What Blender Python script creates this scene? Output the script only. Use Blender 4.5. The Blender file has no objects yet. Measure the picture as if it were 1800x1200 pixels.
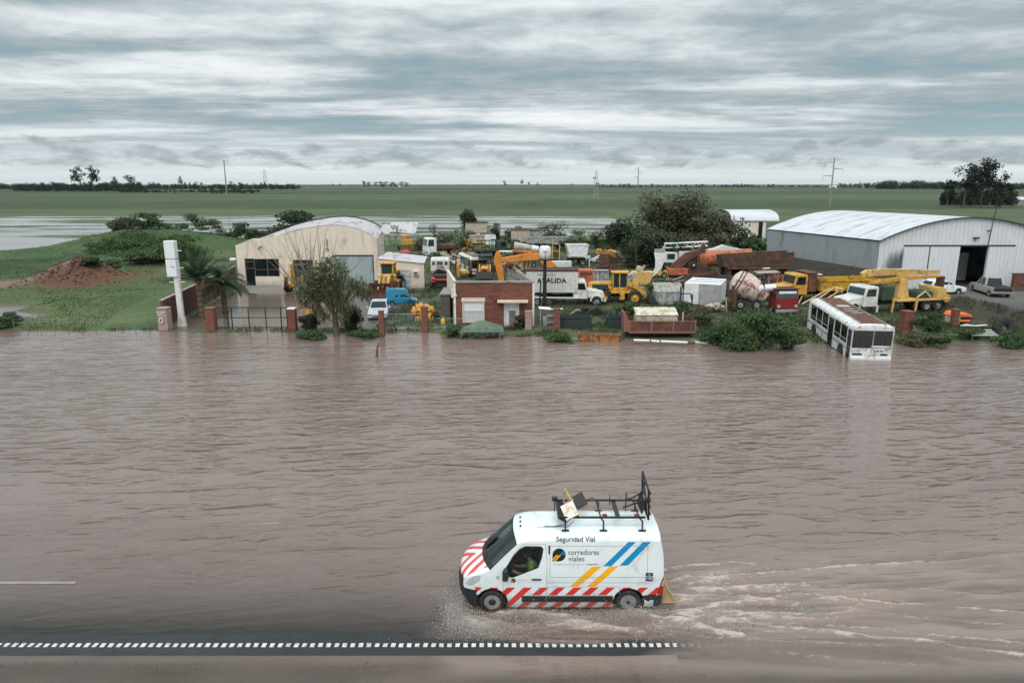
import bpy, bmesh, math, random
import numpy as np
from mathutils import Vector, Matrix, noise as mnoise
R=math.radians; PI=math.pi
S=bpy.context.scene; COL=S.collection
# ---------- camera, sky, sun, exposure ----------
FX=1200.0; TH=R(13.0); CH=11.3
cam=bpy.data.cameras.new('camera'); co=bpy.data.objects.new('camera',cam); COL.objects.link(co)
co.location=(0,0,CH); co.rotation_euler=(PI/2-TH,0,0)
cam.sensor_width=36; cam.lens=36*FX/1800; cam.clip_end=40000; cam.clip_start=.1
S.camera=co
SUN_EL=R(52); SUN_AZ=R(205)   # azimuth from +Y, clockwise: behind the camera, slightly left
W=bpy.data.worlds.new('World'); S.world=W; W.use_nodes=True
sun=bpy.data.lights.new('sun','SUN'); sun.energy=1.4; sun.angle=R(40); sun.color=(1,.96,.9)
so=bpy.data.objects.new('sun',sun); COL.objects.link(so)
sd=Vector((math.sin(SUN_AZ)*math.cos(SUN_EL),math.cos(SUN_AZ)*math.cos(SUN_EL),math.sin(SUN_EL)))
so.rotation_euler=sd.to_track_quat('Z','Y').to_euler()
S.view_settings.view_transform='Standard'; S.view_settings.look='None'; S.view_settings.exposure=0.2; S.view_settings.gamma=1

class NT:
    def __init__(s,t): s.t=t
    def n(s,ty,**k):
        x=s.t.nodes.new('ShaderNode'+ty)
        for a,b in k.items():
            if a.startswith('i_'):
                key=a[2:]; key=int(key) if key.isdigit() else key.replace('_',' ')
                v=b
                if isinstance(v,bpy.types.NodeSocket): s.t.links.new(v,x.inputs[key])
                else: x.inputs[key].default_value=v
            else: setattr(x,a,b)
        return x
    def L(s,a,b): s.t.links.new(a,b)
    def math(s,op,a,b=0.0,c=None,clamp=False):
        x=s.t.nodes.new('ShaderNodeMath'); x.operation=op; x.use_clamp=clamp
        for i,v in enumerate((a,b,c)):
            if v is None: continue
            if isinstance(v,bpy.types.NodeSocket): s.L(v,x.inputs[i])
            else: x.inputs[i].default_value=v
        return x.outputs[0]
    def mix(s,f,a,b):
        x=s.t.nodes.new('ShaderNodeMix'); x.data_type='RGBA'
        for i,v in ((0,f),(6,a),(7,b)):
            if isinstance(v,bpy.types.NodeSocket): s.L(v,x.inputs[i])
            else: x.inputs[i].default_value=(v if i==0 else (*v,1) if len(v)==3 else v)
        return x.outputs[2]
    def ramp(s,f,stops,interp='LINEAR'):
        x=s.t.nodes.new('ShaderNodeValToRGB'); cr=x.color_ramp; cr.interpolation=interp
        while len(cr.elements)<len(stops): cr.elements.new(.5)
        for e,(p,c) in zip(cr.elements,stops):
            e.position=p; e.color=(c,c,c,1) if isinstance(c,(int,float)) else (*c,1)
        s.L(f,x.inputs[0]); return x.outputs[0]
    def noise(s,vec,scale,detail=4,rough=.55,dist=0.0):
        x=s.t.nodes.new('ShaderNodeTexNoise'); s.L(vec,x.inputs['Vector'])
        x.inputs['Scale'].default_value=scale; x.inputs['Detail'].default_value=detail
        x.inputs['Roughness'].default_value=rough; x.inputs['Distortion'].default_value=dist
        return x.outputs['Fac']
    def vmul(s,v,f):
        x=s.t.nodes.new('ShaderNodeVectorMath'); x.operation='MULTIPLY'; s.L(v,x.inputs[0]); x.inputs[1].default_value=f; return x.outputs[0]
    def vrot(s,v,deg):
        x=s.t.nodes.new('ShaderNodeVectorRotate'); s.L(v,x.inputs['Vector']); x.inputs['Angle'].default_value=R(deg); return x.outputs[0]
    def comb(s,x,y,z=0.0):
        c=s.t.nodes.new('ShaderNodeCombineXYZ')
        for i,v in enumerate((x,y,z)):
            if isinstance(v,bpy.types.NodeSocket): s.L(v,c.inputs[i])
            else: c.inputs[i].default_value=v
        return c.outputs[0]

def build_world():
    t=W.node_tree; t.nodes.clear(); q=NT(t)
    tc=q.n('TexCoord').outputs['Generated']
    sp=q.n('SeparateXYZ',i_0=tc)
    x,y,z=sp.outputs
    zc=q.math('MAXIMUM',z,0.0)
    zz=q.math('ADD',zc,.06)
    ax=q.math('DIVIDE',x,zz); ay=q.math('DIVIDE',y,zz)
    p=q.comb(ax,ay,0.0)
    big=q.noise(q.vmul(p,(.17,.42,1)),1.0,3,.5,.4)
    med=q.noise(q.vmul(p,(.36,1.15,1)),1.0,6,.50,.45)
    fin=q.noise(q.vmul(p,(3.4,4.2,1)),1.0,8,.64,.3)
    s1=q.math('MULTIPLY',big,.46); s2=q.math('MULTIPLY_ADD',med,.44,s1); c=q.math('MULTIPLY_ADD',fin,.15,q.math('SUBTRACT',s2,.025))
    # low cumulus row near the horizon, in azimuth / elevation
    az=q.math('ARCTAN2',x,y)
    el=q.math('MULTIPLY',z,1.0)
    v2=q.comb(q.math('MULTIPLY',az,8.0),q.math('MULTIPLY',el,24.0),0.0)
    lay=q.noise(q.comb(q.math('MULTIPLY',az,2.6),q.math('MULTIPLY',el,70.0),4.0),1.0,5,.55,.35); lb=q.ramp(el,[(.03,0.0),(.055,1.0),(.12,1.0),(.17,0.0)])
    c=q.math('MULTIPLY_ADD',q.math('MULTIPLY',q.math('SUBTRACT',lay,.5),lb),.17,c)
    lum=q.noise(q.comb(q.math('MULTIPLY',az,7.0),q.math('MULTIPLY',el,26.0),9.0),1.0,8,.6,.5); lm=q.ramp(el,[(.05,0.0),(.09,1.0)])
    c=q.math('MULTIPLY_ADD',q.math('MULTIPLY',q.math('SUBTRACT',lum,.5),lm),.17,c)
    col=q.ramp(c,[(.36,(.19,.32,.38)),(.42,(.26,.35,.39)),(.475,(.36,.425,.455)),(.52,(.50,.56,.585)),(.575,(.70,.74,.755)),(.65,(.84,.86,.86))])
    cu=q.noise(v2,1.9,9,.62,.25)
    cu2=q.noise(q.comb(q.math('MULTIPLY',az,2.0),3.3,0.0),1.0,2,.5)
    band=q.ramp(el,[(.010,0.0),(.022,.90),(.040,1.0),(.056,.72),(.09,0.0)])
    th=q.math('MULTIPLY',band,q.math('MULTIPLY_ADD',cu2,.30,.385))
    m=q.math('SUBTRACT',q.math('ADD',cu,th),.90)
    m=q.math('MULTIPLY',m,7.0,clamp=True)
    hor=q.ramp(el,[(.0,(.60,.66,.68)),(.016,(.70,.75,.755)),(.035,(.62,.69,.715)),(.06,(.48,.55,.585))])
    hf=q.ramp(el,[(.0,1.0),(.018,.80),(.045,.35),(.085,0.0)])
    base=q.mix(hf,col,hor)
    cucol=q.mix(q.ramp(cu,[(.40,1),(.62,0)]),(.31,.365,.395),(.56,.61,.635))
    cl=q.mix(q.math('MULTIPLY',m,.9),base,cucol)
    # overcast sky is brighter overhead
    up=q.ramp(z,[(.25,1.0),(.5,1.45),(1.0,2.0)])
    up=q.math('MULTIPLY',q.n('Math',operation='MULTIPLY_ADD',i_0=z,i_1=1.9,i_2=0.60,use_clamp=False).outputs[0],1.0)
    up=q.math('MAXIMUM',up,1.0)
    below=q.ramp(q.math('MULTIPLY_ADD',z,10.0,1.0),[(.0,.25),(1.0,1.0)])
    bg2=q.n('Background',i_Color=cl,i_Strength=q.math('MULTIPLY',up,below))
    sky=q.n('TexSky',sky_type='NISHITA',sun_disc=False,sun_elevation=SUN_EL,sun_rotation=SUN_AZ,altitude=20)
    bg1=q.n('Background',i_Color=sky.outputs[0],i_Strength=.10)
    gap=q.ramp(c,[(.30,.30),(.44,.0)])
    cov=q.math('SUBTRACT',1.0,gap)
    mx=q.n('MixShader',i_0=cov,i_1=bg1.outputs[0],i_2=bg2.outputs[0])
    o=q.n('OutputWorld'); q.L(mx.outputs[0],o.inputs[0])
build_world()

# ---------- pixel / ground helpers ----------
def at(px,py,z=0.0):
    u=(px-900)/FX; v=(py-600)/FX
    dy=math.cos(TH)-v*math.sin(TH); dz=-math.sin(TH)-v*math.cos(TH)
    t=(z-CH)/dz
    return (u*t,dy*t)
def sc(y,z=0.0): return (y*math.cos(TH)+(CH-z)*math.sin(TH))/FX
def proj(x,y,z):
    fw=y*math.cos(TH)+(CH-z)*math.sin(TH); dn=(CH-z)*math.cos(TH)-y*math.sin(TH)
    return 900+FX*x/fw, 600+FX*dn/fw
def zat(y,py):   # height of the point seen at row py at distance y
    v=(py-600)/FX
    dy=math.cos(TH)-v*math.sin(TH); dz=-math.sin(TH)-v*math.cos(TH)
    return CH+dz*y/dy
def xat(px,y,z=0.0): return (px-900)*sc(y,z)

# ---------- materials ----------
MATS={}
def newmat(name):
    m=bpy.data.materials.new(name); m.use_nodes=True; m.node_tree.nodes.clear(); MATS[name]=m; return m,NT(m.node_tree)
def mat(name,col,rough=.6,metal=0.0,var=.18,vs=2.5,dirt=None,dm=.5,ds=1.5,bump=.0,bs=20,coat=0.0,dirtr=.8,stretch=(1,1,1),mud=None):
    if name in MATS: return MATS[name]
    m,q=newmat(name)
    tc=q.n('TexCoord').outputs['Object']
    tv=q.vmul(tc,stretch)
    n1=q.noise(tv,vs,5,.6)
    lo=tuple(c*(1-var) for c in col); hi=tuple(min(1,c*(1+var*.7)) for c in col)
    c=q.mix(q.ramp(n1,[(.3,0),(.7,1)]),lo,hi)
    rr=rough
    if dirt:
        n2=q.noise(tv,ds,8,.68,.4)
        f=q.ramp(n2,[(dm-.045,1),(dm+.06,0)])
        c=q.mix(f,c,dirt)
        rr=q.math('MULTIPLY_ADD',f,dirtr-rough,rough)
    if mud:
        zz=q.n('SeparateXYZ',i_0=tc).outputs[2]; nm=q.noise(q.vmul(tc,(3,3,1.2)),1.6,6,.7,.4)
        g=q.math('MULTIPLY_ADD',zz,-1.0/(mud[1]-mud[0]),mud[1]/(mud[1]-mud[0])); g=q.math('MULTIPLY',q.math('ADD',g,q.math('MULTIPLY_ADD',nm,1.6,-1.05)),.75,clamp=True); c=q.mix(g,c,(.17,.13,.10))
    b=q.n('BsdfPrincipled',i_Base_Color=c,i_Metallic=metal,i_Roughness=rr,i_Coat_Weight=coat)
    if bump>0:
        n3=q.noise(tc,bs,4,.6)
        bp=q.n('Bump',i_Strength=bump,i_Distance=.03,i_Height=n3); q.L(bp.outputs[0],b.inputs['Normal'])
    o=q.n('OutputMaterial'); q.L(b.outputs[0],o.inputs[0]); return m
def leafmat(name,a,b,dark=None,rough=.6):
    m,q=newmat(name)
    g=q.n('NewGeometry'); tc=q.n('TexCoord').outputs['Object']
    c=q.mix(g.outputs['Random Per Island'],a,b)
    n=q.ramp(q.noise(tc,.55,3,.5),[(.35,0),(.65,1)])
    c=q.mix(q.math('MULTIPLY',n,.55),c,dark or tuple(x*.55 for x in a))
    bs=q.n('BsdfPrincipled',i_Base_Color=c,i_Roughness=rough)
    bs.inputs['Specular IOR Level'].default_value=.2
    tr=q.n('BsdfTranslucent',i_Color=c)
    mx=q.n('MixShader',i_0=.22,i_1=bs.outputs[0],i_2=tr.outputs[0])
    o=q.n('OutputMaterial'); q.L(mx.outputs[0],o.inputs[0]); return m

# ---------- mesh builder ----------
class MB:
    def __init__(s): s.v=[]; s.f=[]; s.m=Matrix.Identity(4); s.sm=[]; s.mi=[]; s.ci=0
    def T(s,loc=(0,0,0),rot=(0,0,0)):
        s.m=Matrix.Translation(loc)@Matrix.Rotation(rot[2],4,'Z')@Matrix.Rotation(rot[1],4,'Y')@Matrix.Rotation(rot[0],4,'X'); return s
    def add(s,vs,fs,smooth=False):
        o=len(s.v); s.v+=[tuple(s.m@Vector(p)) for p in vs]; s.f+=[tuple(o+i for i in f) for f in fs]; s.sm+=[smooth]*len(fs); s.mi+=[s.ci]*len(fs); return s
    def box(s,x0,x1,y0,y1,z0,z1):
        v=[(x,y,z) for x in (x0,x1) for y in (y0,y1) for z in (z0,z1)]
        return s.add(v,[(0,1,3,2),(4,6,7,5),(0,4,5,1),(2,3,7,6),(0,2,6,4),(1,5,7,3)])
    def cb(s,c,d,rot=(0,0,0)):
        m0=s.m; s.m=m0@Matrix.Translation(c)@Matrix.Rotation(rot[2],4,'Z')@Matrix.Rotation(rot[1],4,'Y')@Matrix.Rotation(rot[0],4,'X')
        s.box(-d[0]/2,d[0]/2,-d[1]/2,d[1]/2,-d[2]/2,d[2]/2); s.m=m0; return s
    def prism(s,pr,t0,t1,ax='y',off=(0,0),scale=1.0):
        n=len(pr); cx=sum(p[0] for p in pr)/n; cz=sum(p[1] for p in pr)/n
        def P(a,b,t):
            return (a,t,b) if ax=='y' else ((t,a,b) if ax=='x' else (a,b,t))
        v=[P(a,b,t0) for a,b in pr]+[P(cx+(a-cx)*scale+off[0],cz+(b-cz)*scale+off[1],t1) for a,b in pr]
        f=[tuple(range(n)),tuple(range(2*n-1,n-1,-1))]+[(i,(i+1)%n,n+(i+1)%n,n+i) for i in range(n)]
        return s.add(v,f)
    def tube(s,p0,p1,r,r2=None,n=8,cap=True):
        p0=Vector(p0);p1=Vector(p1); r2=r if r2 is None else r2; d=(p1-p0)
        if d.length<1e-6: return s
        qd=d.to_track_quat('Z','Y'); v=[];
        for (c,rr) in ((p0,r),(p1,r2)):
            for i in range(n):
                a=2*PI*i/n; v.append(tuple(c+qd@Vector((rr*math.cos(a),rr*math.sin(a),0))))
        f=[(i,(i+1)%n,n+(i+1)%n,n+i) for i in range(n)]
        s.add(v,f,True)
        if cap: s.add(v[:n],[tuple(range(n-1,-1,-1))]); s.add(v[n:],[tuple(range(n))])
        return s
    def path(s,pts,r,n=6):
        for a,b in zip(pts[:-1],pts[1:]): s.tube(a,b,r,n=n)
        return s
    def lathe(s,pr,c=(0,0,0),ax='z',n=20,smooth=True,cap=True):
        v=[];m=len(pr)
        for r,h in pr:
            for i in range(n):
                a=2*PI*i/n; p=(r*math.cos(a),r*math.sin(a),h)
                if ax=='y': p=(p[0],p[2],p[1])
                if ax=='x': p=(p[2],p[0],p[1])
                v.append((p[0]+c[0],p[1]+c[1],p[2]+c[2]))
        f=[(j*n+i,j*n+(i+1)%n,(j+1)*n+(i+1)%n,(j+1)*n+i) for j in range(m-1) for i in range(n)]
        s.add(v,f,smooth)
        for j,rv in ((0,True),(m-1,False)):
            if cap and pr[j][0]>1e-4:
                idx=list(range(j*n,j*n+n)); o=[v[i] for i in idx]; s.add(o,[tuple(range(n))])
        return s
    def quad(s,*p): return s.add(list(p),[tuple(range(len(p)))])
    def build(s,name,m,parent=None,bev=0.0,seg=1,angle=40,recalc=True):
        me=bpy.data.meshes.new(name); me.from_pydata(s.v,[],s.f); me.polygons.foreach_set('use_smooth',s.sm)
        if recalc:
            b=bmesh.new(); b.from_mesh(me); bmesh.ops.recalc_face_normals(b,faces=b.faces); b.to_mesh(me); b.free()
        for k in (m if isinstance(m,(list,tuple)) else [m]): me.materials.append(MATS[k] if isinstance(k,str) else k)
        if any(s.mi) and len(s.mi)==len(me.polygons): me.polygons.foreach_set('material_index',s.mi)
        o=bpy.data.objects.new(name,me); COL.objects.link(o)
        if parent: o.parent=parent
        if bev>0:
            md=o.modifiers.new('bevel','BEVEL'); md.width=bev; md.segments=seg; md.limit_method='ANGLE'; md.angle_limit=R(angle)
        return o
def tag(o,label=None,cat=None,group=None,kind=None):
    if label: o['label']=label
    if cat: o['category']=cat
    if group: o['group']=group
    if kind: o['kind']=kind
    return o
def thing(name,label,cat,loc=(0,0,0),rz=0.0,group=None,rot=None,s=1.0):
    o=bpy.data.objects.new(name,None); COL.objects.link(o); o.empty_display_size=.2
    o.location=loc; o.rotation_euler=rot if rot else (0,0,rz); o.scale=(s,s,s)
    return tag(o,label,cat,group)
def npmesh(name,co,nf,k,m,parent=None,smooth=False,attrs=None):
    me=bpy.data.meshes.new(name); me.vertices.add(len(co)); me.vertices.foreach_set('co',np.ascontiguousarray(co,dtype=np.float32).ravel())
    nl=len(nf)*k; me.loops.add(nl); me.loops.foreach_set('vertex_index',np.ascontiguousarray(nf,dtype=np.int32).ravel())
    me.polygons.add(len(nf)); me.polygons.foreach_set('loop_start',np.arange(0,nl,k,dtype=np.int32)); 
    try: me.polygons.foreach_set('loop_total',np.full(len(nf),k,dtype=np.int32))
    except Exception: pass
    if smooth: me.polygons.foreach_set('use_smooth',np.ones(len(nf),dtype=bool))
    me.update(calc_edges=True)
    for nm,ar in (attrs or {}).items():
        if ar.ndim==2: a=me.attributes.new(nm,'FLOAT_COLOR','POINT'); a.data.foreach_set('color',ar.astype(np.float32).ravel())
        else: a=me.attributes.new(nm,'FLOAT','POINT'); a.data.foreach_set('value',ar.astype(np.float32))
    me.materials.append(MATS[m] if isinstance(m,str) else m)
    o=bpy.data.objects.new(name,me); COL.objects.link(o)
    if parent: o.parent=parent
    return o
def copy_tree(o,parent=None):
    c=o.copy(); COL.objects.link(c)
    if parent: c.parent=parent
    for ch in list(o.children): copy_tree(ch,c)
    return c
# value noise for numpy grids
def vnoise(x,y,seed=0):
    xi=np.floor(x).astype(np.int64); yi=np.floor(y).astype(np.int64); xf=x-xi; yf=y-yi
    def h(a,b):
        n=(a*374761393+b*668265263+seed*974711)&0x7fffffff; n=((n^(n>>13))*1274126177)&0x7fffffff
        return ((n^(n>>16))&0xffff)/65535.0
    u=xf*xf*(3-2*xf); v=yf*yf*(3-2*yf)
    return (h(xi,yi)*(1-u)+h(xi+1,yi)*u)*(1-v)+(h(xi,yi+1)*(1-u)+h(xi+1,yi+1)*u)*v
def fbm(x,y,o=4,seed=0):
    r=0;a=.5;t=0
    for i in range(o): r=r+a*vnoise(x*2**i,y*2**i,seed+i); t+=a; a*=.5
    return r/t
def sstep(a,b,x): t=np.clip((x-a)/(b-a),0,1); return t*t*(3-2*t)
# ================= SETTING: ground, water, road =================
def shore_y(x):   # distance of the yard-side waterline
    xs=np.array([-80,-45,-30,-5,0,12,20,27,35,60]); ys=np.array([53.0,53.0,52.6,51.6,51.0,49.6,48.6,48.0,48.6,49.0])
    return np.interp(x,xs,ys)
def land(x,y):
    x=np.asarray(x,float); y=np.asarray(y,float)
    sy=shore_y(x)+1.6*(fbm(x*.25,y*0+3,3,5)-.5)
    z=np.where(y<sy,-.04-.14*np.clip(sy-y,0,5),0)
    up=.10*np.clip((y-sy)/1.2,0,1)
    rough=.16*(fbm(x*.35,y*.35,4,1)-.5)
    z=np.where(y>=sy,up+rough+.04,z)
    # forecourt of the workshop is flat and flooded
    fc=sstep(-27.6,-27.1,x+.16*(y-53))*(1-sstep(-12.,-9.5,x))*sstep(52.5,53.5,y)*(1-sstep(77.5,79,y))
    z=z*(1-fc)+(-.07+.05*fbm(x*.2,y*.15,3,9)+.10*sstep(68,76,y))*fc
    # left lot: higher grassy ground with mounds
    L=1-sstep(-30,-27.6,x+.16*(y-53))
    z=z+L*sstep(53,60,y)*(.25+.5*fbm(x*.08,y*.08,3,2))
    for (px,py,h,rx,ry) in ((150,508,2.05,4.6,3.0),(112,512,.9,4,2.4),(186,512,.8,3.2,2.2),(150,428,2.0,9,6),(215,436,1.4,9,7),(285,436,1.6,10,8),(360,440,1.6,10,7),(245,462,.9,8,6),(310,475,.6,8,6)):
        cx,cy=at(px,py); d=((x-cx)/rx)**2+((y-cy)/ry)**2
        z=z+h*np.exp(-d*1.1)*(.85+.3*fbm(x*.5,y*.5,3,7))
    cx,cy=at(150,508); z=z+.9*(fbm(x*1.1,y*1.1,4,19)-.45)*np.exp(-(((x-cx)/5.5)**2+((y-cy)/4)**2))
    # ponds on the left lot
    for (px,py,rx,ry) in ((8,434,13,16),(10,555,4.6,2.6),(44,560,3.6,1.0),(-30,540,6,3),(25,470,3.5,1.1),(62,477,1.6,.6)):
        cx,cy=at(px,py); d=((x-cx)/rx)**2+((y-cy)/ry)**2
        k=1-sstep(.7,1.2,d); z=z*(1-k)-.1*k
    # raised drive up to the big hangar, with a dark earth bank on its left side
    xe=40.9+(65.1-y)*.17
    k=sstep(-3.2,-.2,x-xe+.5*(fbm(x*.6,y*.6,3,17)-.5))*sstep(49,53.5,y)*(1-sstep(95,110,y)); k2=sstep(30,33,x)*sstep(65.8,67.4,y)*(1-sstep(86,90,y)); k=np.maximum(k,k2*.9); z=z+1.0*k
    # far fields roll very gently
    z=np.where(y>130,.12+1.2*(fbm(x*.002,y*.002,3,4)-.35)*sstep(300,1500,y),z)
    # near side: road and verge
    zr=np.interp(y,[-60,11,13.6,14.45,14.66,15.2,16.0,18,21.5,23,26],[-.5,-.35,-.10,-.035,.012,.006,-.012,-.075,-.13,-.32,-.6])
    return np.where(y<26,np.minimum(zr,5),z)
def ax(parts):
    o=[]
    for a,b,s in parts: o+=list(np.arange(a,b,s))
    return np.array(o)
def build_ground():
    g=lambda a,b,n:list(np.geomspace(a,b,n))
    xp=ax([(0,40,.5),(40,90,1.4),(90,200,4)])
    xr=np.concatenate([xp,np.geomspace(200,7500,20)]); xs=np.concatenate([-xr[::-1][:-1],xr])
    ys=np.concatenate([ax([(-60,12,6),(12,27,.25),(27,48,1),(48,82,.4),(82,130,.8),(130,300,4)]),np.geomspace(300,9000,44)])
    X,Y=np.meshgrid(xs,ys); Z=land(X,Y)
    ny,nx=X.shape; co=np.stack([X,Y,Z],-1).reshape(-1,3)
    i=np.arange((ny-1)*nx).reshape(ny-1,nx)[:,:-1].ravel(); F=np.stack([i,i+1,i+nx+1,i+nx],1)
    # real surface colours: grass, mud, concrete, asphalt
    n1=fbm(X*.3,Y*.3,4,11); n2=fbm(X*.05,Y*.05,3,12)
    def C(a): return np.array(a)
    grass=C((.056,.094,.036)); grass2=C((.080,.108,.044)); mud=C((.105,.085,.060)); earth=C((.130,.066,.044)); conc=C((.20,.185,.16)); bed=C((.13,.105,.08)); asph=C((.042,.045,.048))
    def M(a,b,k): return a*(1-k[...,None])+b*k[...,None]
    base=np.zeros(X.shape+(3,))+grass; base=M(base,grass2,sstep(.4,.65,n2)); 
    yard=sstep(-12,-9,X)*sstep(50,52,Y)*(1-sstep(112,125,Y))*(1-sstep(60,75,X))
    base=M(base,mud*.8,yard*(.30+.45*sstep(.42,.6,n1)))
    fc=sstep(-27.6,-27.1,X+.16*(Y-53))*(1-sstep(-12.,-9.5,X))*sstep(52.5,53.5,Y)*(1-sstep(79,80.5,Y)); base=M(base,conc,fc)
    for (px,py,rx,ry) in ((150,508,5.9,4.8),(245,488,3.4,1.5)):
        cx,cy=at(px,py); d=((X-cx)/rx)**2+((Y-cy)/ry)**2+.7*(n1-.5); base=M(base,earth,1-sstep(.8,1.15,d))
    for (px,py,rx,ry) in ((60,508,8.5,3.0),(-10,510,9,4)):
        cx,cy=at(px,py); d=((X-cx)/rx)**2+((Y-cy)/ry)**2+.9*(n1-.5); base=M(base,C((.21,.135,.105)),1-sstep(.7,1.2,d))
    cx,cy=at(150,409); d=((X-cx)/10)**2+((Y-cy)/4.)**2+.8*(n1-.5); base=M(base,C((.045,.040,.034)),1-sstep(.8,1.3,d))
    xe=40.9+(65.1-Y)*.17
    k=sstep(-6.5,-4,X-xe+1.5*(n1-.5))*sstep(50,53,Y)*(1-sstep(88,100,Y)); base=M(base,C((.060,.052,.040)),k*.9)
    k=sstep(-.3,.6,X-xe)*sstep(50,52,Y)*(1-sstep(80,95,Y)); base=M(base,C((.135,.13,.12)),k*.95)
    fld=sstep(130,150,Y); base=M(base,C((.044,.064,.028)),fld*.9)
    base=M(base,C((.058,.072,.034)),fld*sstep(.5,.6,fbm(X*.0012,Y*.006,2,21))*.8); base=M(base,C((.085,.110,.048)),fld*sstep(.52,.58,fbm(X*.0006+3,Y*.011,2,23))*.7); base=M(base,C((.040,.060,.028)),fld*sstep(.55,.6,fbm(X*.0008+7,Y*.016,2,24))*.6)
    base=M(base,C((.10,.105,.07)),sstep(800,1600,Y)*sstep(.45,.6,fbm(X*.0009,Y*.0012,2,22))*.8)
    base=M(base,bed,(Y<shore_y(X)-.4).astype(float)*(Y>21.6)); base=M(base,asph,((Y>=14.6)&(Y<=21.6)).astype(float))
    base=M(base,C((.060,.054,.040)),(Y<14.58).astype(float)); base=M(base,C((.026,.046,.020)),(Y<14.35)*sstep(.40,.55,fbm(X*.5,Y*1.5,3,31)))
    flood=sstep(132,150,Y)*(1-sstep(225,300,Y)); 
    flood=np.maximum(flood,.62*sstep(296,306,Y)*(1-sstep(322,345,Y))*(X<-20))
    flood=flood*np.clip(1.25-sstep(20,60,X)*1.2,0,1)
    for (px,py,rx,ry) in ((8,434,13,16),(-60,428,30,16)):
        cx,cy=at(px,py); d=((X-cx)/rx)**2+((Y-cy)/ry)**2; flood=np.maximum(flood,1.25*(1-sstep(.5,1.15,d)))
    base=base*(.62+.76*fbm(X*.09,Y*.14,4,33))[...,None]
    A={'base':np.concatenate([base,np.ones(X.shape+(1,))],-1).reshape(-1,4),'flood':flood.ravel()}
    m,q=newmat('ground')
    a=q.n('Attribute',attribute_name='base').outputs['Color']; fl=q.n('Attribute',attribute_name='flood').outputs['Fac']
    tc=q.n('TexCoord').outputs['Object']
    n=q.noise(tc,2.2,8,.7); n5=q.noise(q.vmul(tc,(.02,.12,1)),1.0,5,.6)
    c=q.mix(q.ramp(n,[(.3,0),(.7,1)]),q.mix(.0,a,a),q.mix(1.0,a,a))
    vm=q.n('VectorMath',operation='MULTIPLY'); q.L(a,vm.inputs[0])
    k=q.math('MULTIPLY_ADD',n,.9,.55); k=q.math('MULTIPLY',k,q.math('MULTIPLY_ADD',n5,.7,.65)); q.L(q.comb(k,k,k),vm.inputs[1])
    b=q.n('BsdfPrincipled',i_Base_Color=vm.outputs[0],i_Roughness=.85); b.inputs['Specular IOR Level'].default_value=.25
    bp=q.n('Bump',i_Strength=.6,i_Distance=.08,i_Height=n); q.L(bp.outputs[0],b.inputs['Normal'])
    wn=q.noise(q.vmul(tc,(.014,.11,1)),1.0,9,.78,.3)
    wm=q.math('SUBTRACT',q.math('ADD',wn,q.math('MULTIPLY',fl,.435)),.90); wm=q.math('MULTIPLY',wm,22.0,clamp=True)
    wb=q.n('BsdfPrincipled',i_Roughness=.14,i_Base_Color=(.23,.215,.195,1),i_IOR=1.33)
    bn=q.n('Bump',i_Strength=.10,i_Distance=.05,i_Height=q.noise(q.vmul(tc,(1,3,1)),1.0,3)); q.L(bn.outputs[0],wb.inputs['Normal'])
    mx=q.n('MixShader',i_0=wm,i_1=b.outputs[0],i_2=wb.outputs[0])
    o=q.n('OutputMaterial'); q.L(mx.outputs[0],o.inputs[0])
    g=npmesh('ground',co,F,4,m,smooth=True,attrs=A); tag(g,kind='structure')
build_ground()
def gz(x,y): return float(land(np.array([x]),np.array([y]))[0])

# wake and ripples: crest polylines given as ground points
CR=[ # (points px, half width m, height m, foam)
 ([(1166,1004),(1215,994),(1290,988),(1330,992)],.13,.075,1.0),([(1330,992),(1420,1002),(1520,1015)],.1,.03,.25),
 ([(1170,1027),(1215,1019),(1250,1021),(1300,1011),(1360,1006),(1475,997),(1540,994),(1620,990)],.13,.09,1.0),
 ([(1200,1040),(1260,1034),(1320,1034),(1380,1041),(1450,1050),(1510,1059),(1560,1062),(1610,1061),(1700,1068),(1800,1078),(1900,1086)],.11,.055,.75),
 ([(1190,1052),(1240,1050),(1300,1040),(1340,1031),(1440,1030)],.10,.05,.6),
 ([(1085,1068),(1130,1078),(1180,1090),(1230,1102),(1262,1112),(1300,1118)],.2,.12,1.2),
 ([(1180,1083),(1230,1078),(1260,1088),(1300,1090),(1350,1084),(1400,1076),(1440,1077)],.12,.08,.9),
 ([(1262,1094),(1310,1092),(1352,1100),(1362,1104),(1440,1109),(1530,1119),(1630,1129),(1680,1138),(1800,1152),(1900,1160)],.12,.07,.85),
 ([(880,1078),(930,1074),(975,1084),(1010,1094),(1060,1102),(1120,1108)],.18,.12,.9),
 ([(798,1066),(812,1090),(850,1110),(900,1122),(980,1128),(1080,1127),(1180,1126),(1290,1134),(1380,1150),(1500,1160),(1650,1172)],.16,.045,.42),
 ([(1120,1108),(1220,1116),(1330,1126),(1440,1131),(1560,1136)],.14,.04,.5),
 ([(1250,1060),(1320,1066),(1400,1070),(1500,1085)],.10,.03,.45),
 ([(1180,975),(1240,968),(1330,960),(1450,952)],.15,.04,.12),([(1300,1050),(1500,1078),(1700,1100),(1900,1118)],.2,.04,.2),
 ([(1240,1046),(1340,1052),(1480,1072),(1640,1088),(1900,1108)],.07,.04,.7),([(1260,1026),(1400,1024),(1560,1030),(1720,1044),(1900,1052)],.07,.03,.6),([(1230,1070),(1320,1082),(1460,1098),(1620,1116),(1900,1140)],.08,.04,.8),([(1300,1004),(1440,986),(1600,972),(1760,964)],.07,.03,.45),([(1420,1042),(1560,1052),(1720,1062),(1900,1076)],.06,.03,.5),
 ([(1520,1000),(1700,985),(1900,968)],.22,.04,.1),([(1440,1060),(1560,1040),(1700,1025),(1900,1010)],.2,.035,.15),
]
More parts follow.
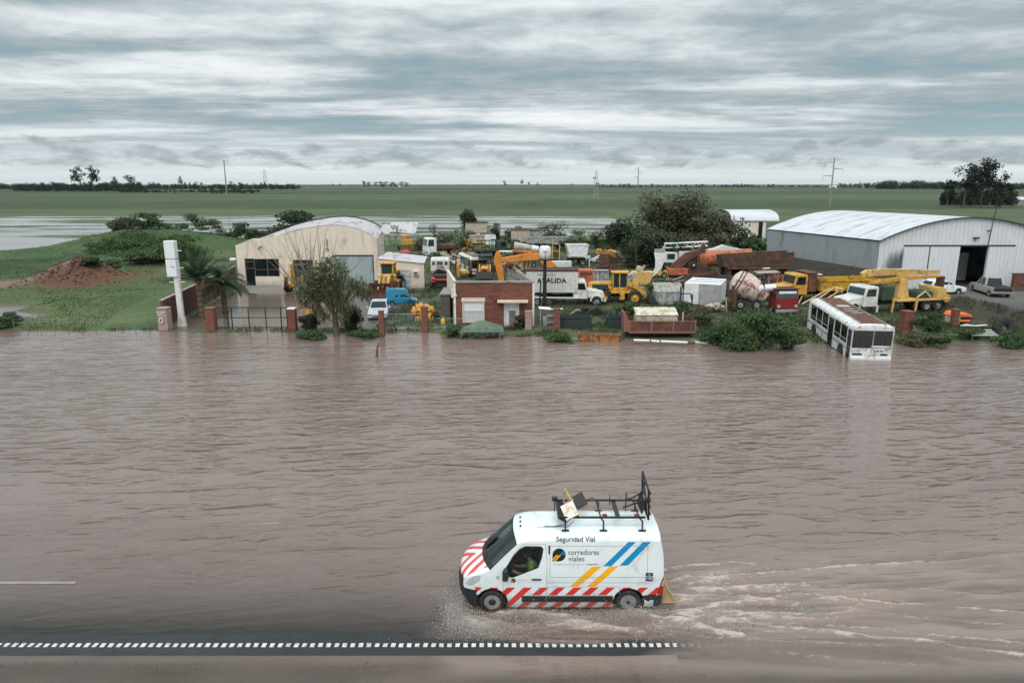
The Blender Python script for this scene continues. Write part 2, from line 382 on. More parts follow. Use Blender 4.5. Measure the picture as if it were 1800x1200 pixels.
def build_water():
    xp=ax([(-23,23,.075)]); xs=np.concatenate([-np.geomspace(400,24,26),xp,np.geomspace(23.3,400,26)])
    ys=np.concatenate([ax([(-50,10,5)]),[11.0,12.0],ax([(13,26,.05),(26,40,.35),(40,56,.5),(56,84,1.5)]),[86,90,96]])
    X,Y=np.meshgrid(xs,ys)
    rg=np.random.RandomState(4)
    Z=np.zeros_like(X); foam=np.zeros_like(X)
    wob=.16*(fbm(X*1.3,Y*1.3,3,41)-.5); wob2=.16*(fbm(X*1.3+50,Y*1.3,3,42)-.5)
    near=(Y>12)&(Y<26)
    for pts,w,h,fo in CR:
        g=[at(*p) for p in pts]
        best=np.full(X.shape,9.0); 
        for (ax_,ay),(bx,by) in zip(g[:-1],g[1:]):
            dx,dy=bx-ax_,by-ay; t=np.clip(((X+wob-ax_)*dx+(Y+wob2-ay)*dy)/(dx*dx+dy*dy),0,1)
            best=np.minimum(best,np.hypot(X+wob-ax_-t*dx,Y+wob2-ay-t*dy))
        mod=.35+1.3*fbm(X*1.7,Y*2.2,3,43+len(pts))
        Z+=.6*h*mod*np.exp(-(best/w)**2)-h*.35*np.exp(-((best-w*1.9)/(w*1.2))**2)
        foam=np.maximum(foam,np.clip(fo,0,1)*(.62*np.exp(-(best/(w*.42))**2)+.42*np.exp(-(best/(w*2.6))**2))*(.25+1.2*fbm(X*1.2,Y*5,3,77)))
    # churned patches: around the van and just behind it
    for (px,py,rx,ry,f) in ((1225,1040,1.0,.75,.55),(1330,1060,2.0,1.0,.38),(1000,1100,2.9,.45,.50),(1180,1105,1.6,.55,.55),(850,1095,.85,.45,.75),(1450,1100,3.2,1.0,.28),(1330,1115,2.2,.5,.42),(1500,1050,4.0,1.5,.18),(1255,1010,1.3,.5,.5),(812,1040,.35,1.0,.6)):
        cx,cy=at(px,py); d=((X-cx)/rx)**2+((Y-cy)/ry)**2; foam=np.maximum(foam,f*np.exp(-d)*(.6+.8*fbm(X*1.5,Y*1.5,2,79)))
    tb=np.clip(foam*1.2,0,1)
    Z+=tb*.05*(fbm(X*5,Y*7,3,51)-.5)*near
    # confused chop in the wake, crests drawn out along the direction of travel
    wk=np.clip(sstep(3.6,4.6,X)*(1-((Y-16.6-.03*X)/(1.7+.17*np.clip(X-4,0,30)))**2),0,1)+.6*np.clip(1-((X-1.2)/3.2)**2,0,1)*np.clip(1-((Y-15.8)/.8)**2,0,1)
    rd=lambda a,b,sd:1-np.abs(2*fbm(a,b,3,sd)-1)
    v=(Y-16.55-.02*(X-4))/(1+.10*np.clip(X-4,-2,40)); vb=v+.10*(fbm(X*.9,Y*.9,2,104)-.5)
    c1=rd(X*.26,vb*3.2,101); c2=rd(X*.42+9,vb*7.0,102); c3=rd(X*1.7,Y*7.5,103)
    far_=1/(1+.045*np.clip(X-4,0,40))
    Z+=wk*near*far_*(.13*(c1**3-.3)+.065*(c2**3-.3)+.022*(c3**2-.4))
    crest_shade=np.clip(.5+wk*near*((c1**3-.35)*.9+(c2**3-.35)*.6),0,1)  # wave shading painted into the water colour: crests lighter, troughs darker
    lace=np.clip((c1**14*1.0+c2**10*.7+c3**10*.5)-.24,0,1)
    foam=np.maximum(foam,wk*lace*(1.25-1.0*sstep(4.5,13,X))); foam=np.maximum(foam,.30*wk*(1-sstep(4.5,10,X)))
    # wind ripples, long crests leaning slightly
    r1=fbm((X*.97+Y*.13)*.55,(Y*.99-X*.10)*2.6,3,61)-.5; r2=fbm((X+Y*.1)*1.6,(Y-X*.13)*6.5,2,62)-.5
    amp=(.030*sstep(15.6,19,Y)*(.45+.55*sstep(-9,0,X))+.004)*(1-sstep(24.5,26,Y))*np.clip(1-(np.abs(X)-20)/3,0,1)
    Z+=r1*amp+r2*amp*.35
    # left wave trains from passing vehicles
    tr=np.sin((Y-.075*X)*4.6+1.2*np.sin(X*.23)+2.5*fbm(X*.2,Y*.2,2,88))*.008*sstep(17.0,20,Y)*(1-sstep(24.5,26,Y))*(X<23)*(X>-23); Z+=tr
    Z*=near
    # dam the thin sheet of water over the asphalt
    G=land(X,Y)
    # the moving sheet of water rides over the asphalt around and behind the van
    ov=np.maximum(sstep(-2.8,-1.4,X)*sstep(15.14,15.35,Y),sstep(3.2,5.2,X+.9*(fbm(X*1.2,Y*3,2,94)-.5)))*(Y>14.3)*(Y<26)
    Z=np.where(ov>.02,np.maximum(Z,G+(.016+.020*fbm(X*2.5,Y*6,3,95))*ov),Z)
    for (px,py,rx,ry,hh) in ((828,1092,.42,.26,.13),(812,1068,.2,.3,.14),(1000,1086,1.0,.16,.07),(1100,1078,.6,.16,.09),(1200,1095,.8,.2,.09),(1215,1024,.5,.16,.09)):
        cx,cy=at(px,py); Z+=hh*np.exp(-((X-cx)/rx)**2-((Y-cy)/ry)**2)*(.3+1.3*fbm(X*5,Y*7,3,96))
    depth=np.clip(Z-G,0,5)
    murk=1-np.exp(-depth*17.0*(1+2.0*sstep(-4,4,X)))
    murk=np.maximum(murk,np.clip(foam*1.1,0,1)*.95)
    wz=sstep(-2.6,-.8,X)*sstep(15.12,15.5,Y)*(Y<26); wz2=sstep(3.6,5.6,X+.8*(fbm(X*1.5,Y*3,2,94)-.5))*(Y>14.5)*(Y<26); murk=np.maximum(murk,np.maximum(wz*.80,wz2*np.where(Y<15.25,.74,.97)))
    bw=14.25+.5*(fbm(X*.35,Y*0+2,3,97)-.5); murk=np.where((Y<14.62)&~((X>4.0)&(Y>bw)),.28+.50*sstep(-2.2,-1.0,X)*sstep(13.7,14.2,Y)+.30*fbm(X*.5,Y*2,3,91)+.25*sstep(14.2,14.5,Y),murk)
    murk=np.where((Y>22),.97,murk)
    murk=np.where((Y>52),np.clip(depth*9,.25,.8),murk)
    # the edge line of the road stays readable through a thin film
    ny,nx=X.shape; co=np.stack([X,Y,Z],-1).reshape(-1,3)
    i=np.arange((ny-1)*nx).reshape(ny-1,nx)[:,:-1].ravel(); F=np.stack([i,i+1,i+nx+1,i+nx],1)
    m,q=newmat('flood_water')
    at_=lambda n:q.n('Attribute',attribute_name=n).outputs['Fac']
    fo,mk=at_('foam'),at_('murk')
    tc=q.n('TexCoord').outputs['Object']
    tr_=q.vrot(tc,-5)
    sy=q.n('SeparateXYZ',i_0=tc).outputs[1]
    b1=q.noise(q.vmul(tr_,(.50,1.9,1)),1.0,2,.45,.3); b2=q.noise(q.vmul(tr_,(1.9,6.0,1)),1.0,2,.5,.3); b0=q.noise(q.vmul(tr_,(.16,.6,1)),1.0,3,.5)
    b3=q.noise(q.vmul(tr_,(9,22,1)),1.0,2,.5)
    rdg=q.math('SUBTRACT',1.0,q.math('ABSOLUTE',q.math('MULTIPLY_ADD',b1,2.0,-1.0))); rdg=q.math('POWER',rdg,2.5); h=q.math('MULTIPLY_ADD',rdg,.42,q.math('MULTIPLY',b2,.11)); h=q.math('MULTIPLY_ADD',b1,.75,h); h=q.math('MULTIPLY_ADD',b0,1.0,h); h=q.math('MULTIPLY_ADD',b3,.012,h)
    calm=q.ramp(q.math('DIVIDE',sy,100.0),[(.148,.12),(.170,.45),(.22,1.0),(.32,1.0),(.40,.62),(.50,.34),(.53,.06),(.9,.03)])
    bp=q.n('Bump',i_Distance=.19,i_Height=h,i_Strength=calm)
    bc=q.noise(q.vmul(tr_,(.045,.16,1)),1.0,4,.6,.6)
    col=q.mix(q.ramp(bc,[(.3,0),(.7,1)]),(.188,.132,.110),(.230,.170,.146))
    ch=at_('crest_shade'); col=q.mix(q.ramp(ch,[(.5,0),(1.0,.75)]),q.mix(q.ramp(ch,[(0,.8),(.5,0)]),col,(.105,.075,.058)),(.27,.205,.168))
    fn=q.noise(q.vmul(tc,(6.5,11,5)),1.0,9,.80,1.4); wv=q.n('TexNoise',i_Vector=q.vmul(tc,(.9,1.6,1)),i_Scale=1.0,i_Detail=3); wo_=q.n('VectorMath',operation='ADD'); q.L(q.vmul(tc,(1.5,4.6,2)),wo_.inputs[0]); q.L(q.vmul(wv.outputs['Color'],(2.2,2.2,0)),wo_.inputs[1]); fn2=q.noise(wo_.outputs[0],1.0,4,.6,.0); fn2=q.math('SUBTRACT',1.0,q.math('ABSOLUTE',q.math('MULTIPLY_ADD',fn2,2.0,-1.0))); fn2=q.math('POWER',fn2,7.0)
    fm=q.math('ADD',q.math('MULTIPLY',fo,.62),q.math('MULTIPLY_ADD',fn2,.32,q.math('MULTIPLY',fn,.80))); fm=q.math('SUBTRACT',fm,.85); fm=q.math('MULTIPLY',fm,3.6,clamp=True)
    fm=q.math('MULTIPLY',fm,q.math('MULTIPLY',fo,3.0,clamp=True)); fm=q.math('MULTIPLY',fm,.78)
    col=q.mix(fm,col,(.52,.44,.385))
    rg_=q.math('MULTIPLY_ADD',fm,.5,.07)
    w=q.n('BsdfPrincipled',i_Base_Color=col,i_Roughness=rg_,i_IOR=1.50); q.L(bp.outputs[0],w.inputs['Normal'])
    tp=q.n('BsdfTransparent',i_Color=(.9,.86,.8,1)); gl=q.n('BsdfGlossy',i_Roughness=.22); q.L(bp.outputs[0],gl.inputs['Normal'])
    fr=q.n('Fresnel',i_IOR=1.33); q.L(bp.outputs[0],fr.inputs['Normal'])
    thin=q.n('MixShader',i_0=fr.outputs[0],i_1=tp.outputs[0],i_2=gl.outputs[0])
    mx=q.n('MixShader',i_0=q.math('MAXIMUM',mk,fm),i_1=thin.outputs[0],i_2=w.outputs[0])
    o=q.n('OutputMaterial'); q.L(mx.outputs[0],o.inputs[0])
    wo=npmesh('water',co,F,4,m,smooth=True,attrs={'foam':foam.ravel(),'murk':murk.ravel(),'crest_shade':crest_shade.ravel()}); tag(wo,kind='structure')
build_water()

mat('line_paint',(.66,.65,.61),.6,var=.2,dirt=(.20,.19,.17),dm=.42,ds=14)
def road_marks():
    b=MB(); y0,y1=14.935,15.075; x=-16.0; i=0
    rg=random.Random(3)
    while x<19:
        d=.0; z=max(gz(x,15.0),0)+.006
        sk=.010*rg.uniform(-1,1); dx=.0; y0=14.935+rg.uniform(-.006,.006); y1=15.075+rg.uniform(-.012,.006)
        
        b.add([(x,y0+d,z),(x+.107,y0+d,z),(x+.107+sk,y1+d,z),(x+sk,y1+d,z)],[(0,1,2,3)]); x+=.2025
    # raised to sit proud of the asphalt as thick thermoplastic studs
    v=[];f=[]
    for k in range(0,len(b.v),4):
        q4=b.v[k:k+4]; o=len(v); v+=[(p[0],p[1],p[2]-.02) for p in q4]+[(p[0],p[1],p[2]+.004) for p in q4]
        f+=[(o+4,o+5,o+6,o+7)]+[(o+a,o+(a+1)%4,o+4+(a+1)%4,o+4+a) for a in range(4)]
    b.v=v;b.f=f;b.sm=[False]*len(f)
    o=b.build('edge_line','line_paint'); tag(o,kind='structure')
    b=MB(); z=.004; x1=xat(133,17.78,0)
    b.add([(x1-4.6,17.72,z),(x1,17.72,z),(x1,17.84,z),(x1-4.6,17.84,z)],[(0,1,2,3)])
    mat('line_muddy',(.30,.255,.225),.6,var=.15); o=b.build('centre_line','line_muddy'); tag(o,kind='structure')
road_marks()
# ================= VAN DRIVING THROUGH THE FLOOD =================
mat('van_white',(.74,.79,.80),.28,var=.05,dirt=(.55,.55,.52),dm=.38,ds=1.2,coat=.5,mud=(.15,1.0))
mat('van_red',(.62,.035,.030),.35,var=.15,mud=(.15,.75)); mat('van_blue',(.0,.24,.50),.3,var=.06); mat('van_yellow',(.90,.42,.01),.3,var=.06)
mat('trim_black',(.018,.020,.023),.5,var=.2); mat('rubber',(.016,.016,.017),.8,var=.3,dirt=(.06,.05,.04),dm=.42,ds=6)
mat('steel_rim',(.42,.43,.44),.35,.7,var=.15,dirt=(.12,.11,.10),dm=.42,ds=9); mat('lamp_glass',(.62,.66,.68),.12,.3,var=.35,vs=16); mat('lamp_red',(.35,.01,.01),.2)
mat('text_grey',(.055,.07,.08),.5,var=.05); mat('text_pale',(.42,.45,.46),.5); mat('seam_grey',(.26,.30,.31),.6); mat('logo_black',(.012,.014,.018),.4); mat('plate_blue',(.02,.045,.13),.35)
mat('rack_black',(.013,.014,.015),.45,var=.3); mat('wood_tan',(.48,.33,.16),.7,var=.3,vs=7); mat('rust_brown',(.17,.075,.04),.8,var=.35); mat('board_cream',(.72,.68,.60),.5,var=.12,dirt=(.50,.33,.14),dm=.42,ds=7)
mat('skin',(.40,.24,.17),.5); mat('hivis',(.20,.29,.06),.7,var=.3,vs=9); mat('hair_dark',(.02,.016,.014),.7); mat('cabin_dark',(.02,.022,.024),.7,var=.3); mat('reflect_band',(.55,.58,.56),.4)
def glassmat(name,tint,refl=.5,tr=.75):
    m,q=newmat(name)
    g=q.n('BsdfGlossy',i_Roughness=.03,i_Color=(.9,.95,1,1)); t=q.n('BsdfTransparent',i_Color=(*tint,1))
    fr=q.n('LayerWeight',i_Blend=.5); f=q.math('MULTIPLY_ADD',q.math('POWER',fr.outputs['Facing'],5.0),.95,.04+refl*.10,clamp=True)
    mx=q.n('MixShader',i_0=f,i_1=t.outputs[0],i_2=g.outputs[0]); o=q.n('OutputMaterial'); q.L(mx.outputs[0],o.inputs[0]); return m
glassmat('glass_dark',(.38,.46,.46),.6); glassmat('glass_clear',(.62,.70,.68),.3); glassmat('glass_grim',(.30,.36,.36),.8)
mat('pane_black',(.012,.016,.018),.08,var=.3); mat('pane_teal',(.02,.05,.055),.10,var=.5,vs=2)
def hoodmat():
    m,q=newmat('hood_chevrons'); sp=q.n('SeparateXYZ',i_0=q.n('TexCoord').outputs['Object']).outputs
    a=q.math('ABSOLUTE',sp[1]); v=q.math('MULTIPLY_ADD',a,1.15,sp[0]); v=q.math('MULTIPLY_ADD',v,2.25,20.12); f=q.math('FRACT',v); f=q.math('GREATER_THAN',f,.52)
    edge=q.math('LESS_THAN',a,.80); f=q.math('MULTIPLY',f,edge)
    c=q.mix(f,(.74,.79,.80),(.70,.055,.045)); b=q.n('BsdfPrincipled',i_Base_Color=c,i_Roughness=.28,i_Coat_Weight=.5); o=q.n('OutputMaterial'); q.L(b.outputs[0],o.inputs[0])
hoodmat()
def text_mesh(body,size=1.0,bold=0.0,space=1.0,align='LEFT'):
    c=bpy.data.curves.new('t','FONT'); c.body=body; c.size=size; c.offset=bold; c.align_x=align; c.space_character=space; c.resolution_u=3
    o=bpy.data.objects.new('t',c); COL.objects.link(o); dg=bpy.context.evaluated_depsgraph_get(); me=o.evaluated_get(dg).to_mesh()
    v=[tuple(p.co) for p in me.vertices]; f=[tuple(p.vertices) for p in me.polygons]
    o.evaluated_get(dg).to_mesh_clear(); bpy.data.objects.remove(o); bpy.data.curves.remove(c); return v,f
def build_van():
    X0=-1.49; YC=17.28; ZR=-.05; HL=2.78
    root=thing('road_safety_van','white high roof van with red and white hazard stripes ploughing through the flooded road','van',(X0+HL,YC,ZR))
    def yside(s,z):
        w=.93
        if s<.8: w-=.30*((.8-s)/.8)**2.2
        if s>5.3: w-=.06*((s-5.3)/.26)**2
        if z>1.15: w-=.125*((z-1.15)/1.0)**1.15
        if z<.35: w-=.04*((.35-z)/.2)
        return w
    def P(s,z,off=0.0,side=-1): return (s-HL,side*(yside(s,z)+off),z)
    def inv(px,py):
        z=1.0
        for _ in range(8):
            s=xat(px,YC-yside(min(max(0,(xat(px,16.5,z)-X0)),5.56),z),z+ZR)-X0; Y=YC-yside(min(max(s,0),5.56),z); z=zat(Y,py)-ZR
        return (s,z)
    Zp=lambda x,y:inv(780+x/3.8717,820+y/3.871)      # enlarged-crop coordinates
    ST=[(.42,.26,.10,.25),(.24,.42,.02,.40),(.20,.60,.0,.58),(.20,.74,.0,.74),(.21,.93,.05,.99),(.27,1.03,.15,1.12),(.50,1.15,.36,1.24),(.90,1.31,.66,1.37),
        (1.27,1.69,1.10,1.80),(1.62,2.02,1.52,2.17),(1.85,2.08,1.80,2.27),(2.3,2.09,2.3,2.32),(3.5,2.09,3.5,2.33),(5.25,2.09,5.25,2.31),(5.45,2.02,5.46,2.22),(5.54,1.6,5.55,1.7),(5.56,.7,5.56,.7),(5.52,.30,5.52,.30)]
    # catmull-rom between stations, corners kept at cowl and windscreen head
    fine=[]; corners={3,7,9,16}
    for i in range(len(ST)-1):
        a=ST[i] if (i in corners or i==0) else ST[i-1]; b=ST[i]; c=ST[i+1]; d=ST[i+1] if (i+1 in corners or i+2>=len(ST)) else ST[i+2]
        nseg=6
        for k in range(nseg):
            t=k/nseg; fine.append((i,tuple(.5*((2*q)+(-p+r)*t+(2*p-5*q+4*r-w)*t*t+(-p+3*q-3*r+w)*t**3) for p,q,r,w in zip(a,b,c,d))))
    fine.append((len(ST)-2,ST[-1]))
    NY=24
    def cross(st,off=0.0):
        se,ze,sc_,zc=st; ye=yside(se,ze)+off; pts=[]
        for j in range(NY+1):
            y=-ye+2*ye*j/NY if False else -ye*math.cos(PI*j/NY); r=abs(y)/ye
            s=sc_+(se-sc_)*r**2.2; z=ze+(zc-ze)*max(0,1-r**3.4)**.6
            pts.append((s-HL,y,z+off))
        return pts
    groups={}
    def G(n): return groups.setdefault(n,MB())
    rows=[cross(st) for _,st in fine]
    for k in range(len(fine)-1):
        i=fine[k][0]
        for j in range(NY):
            q4=[rows[k][j],rows[k][j+1],rows[k+1][j+1],rows[k+1][j]]
            sub=k-min(t for t in range(len(fine)) if fine[t][0]==i)
            if i<=2: n='front_bumper'
            elif i==3: n='grille' if 3<=j<NY-3 else 'body'
            elif i in (4,5,6): n='hood'
            elif i in (7,8):
                edge=(j<2 or j>=NY-2 or (i==7 and sub==0) or (i==8 and sub==5)); n='windshield_seal' if edge else 'windshield'
                if i==7 and sub<=1 : n='windshield_seal'
            else: n='body'
            G(n).add(q4,[(0,1,2,3)],True)
    # side panels cut out of a flat outline, then bent onto the body
    outline=[(st[0],st[1]) for _,st in fine]
    def arc(cx,cz,r,a0,a1,n): return [(cx+r*math.cos(R(a0+(a1-a0)*k/n)),cz+r*math.sin(R(a0+(a1-a0)*k/n))) for k in range(n+1)]
    bottom=[(5.4,.24),(5.12,.22)]+arc(4.63,.36,.43,-18,198,14)+[(4.1,.20),(1.5,.20)]+arc(.955,.36,.43,-18,190,14)+[(.50,.30)]
    poly=outline+bottom
    win=[(1.25,1.24),(1.49,1.12),(2.18,1.40),(2.27,1.66),(2.31,1.90),(2.26,1.96),(1.84,1.965),(1.70,1.89),(1.55,1.73)]
    cuts=[]  # (co,no)
    def regpoly(pts): 
        for a,b in zip(pts,pts[1:]+pts[:1]): cuts.append(((a[0],a[1],0),(b[1]-a[1],a[0]-b[0],0)))
        return pts
    def inside(p,pts):
        c=False
        for (x1,y1),(x2,y2) in zip(pts,pts[1:]+pts[:1]):
            if (y1>p[1])!=(y2>p[1]) and p[0]<(x2-x1)*(p[1]-y1)/(y2-y1)+x1: c=not c
        return c
    regs=[('headlight',regpoly([Zp(*p) for p in ((252,713),(205,728),(160,768),(133,800),(150,814),(195,798),(240,772))]))]
    regs=[('headlight',regpoly([(.66,1.17),(.50,1.14),(.34,1.02),(.22,.84),(.30,.80),(.46,.86),(.62,1.0)]))]
    blue=[[Zp(*p) for p in ((1085,676),(1140,676),(1378,442),(1327,442))],[Zp(*p) for p in ((1195,673),(1255,670),(1476,442),(1424,442))]]
    yel=[[Zp(*p) for p in ((858,814),(916,814),(1075,678),(1010,678))],[Zp(*p) for p in ((975,814),(1033,814),(1192,674),(1128,678))]]
    for b in blue: regs.append(('blue_stripe',regpoly(b)))
    for b in yel: regs.append(('yellow_stripe',regpoly(b)))
    band1=(.58,.815); band2=(.20,.375)
    for z in (band1[0],band1[1],band2[1],.30,1.15,1.4,1.65,1.9,.72): cuts.append(((0,z,0),(0,1,0)))
    for s in [.1,.3,.4,.5,.6,.7,.8,1,2,3,4,5,5.2,5.3,5.36,5.42,5.48,5.52]: cuts.append(((s,0,0),(1,0,0)))
    for k in range(-2,13):
        for w in (0,.225): cuts.append(((.30+k*.445+w,.2,0),(1,-1.0,0)))
    bm=bmesh.new(); 
    for lp in (poly,win):
        vs=[bm.verts.new((a,b,0)) for a,b in lp]
        for a,b in zip(vs,vs[1:]+vs[:1]): bm.edges.new((a,b))
    bmesh.ops.triangle_fill(bm,edges=bm.edges[:],use_beauty=True,use_dissolve=False)
    for f in [f for f in bm.faces if inside(f.calc_center_median()[:2],win)]: bm.faces.remove(f)
    for c,n in cuts: bmesh.ops.bisect_plane(bm,geom=bm.verts[:]+bm.edges[:]+bm.faces[:],plane_co=c,plane_no=n,dist=1e-5)
    for f in bm.faces:
        c=f.calc_center_median(); s,z=c.x,c.y; n='body'
        for nm,pp in regs:
            if inside((s,z),pp): n=nm; break
        if n=='body':
            if s<.56 and z<.72: n='front_bumper'
            elif s>5.02 and z<.60: n='rear_bumper' if not (s<5.3 and z<.42) else 'body'
            elif (band1[0]<z<band1[1] and s>.5) or (z<band2[1] and s>1.3) or (band2[1]<=z<=band1[0] and 1.3<s<1.75):
                u=(s-.30-(z-.2))/.445; n='hazard_stripes' if (u-math.floor(u))<.225/.445 else 'body'
        for side in (-1,1):
            pts=[P(v.co.x,v.co.y,0,side) for v in f.verts]; 
            if side==1: pts=pts[::-1]
            nn=n if n!='headlight' else 'headlight%d'%side; gb=G('body' if n in ('hazard_stripes','blue_stripe','yellow_stripe') else nn); gb.ci={'hazard_stripes':1,'blue_stripe':2,'yellow_stripe':3}.get(n,0)
            gb.add(pts,[tuple(range(len(pts)))],True)
    bm.free()
    MM={'body':['van_white','van_red','van_blue','van_yellow'],'front_bumper':'trim_black','rear_bumper':'trim_black','grille':'trim_black','hood':'hood_chevrons','windshield':'glass_dark','windshield_seal':'trim_black','headlight-1':'lamp_glass','headlight1':'lamp_glass','blue_stripe':'van_blue','yellow_stripe':'van_yellow','hazard_stripes':'van_red'}
    body=None
    for n in ['body']+[k for k in groups if k!='body']:
        mb=groups[n]; nm='headlight' if n.startswith('headlight') else n
        o=mb.build(nm,MM[n],root if n not in ('windshield_seal','blue_stripe','yellow_stripe','hazard_stripes') else body,recalc=False)
        b=bmesh.new(); b.from_mesh(o.data); bmesh.ops.remove_doubles(b,verts=b.verts,dist=1e-4); bmesh.ops.recalc_face_normals(b,faces=b.faces); b.to_mesh(o.data); b.free()
        if n=='body': body=o
    # ribbons and flat marks on the near side
    def ribbon(pts,w,mb,off=.003):
        for a,b in zip(pts[:-1],pts[1:]):
            n=max(1,int(math.hypot(b[0]-a[0],b[1]-a[1])/.15)); dx,dz=b[0]-a[0],b[1]-a[1]; L=math.hypot(dx,dz); nx,nz=-dz/L*w/2,dx/L*w/2
            for k in range(n):
                p=(a[0]+dx*k/n,a[1]+dz*k/n); q=(a[0]+dx*(k+1)/n,a[1]+dz*(k+1)/n)
                mb.add([P(p[0]-nx,p[1]-nz,off),P(q[0]-nx,q[1]-nz,off),P(q[0]+nx,q[1]+nz,off),P(p[0]+nx,p[1]+nz,off)],[(0,1,2,3)])
    mb=MB()
    for pts in ([(1.25,.62),(1.25,1.22)],[(1.25,1.24),(1.55,1.78),(1.78,2.02),(2.38,2.03),(2.42,1.6),(2.42,.22)],[(2.44,.84),(4.35,.84)],[(2.5,1.98),(5.1,1.98),(5.1,1.12),(2.5,1.12)],[(2.5,1.98),(2.5,1.12)],[(2.44,.96),(5.2,.96)],[(4.38,.84),(4.38,.62)],[(2.2,.22),(2.2,.84)]): ribbon(pts,.011,mb)
    mb.build('panel_seam','seam_grey',body,recalc=False)
    mb=MB(); ribbon(win+[win[0]],.035,mb,.004); mb.build('window_seal','trim_black',body,recalc=False)
    # driver's window pane (both sides)
    for sd_ in (-1,1):
        mb=MB(); mb.add([P(s,z,-.006,sd_) for s,z in win],[tuple(range(len(win)))]); 
        if sd_==-1: mb.build('side_window','glass_clear',root)
        else: mb.build('side_window','pane_black',root)
    # rub strip
    mb=MB(); 
    for a,b in ((1.75,2.41),(2.43,4.20)):
        n=max(1,int((b-a)/.4))
        for k in range(n):
            s0=a+(b-a)*k/n; s1=a+(b-a)*(k+1)/n
            z0,z1=.39,.565
            A=[P(s0,z0,.0),P(s1,z0,.0),P(s1,z1,.0),P(s0,z1,.0)]; B=[P(s0,z0+.01,.03),P(s1,z0+.01,.03),P(s1,z1-.01,.03),P(s0,z1-.01,.03)]
            mb.add(A+B,[(4,5,6,7),(0,1,5,4),(3,2,6,7),(0,4,7,3),(1,5,6,2)])
    mb.build('rub_strip','trim_black',root)
    def text(body_,px0,py0,h,name,m,bold=0.0,width=None,space=1.0):
        v,f=text_mesh(body_,1.0,bold,space); w=max(p[0] for p in v)-min(p[0] for p in v); s0,z0=inv(px0,py0)
        k=h; kx=(width/w) if width else k; x_min=min(p[0] for p in v)
        mb=MB(); mb.v=[P(s0+(p[0]-x_min)*kx,z0+p[1]*k,.005) for p in v]; mb.f=f; mb.sm=[False]*len(f); return mb.build(name,m,body,recalc=False)
    t=lambda x,y:(780+x/3.8717,820+y/3.871)
    text('Seguridad Vial',*t(765,508),.205,'lettering','text_grey',.012,1.03)
    text('corredores',*t(847,598),.215,'lettering','text_grey',.004,.82)
    text('viales',*t(847,641),.215,'lettering','text_grey',.004,.43)
    text('Ministerio de Obras Públicas |',*t(745,667),.075,'lettering','text_pale',0,.85)
    text('Argentina',*t(970,667),.075,'lettering','text_grey',.01,.31)
    text('corredores viales',*t(497,774),.05,'lettering','text_pale',0,.26); text('Argentina',*t(497,787),.04,'lettering','text_pale',0,.14)
    # round badge with diagonal bars (drop shaped, corner at lower left)
    def badge(cx,cy,r,name):
        s0,z0=inv(cx,cy); mb=MB(); pts=[(s0-r,z0-r)]+[(s0+r*math.cos(R(a)),z0+r*math.sin(R(a))) for a in range(-90,181,15)]
        mb.add([P(a,b,.005) for a,b in pts],[tuple(range(len(pts)))]); o=mb.build(name,'logo_black',body,recalc=False)
        for nm,mt,bars in (('badge_bar','van_yellow',([(-1,-.62),(-.42,-.02),(-.08,-.02),(-.86,-.82)],[(-.84,-.97),(.0,-.05),(.3,-.05),(-.55,-.97)])),('badge_bar','van_blue',([(.1,0),(.62,.62),(.82,.52),(.38,0)],[(.5,.0),(.92,.38),(.99,.15),(.85,0)]))):
            m2=MB()
            for bpts in bars: m2.add([P(s0+a*r,z0+b*r,.008) for a,b in bpts],[(0,1,2,3)])
            m2.build(nm,mt,body,recalc=False)
    badge(*t(785,598),.175,'round_badge'); badge(*t(475,773),.062,'round_badge')
    s0,z0=inv(*t(367,752)); mb=MB(); mb.add([P(s0+.05*math.cos(a*PI/8),z0+.055*math.sin(a*PI/8),.005) for a in range(16)],[tuple(range(16))]); mb.build('fender_sticker','text_pale',body,recalc=False)
    a,b=inv(*t(1372,777)),inv(*t(1425,720)); mb=MB(); mb.add([P(a[0],a[1],.005),P(b[0],a[1],.005),P(b[0],b[1],.005),P(a[0],b[1],.005)],[(0,1,2,3)]); mb.build('fleet_number_plate','plate_blue',body,recalc=False)
    v,f=text_mesh('140',1.0,.03); x_=min(p[0] for p in v); k=(b[0]-a[0])*.82/(max(p[0] for p in v)-x_); mb=MB(); mb.v=[P(a[0]+.02+(p[0]-x_)*k,a[1]+.045+p[1]*.125,.008) for p in v]; mb.f=f; mb.sm=[False]*len(f)
    cx=(a[0]+b[0])/2; zz=b[1]-.05; mb.add([P(cx+.018*math.cos(i*PI/5),zz+.026*math.sin(i*PI/5),.008) for i in range(10)],[tuple(range(10))]); mb.build('fleet_number','reflect_band',body,recalc=False)
    # door handle, mirror, tail lamp
    s0,z0=inv(*t(632,764)); mb=MB(); mb.cb(P(s0,z0,.02),(.26,.03,.045)); mb.build('door_handle','trim_black',root,.01)
    mb=MB(); mb.cb((1.32-HL,-1.06,1.27),(.14,.20,.30),(0,0,-.25)); mb.box(1.33-HL,1.39-HL,-.98,-.88,1.14,1.2); mm=mb.build('wing_mirror','trim_black',root,.04,2)
    mb=MB(); mb.cb((1.32-HL,1.06,1.27),(.14,.20,.30),(0,0,.25)); mb.box(1.33-HL,1.39-HL,.88,.98,1.14,1.2); mb.build('wing_mirror','trim_black',root,.04,2)
